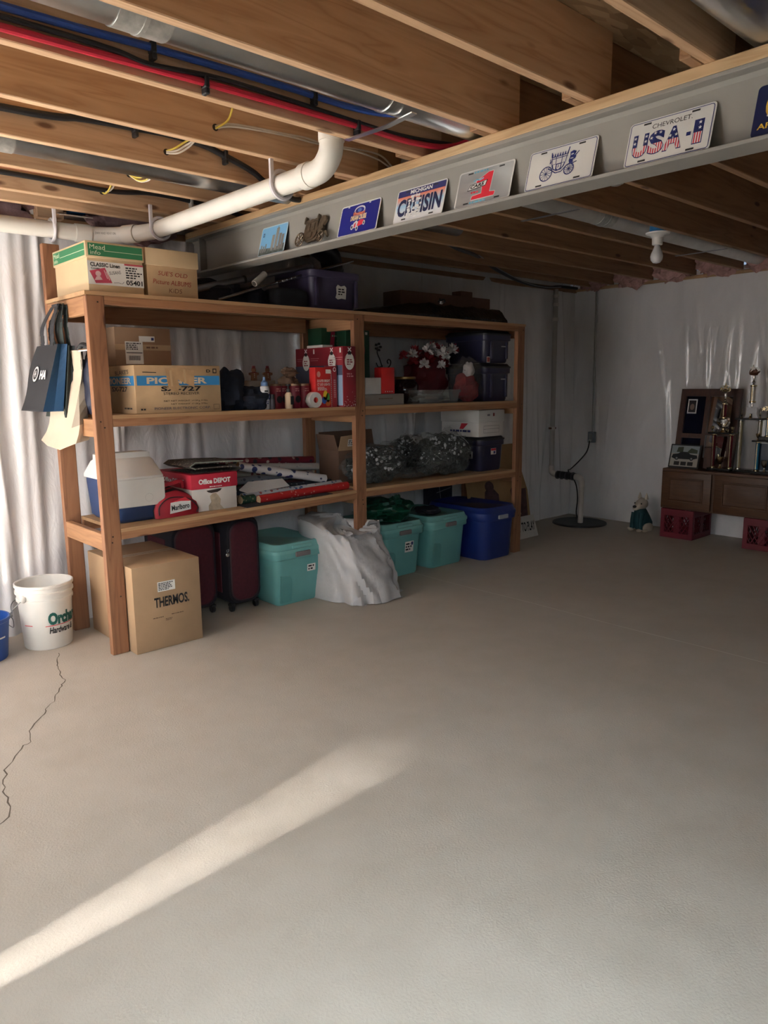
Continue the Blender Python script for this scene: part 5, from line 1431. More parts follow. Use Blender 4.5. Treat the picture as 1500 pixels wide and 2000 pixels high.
for zz in (0.92, 1.98, 2.12, 2.2):
    B().tube([V((6.24, 4.342, zz)) - o_, V((6.24, 4.342, zz + 0.03)) - o_], 0.03, 16).build('coupling', PVCD, t)
B().box(6.20 - o_.x, 6.29 - o_.x, 4.33 - o_.y, 4.36 - o_.y, 0.925 - o_.z, 0.945 - o_.z, 0.002, 1).build('bracket', mat('rusty strap', (0.12, 0.06, 0.04), 0.6), t)
t = thing('electrical_conduit', 'thin vertical steel conduit with outlet box on the far wall', 'conduit', (6.615, 4.12, 0.78))
o_ = V(t.location)
B().tube([V((6.62, 4.135, 2.30)) - o_, V((6.62, 4.115, 0.88)) - o_], 0.010, 10).build('conduit', mat('dull conduit', (0.28, 0.27, 0.26), 0.4, 0.8), t)
ob_ = B().box(6.59 - o_.x, 6.64 - o_.x, 4.085 - o_.y, 4.155 - o_.y, 0, 0.11, 0.005, 2).build('outlet_box', mat('grey steel box', (0.22, 0.25, 0.28), 0.4, 0.5), t)
B().box(6.586 - o_.x, 6.592 - o_.x, 4.10 - o_.y, 4.14 - o_.y, 0.02, 0.09, 0.002, 1).build('receptacle', mat('receptacle grey', (0.3, 0.32, 0.33), 0.5), ob_)
B().box(6.57 - o_.x, 6.588 - o_.x, 4.11 - o_.y, 4.135 - o_.y, 0.01, 0.035, 0.003, 1).build('plug', mat('pale plug', (0.45, 0.5, 0.48), 0.4), ob_)
tag(B().tube([(6.575, 4.12, 0.80), (6.5, 4.10, 0.70), (6.42, 4.14, 0.60), (6.33, 4.17, 0.53), (6.26, 4.15, 0.515), (6.285, 4.08, 0.40), (6.30, 4.06, 0.25), (6.27, 4.05, 0.10), (6.30, 4.03, 0.0225), (6.42, 4.1, 0.0225)], 0.006, 8, smooth=6).build('power_cable', BLKPL), 'black pump cable drooping from the outlet to the sump', 'cable')

# sitting dog figurine
t = thing('dog_figurine', 'white seated dog statue in a teal shirt beside the red crate', 'figurine', (6.40, 3.42, 0), math.radians(172))
DGW = mat('cream plaster', (0.55, 0.47, 0.38), 0.6, var=0.05)
DGT = mat('dark teal shirt', (0.012, 0.06, 0.07), 0.7, var=0.1)
# local: +X is the way the dog faces
body = B()
body.loft([[V((cx + rx * math.cos(2 * math.pi * k / 20), ry * math.sin(2 * math.pi * k / 20), z)) for k in range(20)] for cx, rx, ry, z in ((-0.02, 0.075, 0.06, 0.012), (-0.025, 0.10, 0.078, 0.03), (-0.02, 0.10, 0.08, 0.08), (0.0, 0.085, 0.07, 0.135), (0.015, 0.068, 0.058, 0.18), (0.022, 0.052, 0.048, 0.21))])
body.build('shirt', DGT, t, smooth=60)
hd = B()
hd.loft([[V((x, rw * math.cos(2 * math.pi * k / 18), z + rh * math.sin(2 * math.pi * k / 18))) for k in range(18)] for x, rw, rh, z in ((-0.045, 0.012, 0.014, 0.25), (-0.035, 0.042, 0.042, 0.252), (0.0, 0.056, 0.056, 0.255), (0.04, 0.048, 0.046, 0.248), (0.075, 0.034, 0.03, 0.232), (0.105, 0.028, 0.024, 0.222), (0.118, 0.014, 0.012, 0.222))])
hd.build('head', DGW, t, smooth=60)
B().blob((0.112, 0, 0.236), (0.016, 0.02, 0.014), amp=0, n=12, m=8).build('nose', BLKPL, t)
for s in (-1, 1):
    B().lathe([(0.02, 0), (0.014, 0.03), (0.002, 0.06)], 10, c=(-0.01, s * 0.036, 0.298)).build('ear', DGW, t)
    B().blob((0.062, s * 0.036, 0.262), (0.007, 0.006, 0.008), amp=0, n=10, m=6).build('eye', BLKPL, t)
    B().tube([(0.055, s * 0.04, 0.17), (0.072, s * 0.045, 0.10), (0.078, s * 0.045, 0.02)], [0.028, 0.022, 0.02], 12).build('front_leg', DGT if s else DGW, t)
    B().blob((0.092, s * 0.045, 0.014), (0.032, 0.022, 0.016), amp=0, floor=0.0, n=14, m=8).build('paw', DGW, t)
    B().blob((0.0, s * 0.075, 0.035), (0.07, 0.03, 0.045), amp=0, floor=0.002, n=16, m=10).build('thigh', DGW, t)
    B().blob((0.055, s * 0.085, 0.013), (0.035, 0.02, 0.014), amp=0, floor=0.0, n=14, m=8).build('hind_paw', DGW, t)
B().box(0.066, 0.074, -0.032, 0.032, 0.118, 0.142, 0.006, 2).build('chest_badge', mat('badge white', (0.5, 0.48, 0.45), 0.6), t)

# ================================================================== milk crates, cabinet and trophies on the far wall
CRR = mat('red crate plastic', (0.15, 0.007, 0.018), 0.45, var=0.06)


def crate(label, x, y):
    t_ = thing('milk_crate', label, 'crate', (x, y, 0), 0, 'red milk crates')
    W, D, H = 0.37, 0.30, 0.262
    for zz, hh_ in ((0.0, 0.05), (0.20, 0.062)):
        b_ = B()
        b_.box(-W / 2, -W / 2 + 0.012, -D / 2, D / 2, zz, zz + hh_, 0.003, 1).box(W / 2 - 0.012, W / 2, -D / 2, D / 2, zz, zz + hh_, 0.003, 1).box(-W / 2 + 0.012, W / 2 - 0.012, -D / 2, -D / 2 + 0.012, zz, zz + hh_, 0.003, 1).box(-W / 2 + 0.012, W / 2 - 0.012, D / 2 - 0.012, D / 2, zz, zz + hh_, 0.003, 1)
        b_.build('rim' if zz else 'base_rim', CRR, t_)
    for sx in (-1, 1):
        for sy in (-1, 1):
            B().box(sx * (W / 2 - 0.02) - 0.02, sx * (W / 2 - 0.02) + 0.02, sy * (D / 2 - 0.02) - 0.02, sy * (D / 2 - 0.02) + 0.02, 0.04, 0.21, 0.004, 1).build('corner_post', CRR, t_)
    for axis in 'xy':
        for s in (-1, 1):
            b_ = B()
            L_ = (D if axis == 'x' else W) / 2 - 0.03
            n_ = 7
            for k in range(n_):
                for dr in (-1, 1):
                    u0 = -L_ + 2 * L_ * k / n_
                    u1 = u0 + dr * 0.09
                    u1 = max(-L_, min(L_, u1))
                    z1_ = 0.05 + 0.15 * abs(u1 - u0) / 0.09
                    off_ = s * ((W if axis == 'x' else D) / 2 - 0.006)
                    P_ = (lambda u, z: V((off_, u, z))) if axis == 'x' else (lambda u, z: V((u, off_, z)))
                    b_.tube([P_(u0, 0.05), P_(u1, z1_)], 0.005, 5)
            # closed plate in the middle
            if axis == 'x': b_.box(off_ - 0.003, off_ + 0.003, -0.025, 0.025, 0.05, 0.2)
            else: b_.box(-0.03, 0.03, off_ - 0.003, off_ + 0.003, 0.05, 0.2)
            b_.build('lattice_side', CRR, t_)
    B().box(-W / 2 + 0.012, W / 2 - 0.012, -D / 2 + 0.012, D / 2 - 0.012, 0.006, 0.014).build('bottom', CRR, t_)
    return t_


crate('red milk crate under the left end of the cabinet, near the dog', 6.445, 3.012)
crate('red milk crate under the right end of the cabinet, at picture edge', 6.455, 2.29)
CABZ = 0.2635
OAK = wood('dark oak', (0.115, 0.05, 0.021), (0.075, 0.031, 0.013), 'y', rough=0.5, knots=False, fine=2.2)
t = thing('wall_cabinet', 'low two-door oak cabinet resting on two red crates', 'cabinet', (6.44, 2.68, CABZ))
CH = 0.358
B().box(-0.165, 0.18, -0.495, 0.495, 0, CH, 0.003, 1).build('carcass', OAK, t)
for s, (ya, yb) in enumerate(((0.043, 0.485), (-0.485, 0.015))):
    dr = B().box(-0.187, -0.166, ya, yb, 0.012, CH - 0.022, 0.004, 2).build('door', OAK, t)
    bb = B()
    fy0, fy1, fz0, fz1 = ya + 0.065, yb - 0.065, 0.07, CH - 0.075
    bb.loft([[V((x, y, z)) for y, z in ((fy0 + i, fz0 + i), (fy1 - i, fz0 + i), (fy1 - i, fz1 - i), (fy0 + i, fz1 - i))] for x, i in ((-0.185, 0.0), (-0.1945, 0.004), (-0.1955, 0.012), (-0.189, 0.018), (-0.189, 0.04), (-0.1945, 0.06))])
    bb.build('raised_panel', OAK, dr, smooth=20)
# framed mirror door leaning on the wall
zt = CABZ + CH
t = thing('framed_mirror', 'dark wooden mirror frame with two panes leaning behind the trophies', 'mirror', (6.50, 2.92, zt + 0.001))
ul = V((0.15, 0, 0.985)).normalized()
n_ = V((0, -1, 0)).cross(ul)
FRM = wood('mahogany frame', (0.085, 0.032, 0.018), (0.05, 0.02, 0.012), 'z', rough=0.45, knots=False, fine=2)


def lean(y0_, y1_, h0, h1, th, m_, name, off=0.0):
    bb_ = B()
    a_ = [V((0, y, 0)) + ul * hh_ + n_ * off for y, hh_ in ((y0_, h0), (y1_, h0), (y1_, h1), (y0_, h1))]
    bb_.loft([a_, [p - n_ * th for p in a_]])
    return bb_.build(name, m_, t, smooth=0)


lean(-0.265, 0.265, 0, 0.70, 0.014, FRM, 'back_panel')
for nm, y0_, y1_, h0, h1 in (('stile', 0.215, 0.265, 0, 0.70), ('stile', -0.265, -0.20, 0, 0.70), ('rail', -0.2, 0.215, 0, 0.09), ('rail', -0.2, 0.215, 0.635, 0.70), ('mullion', 0.0, 0.035, 0.09, 0.635), ('glazing_bar', 0.035, 0.215, 0.26, 0.30), ('glazing_bar', -0.2, 0.0, 0.29, 0.31)):
    lean(y0_, y1_, h0, h1, 0.03, FRM, nm, 0.024)
lean(-0.2, 0.0, 0.09, 0.635, 0.003, mat('mirror glass', (0.75, 0.75, 0.75), 0.03, 1.0, var=0), 'mirror_pane', 0.005)
lean(0.035, 0.215, 0.09, 0.635, 0.003, mat('dark blue glass', (0.008, 0.009, 0.022), 0.12, var=0), 'dark_pane', 0.005)
f = Face(t, V((0, 0.20, 0)) + ul * 0.48 + n_ * 0.006, r=(0, -1, 0), u=ul)
f.rect(0, 0, 0.085, 0.13, PAPER, 'photo_border', 2); f.rect(0.01, 0.012, 0.075, 0.118, flat('photo dark', (0.03, 0.025, 0.025)), 'photo_print', 3); f.disc(0.043, 0.06, 0.02, 0.028, flat('photo tan', (0.3, 0.2, 0.15)), 'photo_print', 4)
# framed car photograph
t = thing('framed_photo', 'small framed photograph of a dark car on the oak cabinet', 'picture frame', (6.385, 3.045, zt + 0.001))
ul = V((0.25, 0, 0.97)).normalized(); n_ = V((0, -1, 0)).cross(ul)
lean(-0.138, 0.138, 0, 0.212, 0.008, flat('black frame', (0.012, 0.012, 0.012), 0.4), 'frame')
f = Face(t, V((0, 0.138, 0)), r=(0, -1, 0), u=ul)
f.rect(0.012, 0.012, 0.264, 0.2, flat('photo mat', (0.42, 0.38, 0.33)), 'mat_board', 1)
f.rect(0.012, 0.13, 0.264, 0.2, flat('photo sky', (0.30, 0.34, 0.36)), 'photo_sky', 2)
f.polys([[(0.06, 0.14), (0.12, 0.14), (0.12, 0.19), (0.07, 0.185)], [(0.15, 0.135), (0.25, 0.135), (0.25, 0.165), (0.19, 0.18)]], flat('photo trees', (0.05, 0.06, 0.035)), 'photo_trees', 3)
f.poly([(0.02, 0.09), (0.03, 0.12), (0.08, 0.128), (0.10, 0.145), (0.16, 0.145), (0.19, 0.125), (0.25, 0.118), (0.258, 0.092), (0.22, 0.08), (0.05, 0.078)], flat('photo car', (0.012, 0.014, 0.016)), 'photo_car', 3)
for cx in (0.07, 0.205): f.disc(cx, 0.085, 0.017, 0.017, BLACK, 'photo_wheel', 4); f.disc(cx, 0.085, 0.009, 0.009, flat('hub', (0.25, 0.25, 0.25)), 'photo_wheel', 5)
f.polys([[(0.05 + 0.062 * k, 0.022), (0.10 + 0.062 * k, 0.022), (0.10 + 0.062 * k, 0.056), (0.05 + 0.062 * k, 0.056)] for k in range(3)], MATS['photo dark'], 'photo_inset', 2)
B().prism([(-0.03, 0), (0.03, 0), (0.02, 0.15), (-0.02, 0.15)], (0.10, 0, 0), (0, -1, 0), (-0.35, 0, 0.93), (0.004, 0, 0)).build('easel_back', BLKPL, t)
tag(B().box(6.46, 6.52, 2.80, 2.895, zt + 0.0005, zt + 0.19, 0.004, 1).build('dark_frame', FRM), 'dark wooden block between the car photo and maroon trophy', 'box')

GOLD = mat('trophy gold', (0.62, 0.50, 0.30), 0.22, 1.0, var=0.1)
SILV = mat('trophy silver', (0.62, 0.60, 0.57), 0.2, 1.0, var=0.08)
MARC = mat('trophy maroon column', (0.11, 0.008, 0.014), 0.2, 0.4, var=0.1)
BLUC = mat('trophy blue column', (0.03, 0.22, 0.42), 0.2, 0.5, var=0.1)
MARB = mat('black marble', (0.015, 0.013, 0.013), 0.2, var=0.2)


def star(parent, c, R0, m_, th=0.01):
    pts = []
    for k in range(10):
        a = math.pi / 2 + k * math.pi / 5
        r_ = R0 if k % 2 == 0 else R0 * 0.42
        pts.append((r_ * math.cos(a), r_ * math.sin(a)))
    B().prism(pts, V(c) - V((th / 2, 0, 0)), (0, -1, 0), (0, 0, 1), (th, 0, 0)).build('star', m_, parent)


def column(parent, y, x, z0, z1, colm, capm, r=0.02):
    B().lathe([(r, z0 + 0.012), (r, z1 - 0.012)], 14, c=(x, y, 0)).build('column', colm, parent)
    B().lathe([(r * 1.3, z0), (r * 1.3, z0 + 0.006), (r * 0.9, z0 + 0.014)], 14, c=(x, y, 0)).build('column_foot', capm, parent)
    B().lathe([(r * 0.9, z1 - 0.014), (r * 1.3, z1 - 0.006), (r * 1.3, z1)], 14, c=(x, y, 0)).build('column_cap', capm, parent)
    B().box(x - r - 0.003, x - r + 0.001, y - 0.004, y + 0.004, z0 + 0.014, z1 - 0.014).build('gold_strip', capm, parent)


def figure_cup(parent, c, s, m_):
    B().lathe([(0.012 * s, 0), (0.006 * s, 0.01 * s), (0.005 * s, 0.02 * s), (0.016 * s, 0.035 * s), (0.02 * s, 0.06 * s), (0.018 * s, 0.062 * s)], 14, c=c).build('cup', m_, parent)


# trophy with maroon columns
t = thing('trophy', 'trophy with maroon columns and gold star standing before the mirror', 'trophy', (6.42, 2.722, zt + 0.001), 0, 'trophies on the cabinet')
B().box(-0.055, 0.055, -0.10, 0.10, 0, 0.022, 0.003, 1).build('base', MARB, t)
for y in (-0.072, 0.072): column(t, y, 0, 0.022, 0.315, MARC, GOLD, 0.017)
figure_cup(t, (-0.02, 0.0, 0.022), 1.6, GOLD)
B().tube([(-0.02, 0.012, 0.1), (-0.02, 0.02, 0.14)], 0.006, 8).build('cup_figure', GOLD, t)
B().box(-0.055, 0.055, -0.108, 0.108, 0.315, 0.33, 0.003, 1).build('deck', MARB, t)
for y in (-0.085, 0.085): figure_cup(t, (-0.02, y, 0.33), 0.8, GOLD)
B().lathe([(0.028, 0.33), (0.012, 0.35), (0.012, 0.365), (0.02, 0.37)], 14).build('stem', GOLD, t)
B().blob((0, 0, 0.415), (0.02, 0.05, 0.045), seed=4, amp=0.5, freq=3, n=18, m=12).build('wreath_ornament', SILV, t)
B().tube([(-0.02, -0.02, 0.39), (-0.025, -0.05, 0.43)], [0.01, 0.003], 8).build('wing', GOLD, t)
B().tube([(-0.02, 0.02, 0.39), (-0.025, 0.05, 0.42)], [0.01, 0.003], 8).build('wing', GOLD, t)
column(t, 0, 0, 0.45, 0.575, MARC, GOLD, 0.019)
B().lathe([(0.016, 0.575), (0.008, 0.585), (0.015, 0.60), (0.006, 0.615), (0.012, 0.64), (0.009, 0.66), (0.012, 0.665)], 14).build('finial', SILV, t)
B().lathe([(0.004, 0.665), (0.035, 0.675), (0.04, 0.69), (0.036, 0.688)], 16).build('star_bowl', GOLD, t)
for dy, dz, R0 in ((0, 0.715, 0.03), (0.034, 0.698, 0.018), (-0.034, 0.698, 0.018)): star(t, (-0.01, dy, dz), R0, GOLD)
# tall trophy with gold columns
t = thing('trophy', 'tallest trophy with two gold columns and a silver upper column', 'trophy', (6.455, 2.512, zt + 0.001), 0, 'trophies on the cabinet')
B().box(-0.055, 0.055, -0.105, 0.105, 0, 0.022, 0.003, 1).build('base', MARB, t)
for y in (-0.078, 0.078): column(t, y, 0, 0.022, 0.44, mat('trophy gold column', (0.40, 0.34, 0.22), 0.3, 0.9, var=0.15), SILV, 0.017)
B().box(-0.055, 0.055, -0.112, 0.112, 0.44, 0.455, 0.003, 1).build('deck', MARB, t)
for y in (-0.075, 0.075):
    B().lathe([(0.012, 0.455), (0.006, 0.47), (0.012, 0.485), (0.006, 0.5), (0.007, 0.53), (0.001, 0.54)], 12, c=(-0.01, y, 0)).build('corner_finial', SILV, t)
bb = B().prism([(-0.06, 0), (0.06, 0), (0.042, 0.03), (0.042, 0.085), (-0.042, 0.085), (-0.042, 0.03)], (-0.006, 0, 0.456), (0, -1, 0), (0, 0, 1), (0.012, 0, 0)); bb.build('plaque', mat('plaque pewter', (0.25, 0.24, 0.24), 0.35, 0.7), t)
B().lathe([(0.014, 0.456), (0.006, 0.47), (0.008, 0.49)], 12, c=(-0.022, 0, 0)).build('figure', GOLD, t)
B().lathe([(0.006, 0.541), (0.009, 0.56), (0.006, 0.575), (0.026, 0.578), (0.026, 0.584), (0.02, 0.588)], 14).build('stem', SILV, t)
column(t, 0, 0, 0.586, 0.725, SILV, GOLD, 0.021)
B().lathe([(0.022, 0.725), (0.008, 0.735), (0.014, 0.752), (0.006, 0.765), (0.012, 0.79), (0.01, 0.805)], 14).build('finial', SILV, t)
B().blob((0, 0, 0.835), (0.024, 0.042, 0.028), seed=7, amp=0.5, freq=2.5, n=16, m=10).build('star_bowl', mat('trophy bronze', (0.22, 0.1, 0.07), 0.3, 0.8), t)
star(t, (-0.015, 0.005, 0.862), 0.034, SILV); star(t, (-0.015, -0.04, 0.85), 0.02, SILV)
# blue trophy cut by the picture edge
t = thing('trophy', 'short trophy with blue columns at the right picture edge', 'trophy', (6.385, 2.345, zt + 0.001), 0, 'trophies on the cabinet')
B().box(-0.05, 0.05, -0.10, 0.10, 0, 0.024, 0.003, 1).build('base', MARB, t)
for y in (-0.07, 0.07): column(t, y, 0, 0.024, 0.265, BLUC, GOLD, 0.017)
figure_cup(t, (-0.02, 0.0, 0.024), 1.5, SILV)
B().prism([(-0.06, 0), (0.06, 0), (0.06, 0.22), (-0.06, 0.22)], (0.02, 0, 0.03), (0, -1, 0), (0, 0, 1), (0.004, 0, 0)).build('backdrop', mat('navy backdrop', (0.012, 0.03, 0.06), 0.3), t)
B().box(-0.05, 0.05, -0.105, 0.105, 0.265, 0.278, 0.003, 1).build('deck', MARB, t)
B().box(-0.03, 0.03, -0.06, 0.06, 0.278, 0.31, 0.003, 1).build('upper_step', MARB, t)
figure_cup(t, (-0.01, 0.07, 0.278), 0.9, GOLD)
column(t, 0, 0, 0.31, 0.46, BLUC, GOLD, 0.018)
B().lathe([(0.02, 0.46), (0.008, 0.475), (0.014, 0.5), (0.006, 0.52)], 14).build('finial', GOLD, t)
star(t, (-0.01, 0.0, 0.545), 0.035, GOLD); star(t, (-0.01, 0.04, 0.535), 0.022, GOLD)

# ================================================================== plates standing on the beam flange
PX, PZ0 = 2.327, 2.0786
PU = V((0.040, 0, 0.1445)).normalized()
PN = V((0, -1, 0)).cross(PU)
HOLE = flat('slot shadow', (0.03, 0.03, 0.03))


def plate(name, label, yl, yr, hgt, facem, border=None, rimm=None, slots=True, group='souvenir licence plates on the beam'):
    w_ = yl - yr
    t_ = thing(name, label, 'plate', (PX, yl, PZ0), 0, group)
    r_ = 0.012
    pts = []
    for p in rrect(w_, hgt, r_, 0, 4, w_ / 2, hgt / 2): pts.append((p.x, p.y))
    B().prism(pts, (0, 0, 0), (0, -1, 0), PU, -PN * 0.0016).build('sheet', rimm or facem, t_)
    f_ = Face(t_, (0, 0, 0), r=(0, -1, 0), u=PU, off=0.0005)
    bd = 0.006
    f_.poly([(p.x, p.y) for p in rrect(w_ - 2 * bd, hgt - 2 * bd, r_ * 0.7, 0, 4, w_ / 2, hgt / 2)], facem, 'face', 1)
    if border:
        q = [(p.x, p.y) for p in rrect(w_ - 2 * bd, hgt - 2 * bd, r_ * 0.7, 0, 4, w_ / 2, hgt / 2)]
        f_.lines(list(zip(q, q[1:] + q[:1])), 0.0022, border, 'border_line', 2)
    if slots:
        for a in (0.22, 0.78):
            for y in (0.014, hgt - 0.014): f_.rect(w_ * a - 0.013, y - 0.003, w_ * a + 0.013, y + 0.003, HOLE, 'slot', 3)
    return t_, f_, w_


PWH = mat('plate white enamel', (0.72, 0.72, 0.70), 0.3, var=0.02)
PHT = 0.150
# skyline plate
SKY = flat('sky print', (0.20, 0.47, 0.75), 0.35)
t, f, w = plate('souvenir_plate', 'small plate printed with skyscrapers under blue sky, farthest along the beam', 3.571, 3.325, 0.162, SKY, rimm=flat('plate pale rim', (0.5, 0.62, 0.7), 0.4), slots=False)
f.poly([(0.006, 0.006), (w - 0.006, 0.006), (w - 0.006, 0.05), (0.15, 0.035), (0.006, 0.045)], mat('city print', (0.10, 0.12, 0.11), 0.4, var=0.6, scale=60), 'city', 2)
TWR = flat('tower print', (0.22, 0.21, 0.20), 0.4)
for x, ww, hh in ((0.115, 0.024, 0.108), (0.148, 0.026, 0.142), (0.182, 0.022, 0.108), (0.208, 0.02, 0.100), (0.02, 0.012, 0.062), (0.04, 0.014, 0.055), (0.062, 0.01, 0.066)): f.rect(x, 0.02, x + ww, hh, TWR, 'tower', 3)
f.lines([((0.15 + 0.007 * k, 0.03), (0.15 + 0.007 * k, 0.138)) for k in range(4)] + [((0.118 + 0.008 * k, 0.03), (0.118 + 0.008 * k, 0.105)) for k in range(3)], 0.002, flat('tower light print', (0.42, 0.41, 0.38)), 'tower_windows', 4)
f.lines([((0.161, 0.14), (0.161, 0.152))], 0.006, TWR, 'mast', 3)
f.rect(0.022, 0.108, 0.038, 0.128, NAVY, 'badge', 3); f.rect(0.026, 0.112, 0.034, 0.124, SKY, 'badge', 4)
f.text('GM', 0.03, 0.118, 0.007, 0.005, NAVY, k=5)
# bronze coach medallion
BRZ = mat('antique bronze', (0.20, 0.155, 0.11), 0.4, 0.8, var=0.35, scale=40, bmp=0.5, bscale=120)
t = thing('coach_emblem', 'bronze relief of a horse carriage standing on the beam', 'ornament', (PX + 0.004, 3.215, PZ0))
ru, uu = V((0, -1, 0)), PU


def rel(pts, d0, d1, name, m_=BRZ):
    return B().prism(pts, V((0, 0, 0)) - PN * d0, ru, uu, PN * (d0 + d1)).build(name, m_, t)


rel([(0.065, 0.055), (0.075, 0.034), (0.105, 0.022), (0.14, 0.024), (0.165, 0.045), (0.172, 0.075), (0.168, 0.115), (0.07, 0.115), (0.062, 0.08)], 0.0, 0.012, 'coach_body')
rel([(0.062, 0.113), (0.172, 0.113), (0.168, 0.126), (0.16, 0.122), (0.15, 0.129), (0.14, 0.123), (0.12, 0.129), (0.1, 0.123), (0.085, 0.129), (0.066, 0.124)], 0.0, 0.015, 'coach_roof')
for x in (0.062, 0.166): rel([(x - 0.007, 0.113), (x + 0.007, 0.113), (x + 0.006, 0.138), (x, 0.148), (x - 0.006, 0.138)], 0.0, 0.016, 'lantern')
rel([(0.085, 0.07), (0.11, 0.07), (0.11, 0.107), (0.085, 0.107)], 0, 0.0145, 'window_panel'); rel([(0.12, 0.07), (0.148, 0.07), (0.148, 0.107), (0.12, 0.107)], 0, 0.0145, 'window_panel'); rel([(0.105, 0.035), (0.13, 0.035), (0.135, 0.062), (0.10, 0.062)], 0, 0.0145, 'door_crest')
rel([(0.172, 0.075), (0.185, 0.12), (0.2, 0.135), (0.225, 0.13), (0.235, 0.11), (0.215, 0.085), (0.22, 0.07), (0.195, 0.055), (0.175, 0.055)], 0, 0.013, 'driver_seat')
rel([(0.03, 0.05), (0.06, 0.07), (0.068, 0.06), (0.05, 0.035), (0.1, 0.012), (0.16, 0.018), (0.19, 0.045), (0.235, 0.04), (0.255, 0.02), (0.262, 0.028), (0.24, 0.055), (0.19, 0.058), (0.155, 0.03), (0.1, 0.024)], 0, 0.009, 'undercarriage')
for cx, R0 in ((0.034, 0.034), (0.205, 0.027)):
    wh = B()
    c0 = ru * cx + uu * (R0 + 0.003)
    MW = Matrix([[PN.x, ru.x, uu.x], [PN.y, ru.y, uu.y], [PN.z, ru.z, uu.z]]).to_4x4()
    pts = [c0 + (ru * math.cos(a * math.pi / 12) + uu * math.sin(a * math.pi / 12)) * R0 + PN * 0.012 for a in range(25)]
    wh.tube(pts, 0.0035, 6, caps=False)
    for k in range(10):
        a = k * math.pi / 5
        wh.tube([c0 + PN * 0.012, c0 + (ru * math.cos(a) + uu * math.sin(a)) * R0 + PN * 0.012], 0.0022, 5)
    wh.blob(c0 + PN * 0.013, (0.007, 0.007, 0.007), amp=0, n=8, m=6)
    wh.build('wheel', BRZ, t)
# woodward cruise plate
PNV = flat('royal navy enamel', (0.018, 0.022, 0.22), 0.3)
t, f, w = plate('souvenir_plate', 'navy plate with a cartoon red hot rod logo and white rim', 2.878, 2.597, PHT, PNV, rimm=PWH, slots=False)
ORG = flat('orange script', (0.7, 0.16, 0.06)); CRM = flat('cream print', (0.75, 0.6, 0.36)); SILP = flat('silver print', (0.6, 0.62, 0.66))
f.disc(0.14, 0.116, 0.038, 0.020, SILP, 'logo_arch', 2); f.disc(0.14, 0.113, 0.032, 0.015, PNV, 'logo_arch', 3); f.disc(0.14, 0.114, 0.014, 0.009, flat('badge blue', (0.1, 0.2, 0.5)), 'logo_badge', 4)
f.text('Woodward', 0.14, 0.1, 0.085, 0.019, ORG, k=4, shear=0.25, bold=0.03)
f.text('DREAM CRUISE', 0.14, 0.08, 0.112, 0.024, CRM, k=4, bold=0.04)
f.poly([(0.135, 0.038), (0.152, 0.036), (0.18, 0.042), (0.186, 0.062), (0.16, 0.066), (0.14, 0.058)], RED, 'car_body', 4)
f.poly([(0.105, 0.03), (0.135, 0.03), (0.145, 0.056), (0.13, 0.066), (0.112, 0.055)], SILP, 'car_engine', 5)
f.poly([(0.118, 0.032), (0.13, 0.034), (0.132, 0.056), (0.12, 0.05)], RED, 'car_grille', 6)
for cx, cy, rr in ((0.106, 0.036, 0.013), (0.143, 0.026, 0.012), (0.188, 0.046, 0.011)): f.disc(cx, cy, rr * 0.75, rr, SILP, 'car_wheel', 6); f.disc(cx, cy, rr * 0.4, rr * 0.55, BLACK, 'car_wheel', 7)
for x in (0.05, 0.2): f.rect(x, 0.137, x + 0.012, 0.142, SILP, 'slot', 3)
# cruisin plate
m, nt, b, N = newmat('sunset plate print')
tc = N('ShaderNodeTexCoord'); sx_ = N('ShaderNodeSeparateXYZ'); ml = N('ShaderNodeMath'); ml.operation = 'MULTIPLY'; ml.inputs[1].default_value = 1 / 0.145
nt.links.new(tc.outputs['Object'], sx_.inputs[0]); nt.links.new(sx_.outputs[2], ml.inputs[0])
nt.links.new(ramp(nt, ml.outputs[0], [(0.0, (0.72, 0.72, 0.72)), (0.3, (0.70, 0.74, 0.78)), (0.5, (0.35, 0.60, 0.78)), (0.68, (0.7, 0.35, 0.28)), (0.78, (0.75, 0.2, 0.12))]), b.inputs['Base Color'])
b.inputs['Roughness'].default_value = 0.35
t, f, w = plate('souvenir_plate', 'white plate with navy top band, orange fade and tall dark letters', 2.486, 2.19, PHT, m, rimm=PWH)
f.rect(0.006, 0.116, w - 0.006, 0.144, flat('navy band', (0.03, 0.03, 0.14)), 'navy_band', 2)
f.text('MICHIGAN', w / 2, 0.131, 0.13, 0.018, WHITE, k=4, bold=0.03)
f.text('CRUISIN', w / 2, 0.066, 0.262, 0.078, flat('dark navy letter', (0.015, 0.02, 0.07)), k=3, bold=0.035)
rs = random.Random(9)
f.polys([[(x, y), (x + a, y), (x + a, y + c), (x, y + c)] for x, y, a, c in [(rs.uniform(0.075, 0.16), rs.uniform(0.012, 0.11), rs.uniform(0.006, 0.02), rs.uniform(0.004, 0.014)) for _ in range(46)]], WHITE, 'worn_print', 4)  # white flecks paint a glare over the middle letters
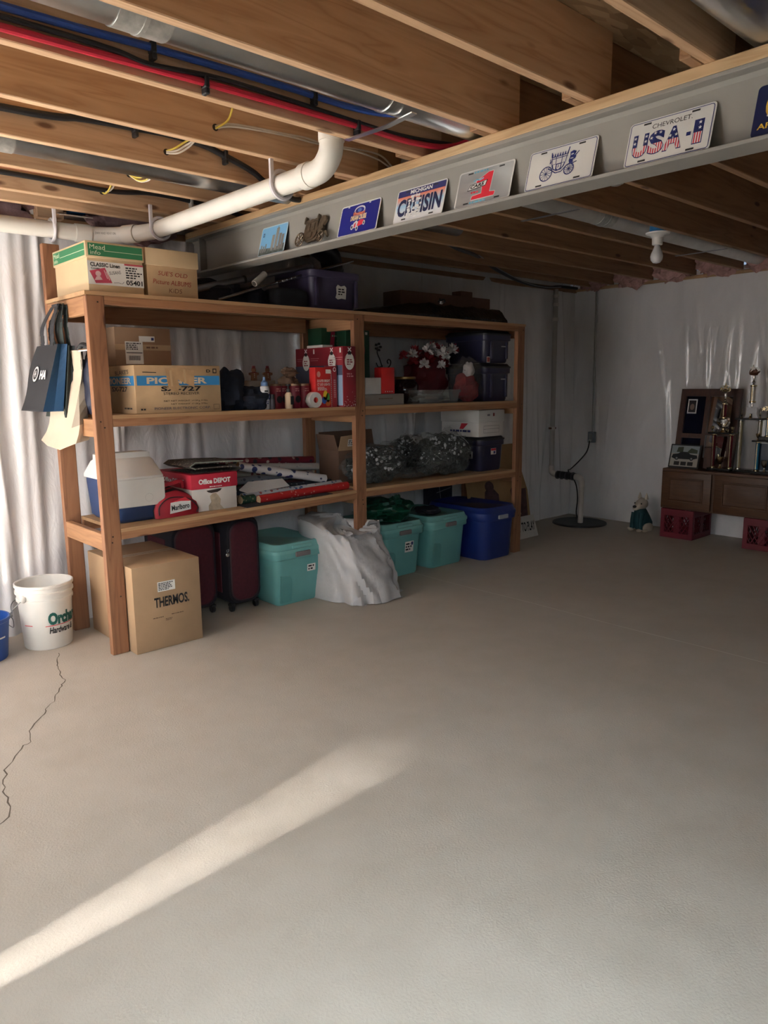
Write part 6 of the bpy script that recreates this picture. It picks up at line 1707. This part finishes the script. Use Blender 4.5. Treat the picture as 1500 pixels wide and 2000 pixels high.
# number one plate
PSL = mat('brushed plate silver', (0.50, 0.52, 0.53), 0.3, 0.5, var=0.05)
t, f, w = plate('souvenir_plate', 'silver plate with a large red numeral one and the word cars', 2.124, 1.844, PHT, PSL, rimm=PWH)
LBL = flat('light blue print', (0.16, 0.45, 0.62))
f.scribble(w / 2 - 0.06, 0.131, w / 2 + 0.06, 0.143, 1, LBL, seed=31)
f.scribble(w / 2 - 0.06, 0.008, w / 2 + 0.07, 0.02, 1, LBL, seed=32)
NUM1 = [(0.085, 0.025), (0.20, 0.025), (0.204, 0.04), (0.175, 0.044), (0.18, 0.126), (0.155, 0.126), (0.10, 0.098), (0.10, 0.088), (0.13, 0.094), (0.135, 0.044), (0.088, 0.04)]
f.lines(list(zip(NUM1, NUM1[1:] + NUM1[:1])), 0.005, WHITE, 'numeral_outline', 1.5)
f.poly([(0.085, 0.025), (0.20, 0.025), (0.204, 0.04), (0.175, 0.044), (0.18, 0.126), (0.155, 0.126), (0.10, 0.098), (0.10, 0.088), (0.13, 0.094), (0.135, 0.044), (0.088, 0.04)], flat('numeral red', (0.66, 0.02, 0.04)), 'numeral', 2)
f.poly([(0.058, 0.064), (0.150, 0.072), (0.158, 0.096), (0.07, 0.088)], BLACK, 'cars_box', 3)
f.poly([(0.062, 0.067), (0.148, 0.0745), (0.153, 0.093), (0.072, 0.0855)], WHITE, 'cars_box', 4)
f.text('CARS', 0.108, 0.080, 0.07, 0.014, BLACK, k=5, bold=0.04, shear=0.2, rot=0.08)
f.lines([((0.085, 0.1), (0.1, 0.106)), ((0.1, 0.106), (0.115, 0.1)), ((0.115, 0.1), (0.135, 0.106))], 0.005, LBL, 'waves', 4)
f.scribble(0.08, 0.048, 0.14, 0.06, 1, MATS['numeral red'], k=4, seed=4)
# coach plate
t, f, w = plate('souvenir_plate', 'white plate with a navy drawing of a horse carriage', 1.775, 1.489, PHT, PWH, border=NAVY, rimm=PWH)


def coach(fc, x0_, y0_, s, m_):
    S = lambda pts: [(x0_ + x * s, y0_ + y * s) for x, y in pts]
    fc.poly(S([(0.2, 0.42), (0.26, 0.28), (0.42, 0.2), (0.6, 0.22), (0.7, 0.32), (0.74, 0.46), (0.2, 0.46)]), m_, 'coach_body', 2)
    fc.poly(S([(0.25, 0.44), (0.3, 0.3), (0.37, 0.26), (0.37, 0.44)]), PWH, 'coach_panel', 3)
    fc.poly(S([(0.60, 0.27), (0.66, 0.34), (0.7, 0.44), (0.60, 0.44)]), PWH, 'coach_panel', 3)
    fc.poly(S([(0.41, 0.42), (0.57, 0.42), (0.56, 0.28), (0.49, 0.24), (0.42, 0.28)]), PWH, 'coach_crest', 3)
    fc.text('F', x0_ + 0.49 * s, y0_ + 0.34 * s, 0.05 * s, 0.10 * s, m_, k=4, bold=0.03)
    ln = [((0.2, 0.46), (0.18, 0.70)), ((0.74, 0.46), (0.77, 0.72)), ((0.36, 0.46), (0.35, 0.70)), ((0.58, 0.46), (0.59, 0.7)), ((0.16, 0.70), (0.8, 0.72)), ((0.16, 0.64), (0.79, 0.655)), ((0.12, 0.5), (0.18, 0.6)), ((0.12, 0.5), (0.12, 0.66))]
    fc.lines([(S([a])[0], S([c_])[0]) for a, c_ in ln], 0.025 * s, m_, 'coach_frame', 3)
    for k in range(7):
        x = 0.18 + 0.1 * k
        fc.poly(S([(x - 0.035, 0.71), (x + 0.035, 0.71), (x + 0.02, 0.80), (x, 0.84), (x - 0.02, 0.78)]), m_, 'roof_crest', 3)
    fc.lines([(S([(0.16, 0.72)])[0], S([(0.14, 0.88)])[0]), (S([(0.78, 0.72)])[0], S([(0.82, 0.94)])[0])], 0.04 * s, m_, 'lantern', 3)
    fc.poly(S([(0.86, 0.46), (0.9, 0.6), (0.88, 0.74), (1.0, 0.78), (1.12, 0.72), (1.06, 0.6), (1.14, 0.56), (1.1, 0.48), (1.02, 0.46), (1.04, 0.38), (0.9, 0.36)]), m_, 'driver', 3)
    fc.polys([S([(0.93, 0.62), (1.03, 0.64), (1.02, 0.68), (0.93, 0.67)]), S([(0.92, 0.5), (1.04, 0.5), (1.04, 0.53), (0.92, 0.53)])], PWH, 'driver_detail', 4)
    fc.lines([(S([a])[0], S([c_])[0]) for a, c_ in (((0.06, 0.36), (0.2, 0.28)), ((0.2, 0.28), (0.4, 0.14)), ((0.4, 0.14), (0.62, 0.15)), ((0.62, 0.15), (0.8, 0.32)), ((0.8, 0.32), (1.02, 0.36)), ((1.0, 0.5), (1.22, 0.72)), ((1.0, 0.34), (1.18, 0.38)))], 0.035 * s, m_, 'undercarriage', 2)
    for cx, cy, R0 in ((0.02, 0.18, 0.24), (0.92, 0.17, 0.18)):
        fc.ring(x0_ + cx * s, y0_ + cy * s, R0 * s, 0.035 * s, m_, 'wheel', 3)
        fc.lines([((x0_ + cx * s, y0_ + cy * s), (x0_ + (cx + R0 * math.cos(a * math.pi / 6)) * s, y0_ + (cy + R0 * math.sin(a * math.pi / 6)) * s)) for a in range(12)], 0.016 * s, m_, 'spokes', 3)
        fc.disc(x0_ + cx * s, y0_ + cy * s, 0.035 * s, 0.035 * s, m_, 'hub', 3)


coach(f, 0.085, 0.034, 0.107, NAVY)
# USA-1 plate
m, nt, b, N = newmat('stars and stripes print')
tc = N('ShaderNodeTexCoord'); sx_ = N('ShaderNodeSeparateXYZ'); nt.links.new(tc.outputs['Object'], sx_.inputs[0])
gt = N('ShaderNodeMath'); gt.operation = 'GREATER_THAN'; gt.inputs[1].default_value = 0.062; nt.links.new(sx_.outputs[2], gt.inputs[0])
ml = N('ShaderNodeMath'); ml.operation = 'MULTIPLY'; ml.inputs[1].default_value = 120; nt.links.new(sx_.outputs[1], ml.inputs[0])
fr = N('ShaderNodeMath'); fr.operation = 'FRACT'; nt.links.new(ml.outputs[0], fr.inputs[0])
st = ramp(nt, fr.outputs[0], [(0.48, (0.62, 0.03, 0.06)), (0.52, (0.75, 0.73, 0.72))])
mxx = N('ShaderNodeMix'); mxx.data_type = 'RGBA'; nt.links.new(gt.outputs[0], mxx.inputs[0]); nt.links.new(st, mxx.inputs[6]); mxx.inputs[7].default_value = (0.02, 0.03, 0.14, 1)
nt.links.new(mxx.outputs[2], b.inputs['Base Color']); b.inputs['Roughness'].default_value = 0.4
FLAGM = m
t, f, w = plate('souvenir_plate', 'white car brand plate with stars and stripes lettering', 1.372, 1.087, PHT, PWH, border=NAVY, rimm=PWH)
f.text('CHEVROLET.', w / 2 + 0.005, 0.122, 0.132, 0.015, BLACK, bold=0.0)
for ch, cx, cw in (('U', 0.048, 0.048), ('S', 0.104, 0.050), ('A', 0.160, 0.058), ('1', 0.240, 0.026)):
    f.text(ch, cx, 0.066, cw + 0.005, 0.078, NAVY, 'lettering_outline', k=2, bold=0.05)
    f.text(ch, cx, 0.066, cw, 0.072, FLAGM, k=3.2, bold=0.04)
f.rect(0.203, 0.06, 0.217, 0.072, NAVY, 'hyphen', 3)


def pstar(fc, cx, cy, R0, m_):
    return [(cx + (R0 if k % 2 == 0 else R0 * 0.4) * math.cos(math.pi / 2 + k * math.pi / 5), cy + (R0 if k % 2 == 0 else R0 * 0.4) * math.sin(math.pi / 2 + k * math.pi / 5)) for k in range(10)]


f.polys([pstar(f, cx, cy, 0.0065, WHITE) for cx, cy in ((0.029, 0.094), (0.029, 0.077), (0.067, 0.094), (0.067, 0.077), (0.097, 0.097), (0.115, 0.096), (0.086, 0.083), (0.160, 0.093), (0.150, 0.075), (0.170, 0.075), (0.244, 0.094), (0.245, 0.077))], WHITE, 'stars', 4.5)
# navy plate at the picture edge
PN2 = flat('dark navy enamel', (0.012, 0.018, 0.075), 0.3); YLW = flat('yellow enamel', (0.72, 0.47, 0.06), 0.35)
t, f, w = plate('licence_plate', 'dark navy plate with raised yellow characters at the right picture edge', 0.968, 0.683, PHT + 0.004, PN2, slots=False)
f.text('0', 0.048, 0.088, 0.036, 0.066, YLW, k=3, bold=0.03)
f.text('APR', 0.044, 0.029, 0.058, 0.017, YLW, k=3, bold=0.02)
f.disc(0.04, 0.058, 0.003, 0.003, WHITE, 'bolt', 4)

# ================================================================== services between the joists
TAPE = mat('foil tape', (0.42, 0.42, 0.40), 0.4, 0.6, var=0.25, scale=30, bmp=0.6, bscale=60)


def duct(label, y, z, r, x0_, x1_, joints, sheen=STEEL):
    t_ = thing('metal_duct', label, 'duct', ((x0_ + x1_) / 2, y, z))
    o2 = V(t_.location)
    B().tube([V((x0_, y, z)) - o2, V((x1_, y, z)) - o2], r, 32).build('pipe', sheen, t_)
    for xj in joints:
        B().tube([V((xj - 0.075, y, z)) - o2, V((xj + 0.075, y, z)) - o2], r + 0.003, 32).build('foil_tape', TAPE, t_)
        B().tube([V((xj - 0.006, y, z)) - o2, V((xj + 0.006, y, z)) - o2], r + 0.006, 32).build('seam_bead', TAPE, t_)
    return t_, o2


t, o2 = duct('round galvanised duct in the joist bay above the red pipe', 2.03, 2.40, 0.076, XL, 3.4, (0.98,))
B().tube([V((1.86, 2.03, 2.40)) - o2, V((1.88, 2.03, 2.40)) - o2], 0.079, 32).build('hanger_band', STEEL, t)
B().loft([[p - o2 for p in q] for q in ([V((1.93, 1.96, 2.316)), V((1.955, 1.96, 2.316)), V((1.955, 1.96, 2.320)), V((1.93, 1.96, 2.320))], [V((1.93, 2.10, 2.306)), V((1.955, 2.10, 2.306)), V((1.955, 2.10, 2.310)), V((1.93, 2.10, 2.310))], [V((1.93, 2.33, 2.313)), V((1.955, 2.33, 2.313)), V((1.955, 2.33, 2.3165)), V((1.93, 2.33, 2.3165))])]).build('support_strap', STEEL, t)
t, o2 = duct('slim galvanised duct running behind the white drain pipe', 3.25, 2.355, 0.058, XL, 3.6, (0.93,), mat('aged galvanised steel', (0.40, 0.40, 0.40), 0.3, 1.0, var=0.15))
t, o2 = duct('large round duct in the top right joist bay', 0.93, 2.42, 0.10, XL, 3.0, (), )
t, o2 = duct('galvanised duct beyond the beam beside the bare bulb', 2.60, 2.40, 0.066, 2.55, XR - 0.1, (4.2,), mat('pale duct', (0.55, 0.54, 0.52), 0.45, 0.7, var=0.1))
B().loft([[p - o2 for p in q] for q in ([V((3.62, 2.40, 2.314)), V((3.645, 2.40, 2.314)), V((3.645, 2.40, 2.3165)), V((3.62, 2.40, 2.3165))], [V((3.62, 2.78, 2.312)), V((3.645, 2.78, 2.312)), V((3.645, 2.78, 2.3155)), V((3.62, 2.78, 2.3155))])]).build('support_strap', DKST, t)
B().loft([[p - o2 for p in q] for q in ([V((5.5, 2.40, 2.314)), V((5.525, 2.40, 2.314)), V((5.525, 2.40, 2.3165)), V((5.5, 2.40, 2.3165))], [V((5.5, 2.78, 2.312)), V((5.525, 2.78, 2.312)), V((5.525, 2.78, 2.3155)), V((5.5, 2.78, 2.3155))])]).build('support_strap', DKST, t)


def run(name, label, cat, pts, r, m_, clips=(), clipm=None, smooth=6):
    t_ = thing(name, label, cat, pts[0])
    o3 = V(pts[0])
    B().tube([V(p) - o3 for p in pts], r, 10, smooth=smooth).build('line', m_, t_)
    for c_ in clips:
        p = V(c_) - o3
        B().box(p.x - 0.008, p.x + 0.008, p.y - r - 0.006, p.y + r + 0.004, p.z - r - 0.006, p.z + r + 0.006, 0.003, 1).build('clip', clipm or BLKPL, t_)
        B().box(p.x - 0.006, p.x + 0.01, p.y - r - 0.002, p.y + r + 0.006, p.z - r - 0.024, p.z - r - 0.004, 0.003, 1).build('clip_foot', clipm or BLKPL, t_)
    return t_


PEXB = mat('blue pex', (0.025, 0.075, 0.33), 0.4, var=0.05)
PEXR = mat('red pex', (0.52, 0.02, 0.045), 0.4, var=0.08, scale=30)
run('water_pipe', 'blue plastic water pipe clipped above the red one', 'pipe', [(XL, 2.265, 2.38), (0.72, 2.265, 2.388), (1.13, 2.268, 2.402), (1.6, 2.268, 2.41), (1.92, 2.255, 2.405), (2.1, 2.20, 2.41), (2.25, 2.12, 2.46)], 0.0115, PEXB, [(1.13, 2.268, 2.402), (1.74, 2.266, 2.41)])
run('water_pipe', 'red plastic water pipe clipped along the joist', 'pipe', [(XL, 2.272, 2.325), (0.70, 2.272, 2.338), (1.31, 2.276, 2.350), (1.95, 2.276, 2.355), (2.24, 2.27, 2.352), (2.42, 2.22, 2.36), (2.52, 2.12, 2.41)], 0.0115, PEXR, [(1.31, 2.276, 2.350), (1.95, 2.276, 2.355)])
run('cable', 'black cable strung between the blue and red pipes', 'cable', [(XL, 2.27, 2.35), (0.70, 2.265, 2.362), (1.0, 2.265, 2.362), (1.12, 2.266, 2.352), (1.35, 2.268, 2.372), (1.6, 2.270, 2.372), (1.8, 2.27, 2.368), (2.17, 2.27, 2.365), (2.45, 2.25, 2.38)], 0.008, BLKPL)
run('cable', 'thick black cable sagging along the third joist', 'cable', [(XL, 3.09, 2.39), (0.93, 3.09, 2.405), (1.23, 3.09, 2.43), (1.44, 3.09, 2.44), (1.6, 3.09, 2.445), (1.75, 3.09, 2.435), (1.86, 3.09, 2.41), (2.0, 3.09, 2.37), (2.09, 3.10, 2.33), (2.25, 3.12, 2.29), (2.4, 3.2, 2.33)], 0.0135, BLKPL, [(1.44, 3.088, 2.44), (1.86, 3.088, 2.41)])
run('cable', 'black cable along the fifth joist near the back wall', 'cable', [(XL, 3.90, 2.372), (1.15, 3.90, 2.385), (1.65, 3.90, 2.38), (1.9, 3.90, 2.405), (2.18, 3.90, 2.395), (2.5, 3.9, 2.36)], 0.012, BLKPL, [(2.12, 3.9, 2.397)], clipm=mat('clear clip', (0.4, 0.38, 0.35), 0.4))
run('copper_pipe', 'thin copper line just above a black cable near the wall', 'pipe', [(XL, 3.86, 2.40), (1.14, 3.86, 2.402), (1.64, 3.86, 2.412), (2.3, 3.86, 2.41)], 0.009, mat('copper', (0.35, 0.13, 0.07), 0.45, 0.5, var=0.2))
# wire bundles passing through the joists
WWH = mat('white cable sheath', (0.62, 0.57, 0.50), 0.5, var=0.05)
WYE = mat('yellow cable sheath', (0.62, 0.48, 0.08), 0.5, var=0.05)


def bundle(label, strands, hole):
    t_ = thing('wire_bundle', label, 'wires', hole, 0, 'house wiring bundles through the joists')
    o3 = V(hole)
    for m_, pts in strands:
        B().tube([V(p) - o3 for p in pts], 0.0042, 7, smooth=6).build('wire', m_, t_)
    # drilled hole in the joist face
    B().lathe([(0.013, -0.001), (0.013, 0.0006)], 14, M=Matrix.Rotation(math.pi / 2, 4, 'X')).build('drilled_hole', flat('hole shadow', (0.03, 0.018, 0.01)), t_)
    return t_


h1 = V((1.589, 2.698, 2.377))
bundle('white and yellow wires running along the second joist to the beam', [(WYE, [(1.634, 2.638, 2.447), (1.627, 2.668, 2.403), (1.587, 2.694, 2.372)]), (WWH, [(1.587, 2.694, 2.379), (1.638, 2.686, 2.397), (1.722, 2.690, 2.408), (1.907, 2.690, 2.417), (2.025, 2.690, 2.423), (2.134, 2.688, 2.415), (2.279, 2.688, 2.430), (2.434, 2.688, 2.433), (2.514, 2.688, 2.397)]), (WWH, [(1.587, 2.694, 2.373), (1.639, 2.686, 2.388), (1.721, 2.690, 2.400), (1.906, 2.690, 2.411), (2.050, 2.688, 2.411), (2.148, 2.688, 2.414), (2.279, 2.688, 2.422), (2.417, 2.688, 2.413), (2.498, 2.688, 2.391)])], h1)
h1 = V((1.584, 3.104, 2.377))
bundle('white wires looping out of the third joist', [(WWH, [(1.583, 3.101, 2.378), (1.617, 3.074, 2.382), (1.656, 3.054, 2.408), (1.677, 3.034, 2.426)]), (WWH, [(1.582, 3.101, 2.372), (1.621, 3.074, 2.373), (1.660, 3.054, 2.398), (1.682, 3.034, 2.423)]), (WYE, [(1.583, 3.101, 2.380), (1.610, 3.074, 2.391), (1.644, 3.054, 2.416), (1.663, 3.034, 2.427)])], h1)
h1 = V((1.595, 3.510, 2.370))
bundle('yellow and white wires looping under the slim duct', [(WYE, [(1.594, 3.507, 2.371), (1.615, 3.460, 2.338), (1.635, 3.420, 2.336), (1.647, 3.390, 2.361), (1.650, 3.370, 2.393)]), (WYE, [(1.594, 3.507, 2.371), (1.611, 3.470, 2.353), (1.623, 3.430, 2.349), (1.623, 3.390, 2.364), (1.623, 3.370, 2.388)]), (WWH, [(1.596, 3.507, 2.367), (1.620, 3.460, 2.335), (1.647, 3.420, 2.336), (1.663, 3.390, 2.364), (1.660, 3.370, 2.395)])], h1)
h1 = V((1.628, 3.916, 2.374))
bundle('short yellow and white wire loop at the joist nearest the wall', [(WYE, [(1.627, 3.913, 2.373), (1.629, 3.876, 2.359), (1.637, 3.846, 2.374), (1.637, 3.816, 2.393)]), (WWH, [(1.632, 3.913, 2.374), (1.646, 3.876, 2.371), (1.656, 3.846, 2.384), (1.652, 3.816, 2.395)])], h1)

# white drain pipe
t = thing('drain_pipe', 'white plastic drain pipe hung below the joists with an upturned elbow', 'pipe', (1.91, 3.2, 2.22))
o3 = V(t.location)
PR = 0.043


def seg(name, pts, r, n=20, smooth=0, m_=WHPVC): return B().tube([V(p) - o3 for p in pts], r, n, smooth=smooth).build(name, m_, t)


seg('wall_run', [(XL, 4.27, 2.222), (1.62, 4.248, 2.222)], PR)
seg('coupling', [(1.60, 4.249, 2.222), (1.68, 4.24, 2.222)], PR + 0.005)
seg('bend', [(1.66, 4.243, 2.222), (1.74, 4.225, 2.222), (1.80, 4.18, 2.222), (1.84, 4.12, 2.222)], PR, smooth=5)
seg('coupling', [(1.832, 4.135, 2.222), (1.868, 4.06, 2.222)], PR + 0.006)
seg('bend', [(1.86, 4.08, 2.222), (1.895, 4.0, 2.222), (1.91, 3.92, 2.222), (1.91, 3.84, 2.222)], PR, smooth=5)
seg('long_run', [(1.91, 3.86, 2.222), (1.908, 2.52, 2.222)], PR)
seg('elbow_hub', [(1.908, 2.56, 2.222), (1.908, 2.515, 2.222)], PR + 0.008)
seg('elbow', [(1.908, 2.53, 2.222), (1.908, 2.47, 2.223), (1.908, 2.425, 2.238), (1.908, 2.39, 2.272), (1.908, 2.38, 2.31), (1.908, 2.38, 2.33)], PR + 0.004, smooth=5)
seg('elbow_hub', [(1.908, 2.38, 2.315), (1.908, 2.38, 2.35)], PR + 0.008)
seg('riser', [(1.908, 2.38, 2.33), (1.908, 2.38, 2.54)], PR - 0.002)
HNG = mat('pale hanger plastic', (0.66, 0.64, 0.68), 0.4, var=0.02)
for c_, ax, yj in (((1.908, 2.72, 2.222), 'y', 2.72), ((1.91, 3.86, 2.222), 'y', 3.93), ((1.48, 4.252, 2.222), 'x', 4.2)):
    c0 = V(c_) - o3
    pts = []
    for k in range(25):
        a = 2 * math.pi * k / 24
        pts.append(c0 + (V((math.cos(a), 0, math.sin(a))) if ax == 'y' else V((0, math.cos(a), math.sin(a)))) * (PR + 0.012))
    hb_ = B(); hb_.tube(pts, 0.009, 8, caps=False); hb_.build('hanger_ring', HNG, t)
    s_ = V((-PR - 0.008, 0, 0)) if ax == 'y' else V((0, -PR - 0.008, 0))
    a = c0 + s_
    B().box(a.x - 0.009, a.x + 0.009, a.y - 0.007, a.y + 0.007, a.z, ZJ - o3.z + 0.02, 0.002, 1).build('hanger_strap', HNG, t)
Face(t, V((1.70, 4.19, 2.222)) - o3, r=(0.86, -0.5, 0), u=(0, 0, 1)).text('DWV AND VENT ONLY', 0.05, 0.0, 0.12, 0.012, flat('pipe print', (0.2, 0.18, 0.15)), k=8)
# junction box and metal tray by the wall
t = thing('junction_box', 'blue electrical box with steel bracket tucked above the drain pipe', 'electrical box', (1.60, 4.25, 2.29))
B().box(-0.02, 0.06, -0.02, 0.05, 0.03, 0.065, 0.004, 1).build('box', mat('blue box plastic', (0.01, 0.09, 0.26), 0.4), t)
B().loft([[V((x, y, z)) for x, y, z in q] for q in ([(-0.10, -0.07, 0.0), (0.07, -0.09, -0.002), (0.07, -0.09, 0.004), (-0.10, -0.07, 0.006)], [(-0.07, 0.05, 0.028), (0.10, 0.03, 0.026), (0.10, 0.03, 0.032), (-0.07, 0.05, 0.034)])]).build('bracket', mat('bright bracket', (0.6, 0.6, 0.6), 0.35, 0.7, var=0.05), t)
# bare bulb
t = thing('lamp_holder', 'unlit bare bulb in a white porcelain holder under the dark joists', 'light', (4.57, 2.43, ZJ), 0)
B().lathe([(0.05, 0.0), (0.05, 0.045)], 18).build('blue_box', mat('bright blue plastic', (0.02, 0.20, 0.48), 0.4), t)
B().lathe([(0.055, 0.0), (0.075, -0.004), (0.072, -0.012), (0.045, -0.022), (0.034, -0.035), (0.032, -0.075), (0.028, -0.078)], 24).build('porcelain_base', mat('white porcelain', (0.72, 0.70, 0.68), 0.3, var=0), t)
B().lathe([(0.016, -0.076), (0.018, -0.088), (0.026, -0.108), (0.035, -0.128), (0.039, -0.148), (0.035, -0.170), (0.022, -0.186), (0.001, -0.191)], 24).build('bulb', mat('frosted glass bulb', (0.55, 0.54, 0.55), 0.12, var=0), t)
# dark hose and cable above the top shelf
t = thing('flexible_hose', 'black flexible hose end hanging from the joists above the purple tote', 'hose', (3.30, 4.18, 2.2))
B().tube([(-0.35, -0.06, 0.14), (-0.15, -0.04, 0.12), (0.0, 0.0, 0.075), (0.045, 0.02, 0.02), (0.05, 0.02, -0.03)], 0.075, 18, smooth=6).build('hose', mat('black rubber', (0.012, 0.012, 0.014), 0.4, var=0.2, bmp=0.4, bscale=40), t)
B().tube([(0.05, 0.02, -0.02), (0.05, 0.02, -0.075)], [0.082, 0.07], 18).build('end_cap', MATS['black rubber'], t)
t = thing('flexible_duct', 'grey ribbed flexible duct crossing just beneath the beam', 'duct', (2.95, 3.62, 2.26))
for k in range(9):
    a = V((-0.32 + 0.055 * k, 0.18 - 0.02 * k, -0.07 + 0.014 * k)); c_ = a + V((0.05, -0.018, 0.012))
    B().tube([a, (a + c_) / 2, c_], [0.052, 0.06, 0.052], 16).build('duct_rib', mat('grey flex duct', (0.12, 0.12, 0.13), 0.4, 0.3) if k < 5 else mat('pale flex duct', (0.30, 0.29, 0.27), 0.5, 0.3), t)
run('cable', 'black cable looping down across the dark joists to the corner', 'cable', [(3.6, 3.55, 2.40), (4.1, 3.75, 2.36), (4.6, 3.95, 2.37), (5.0, 4.08, 2.32), (5.5, 4.2, 2.275), (5.95, 4.27, 2.27), (6.25, 4.3, 2.30), (6.5, 4.28, 2.30)], 0.014, BLKPL)
run('cable', 'thin grey cable following the black cable to the corner', 'cable', [(4.6, 3.93, 2.375), (5.0, 4.05, 2.322), (5.5, 4.17, 2.272), (5.9, 4.24, 2.265), (6.2, 4.26, 2.29)], 0.004, mat('grey wire', (0.28, 0.27, 0.26), 0.5))
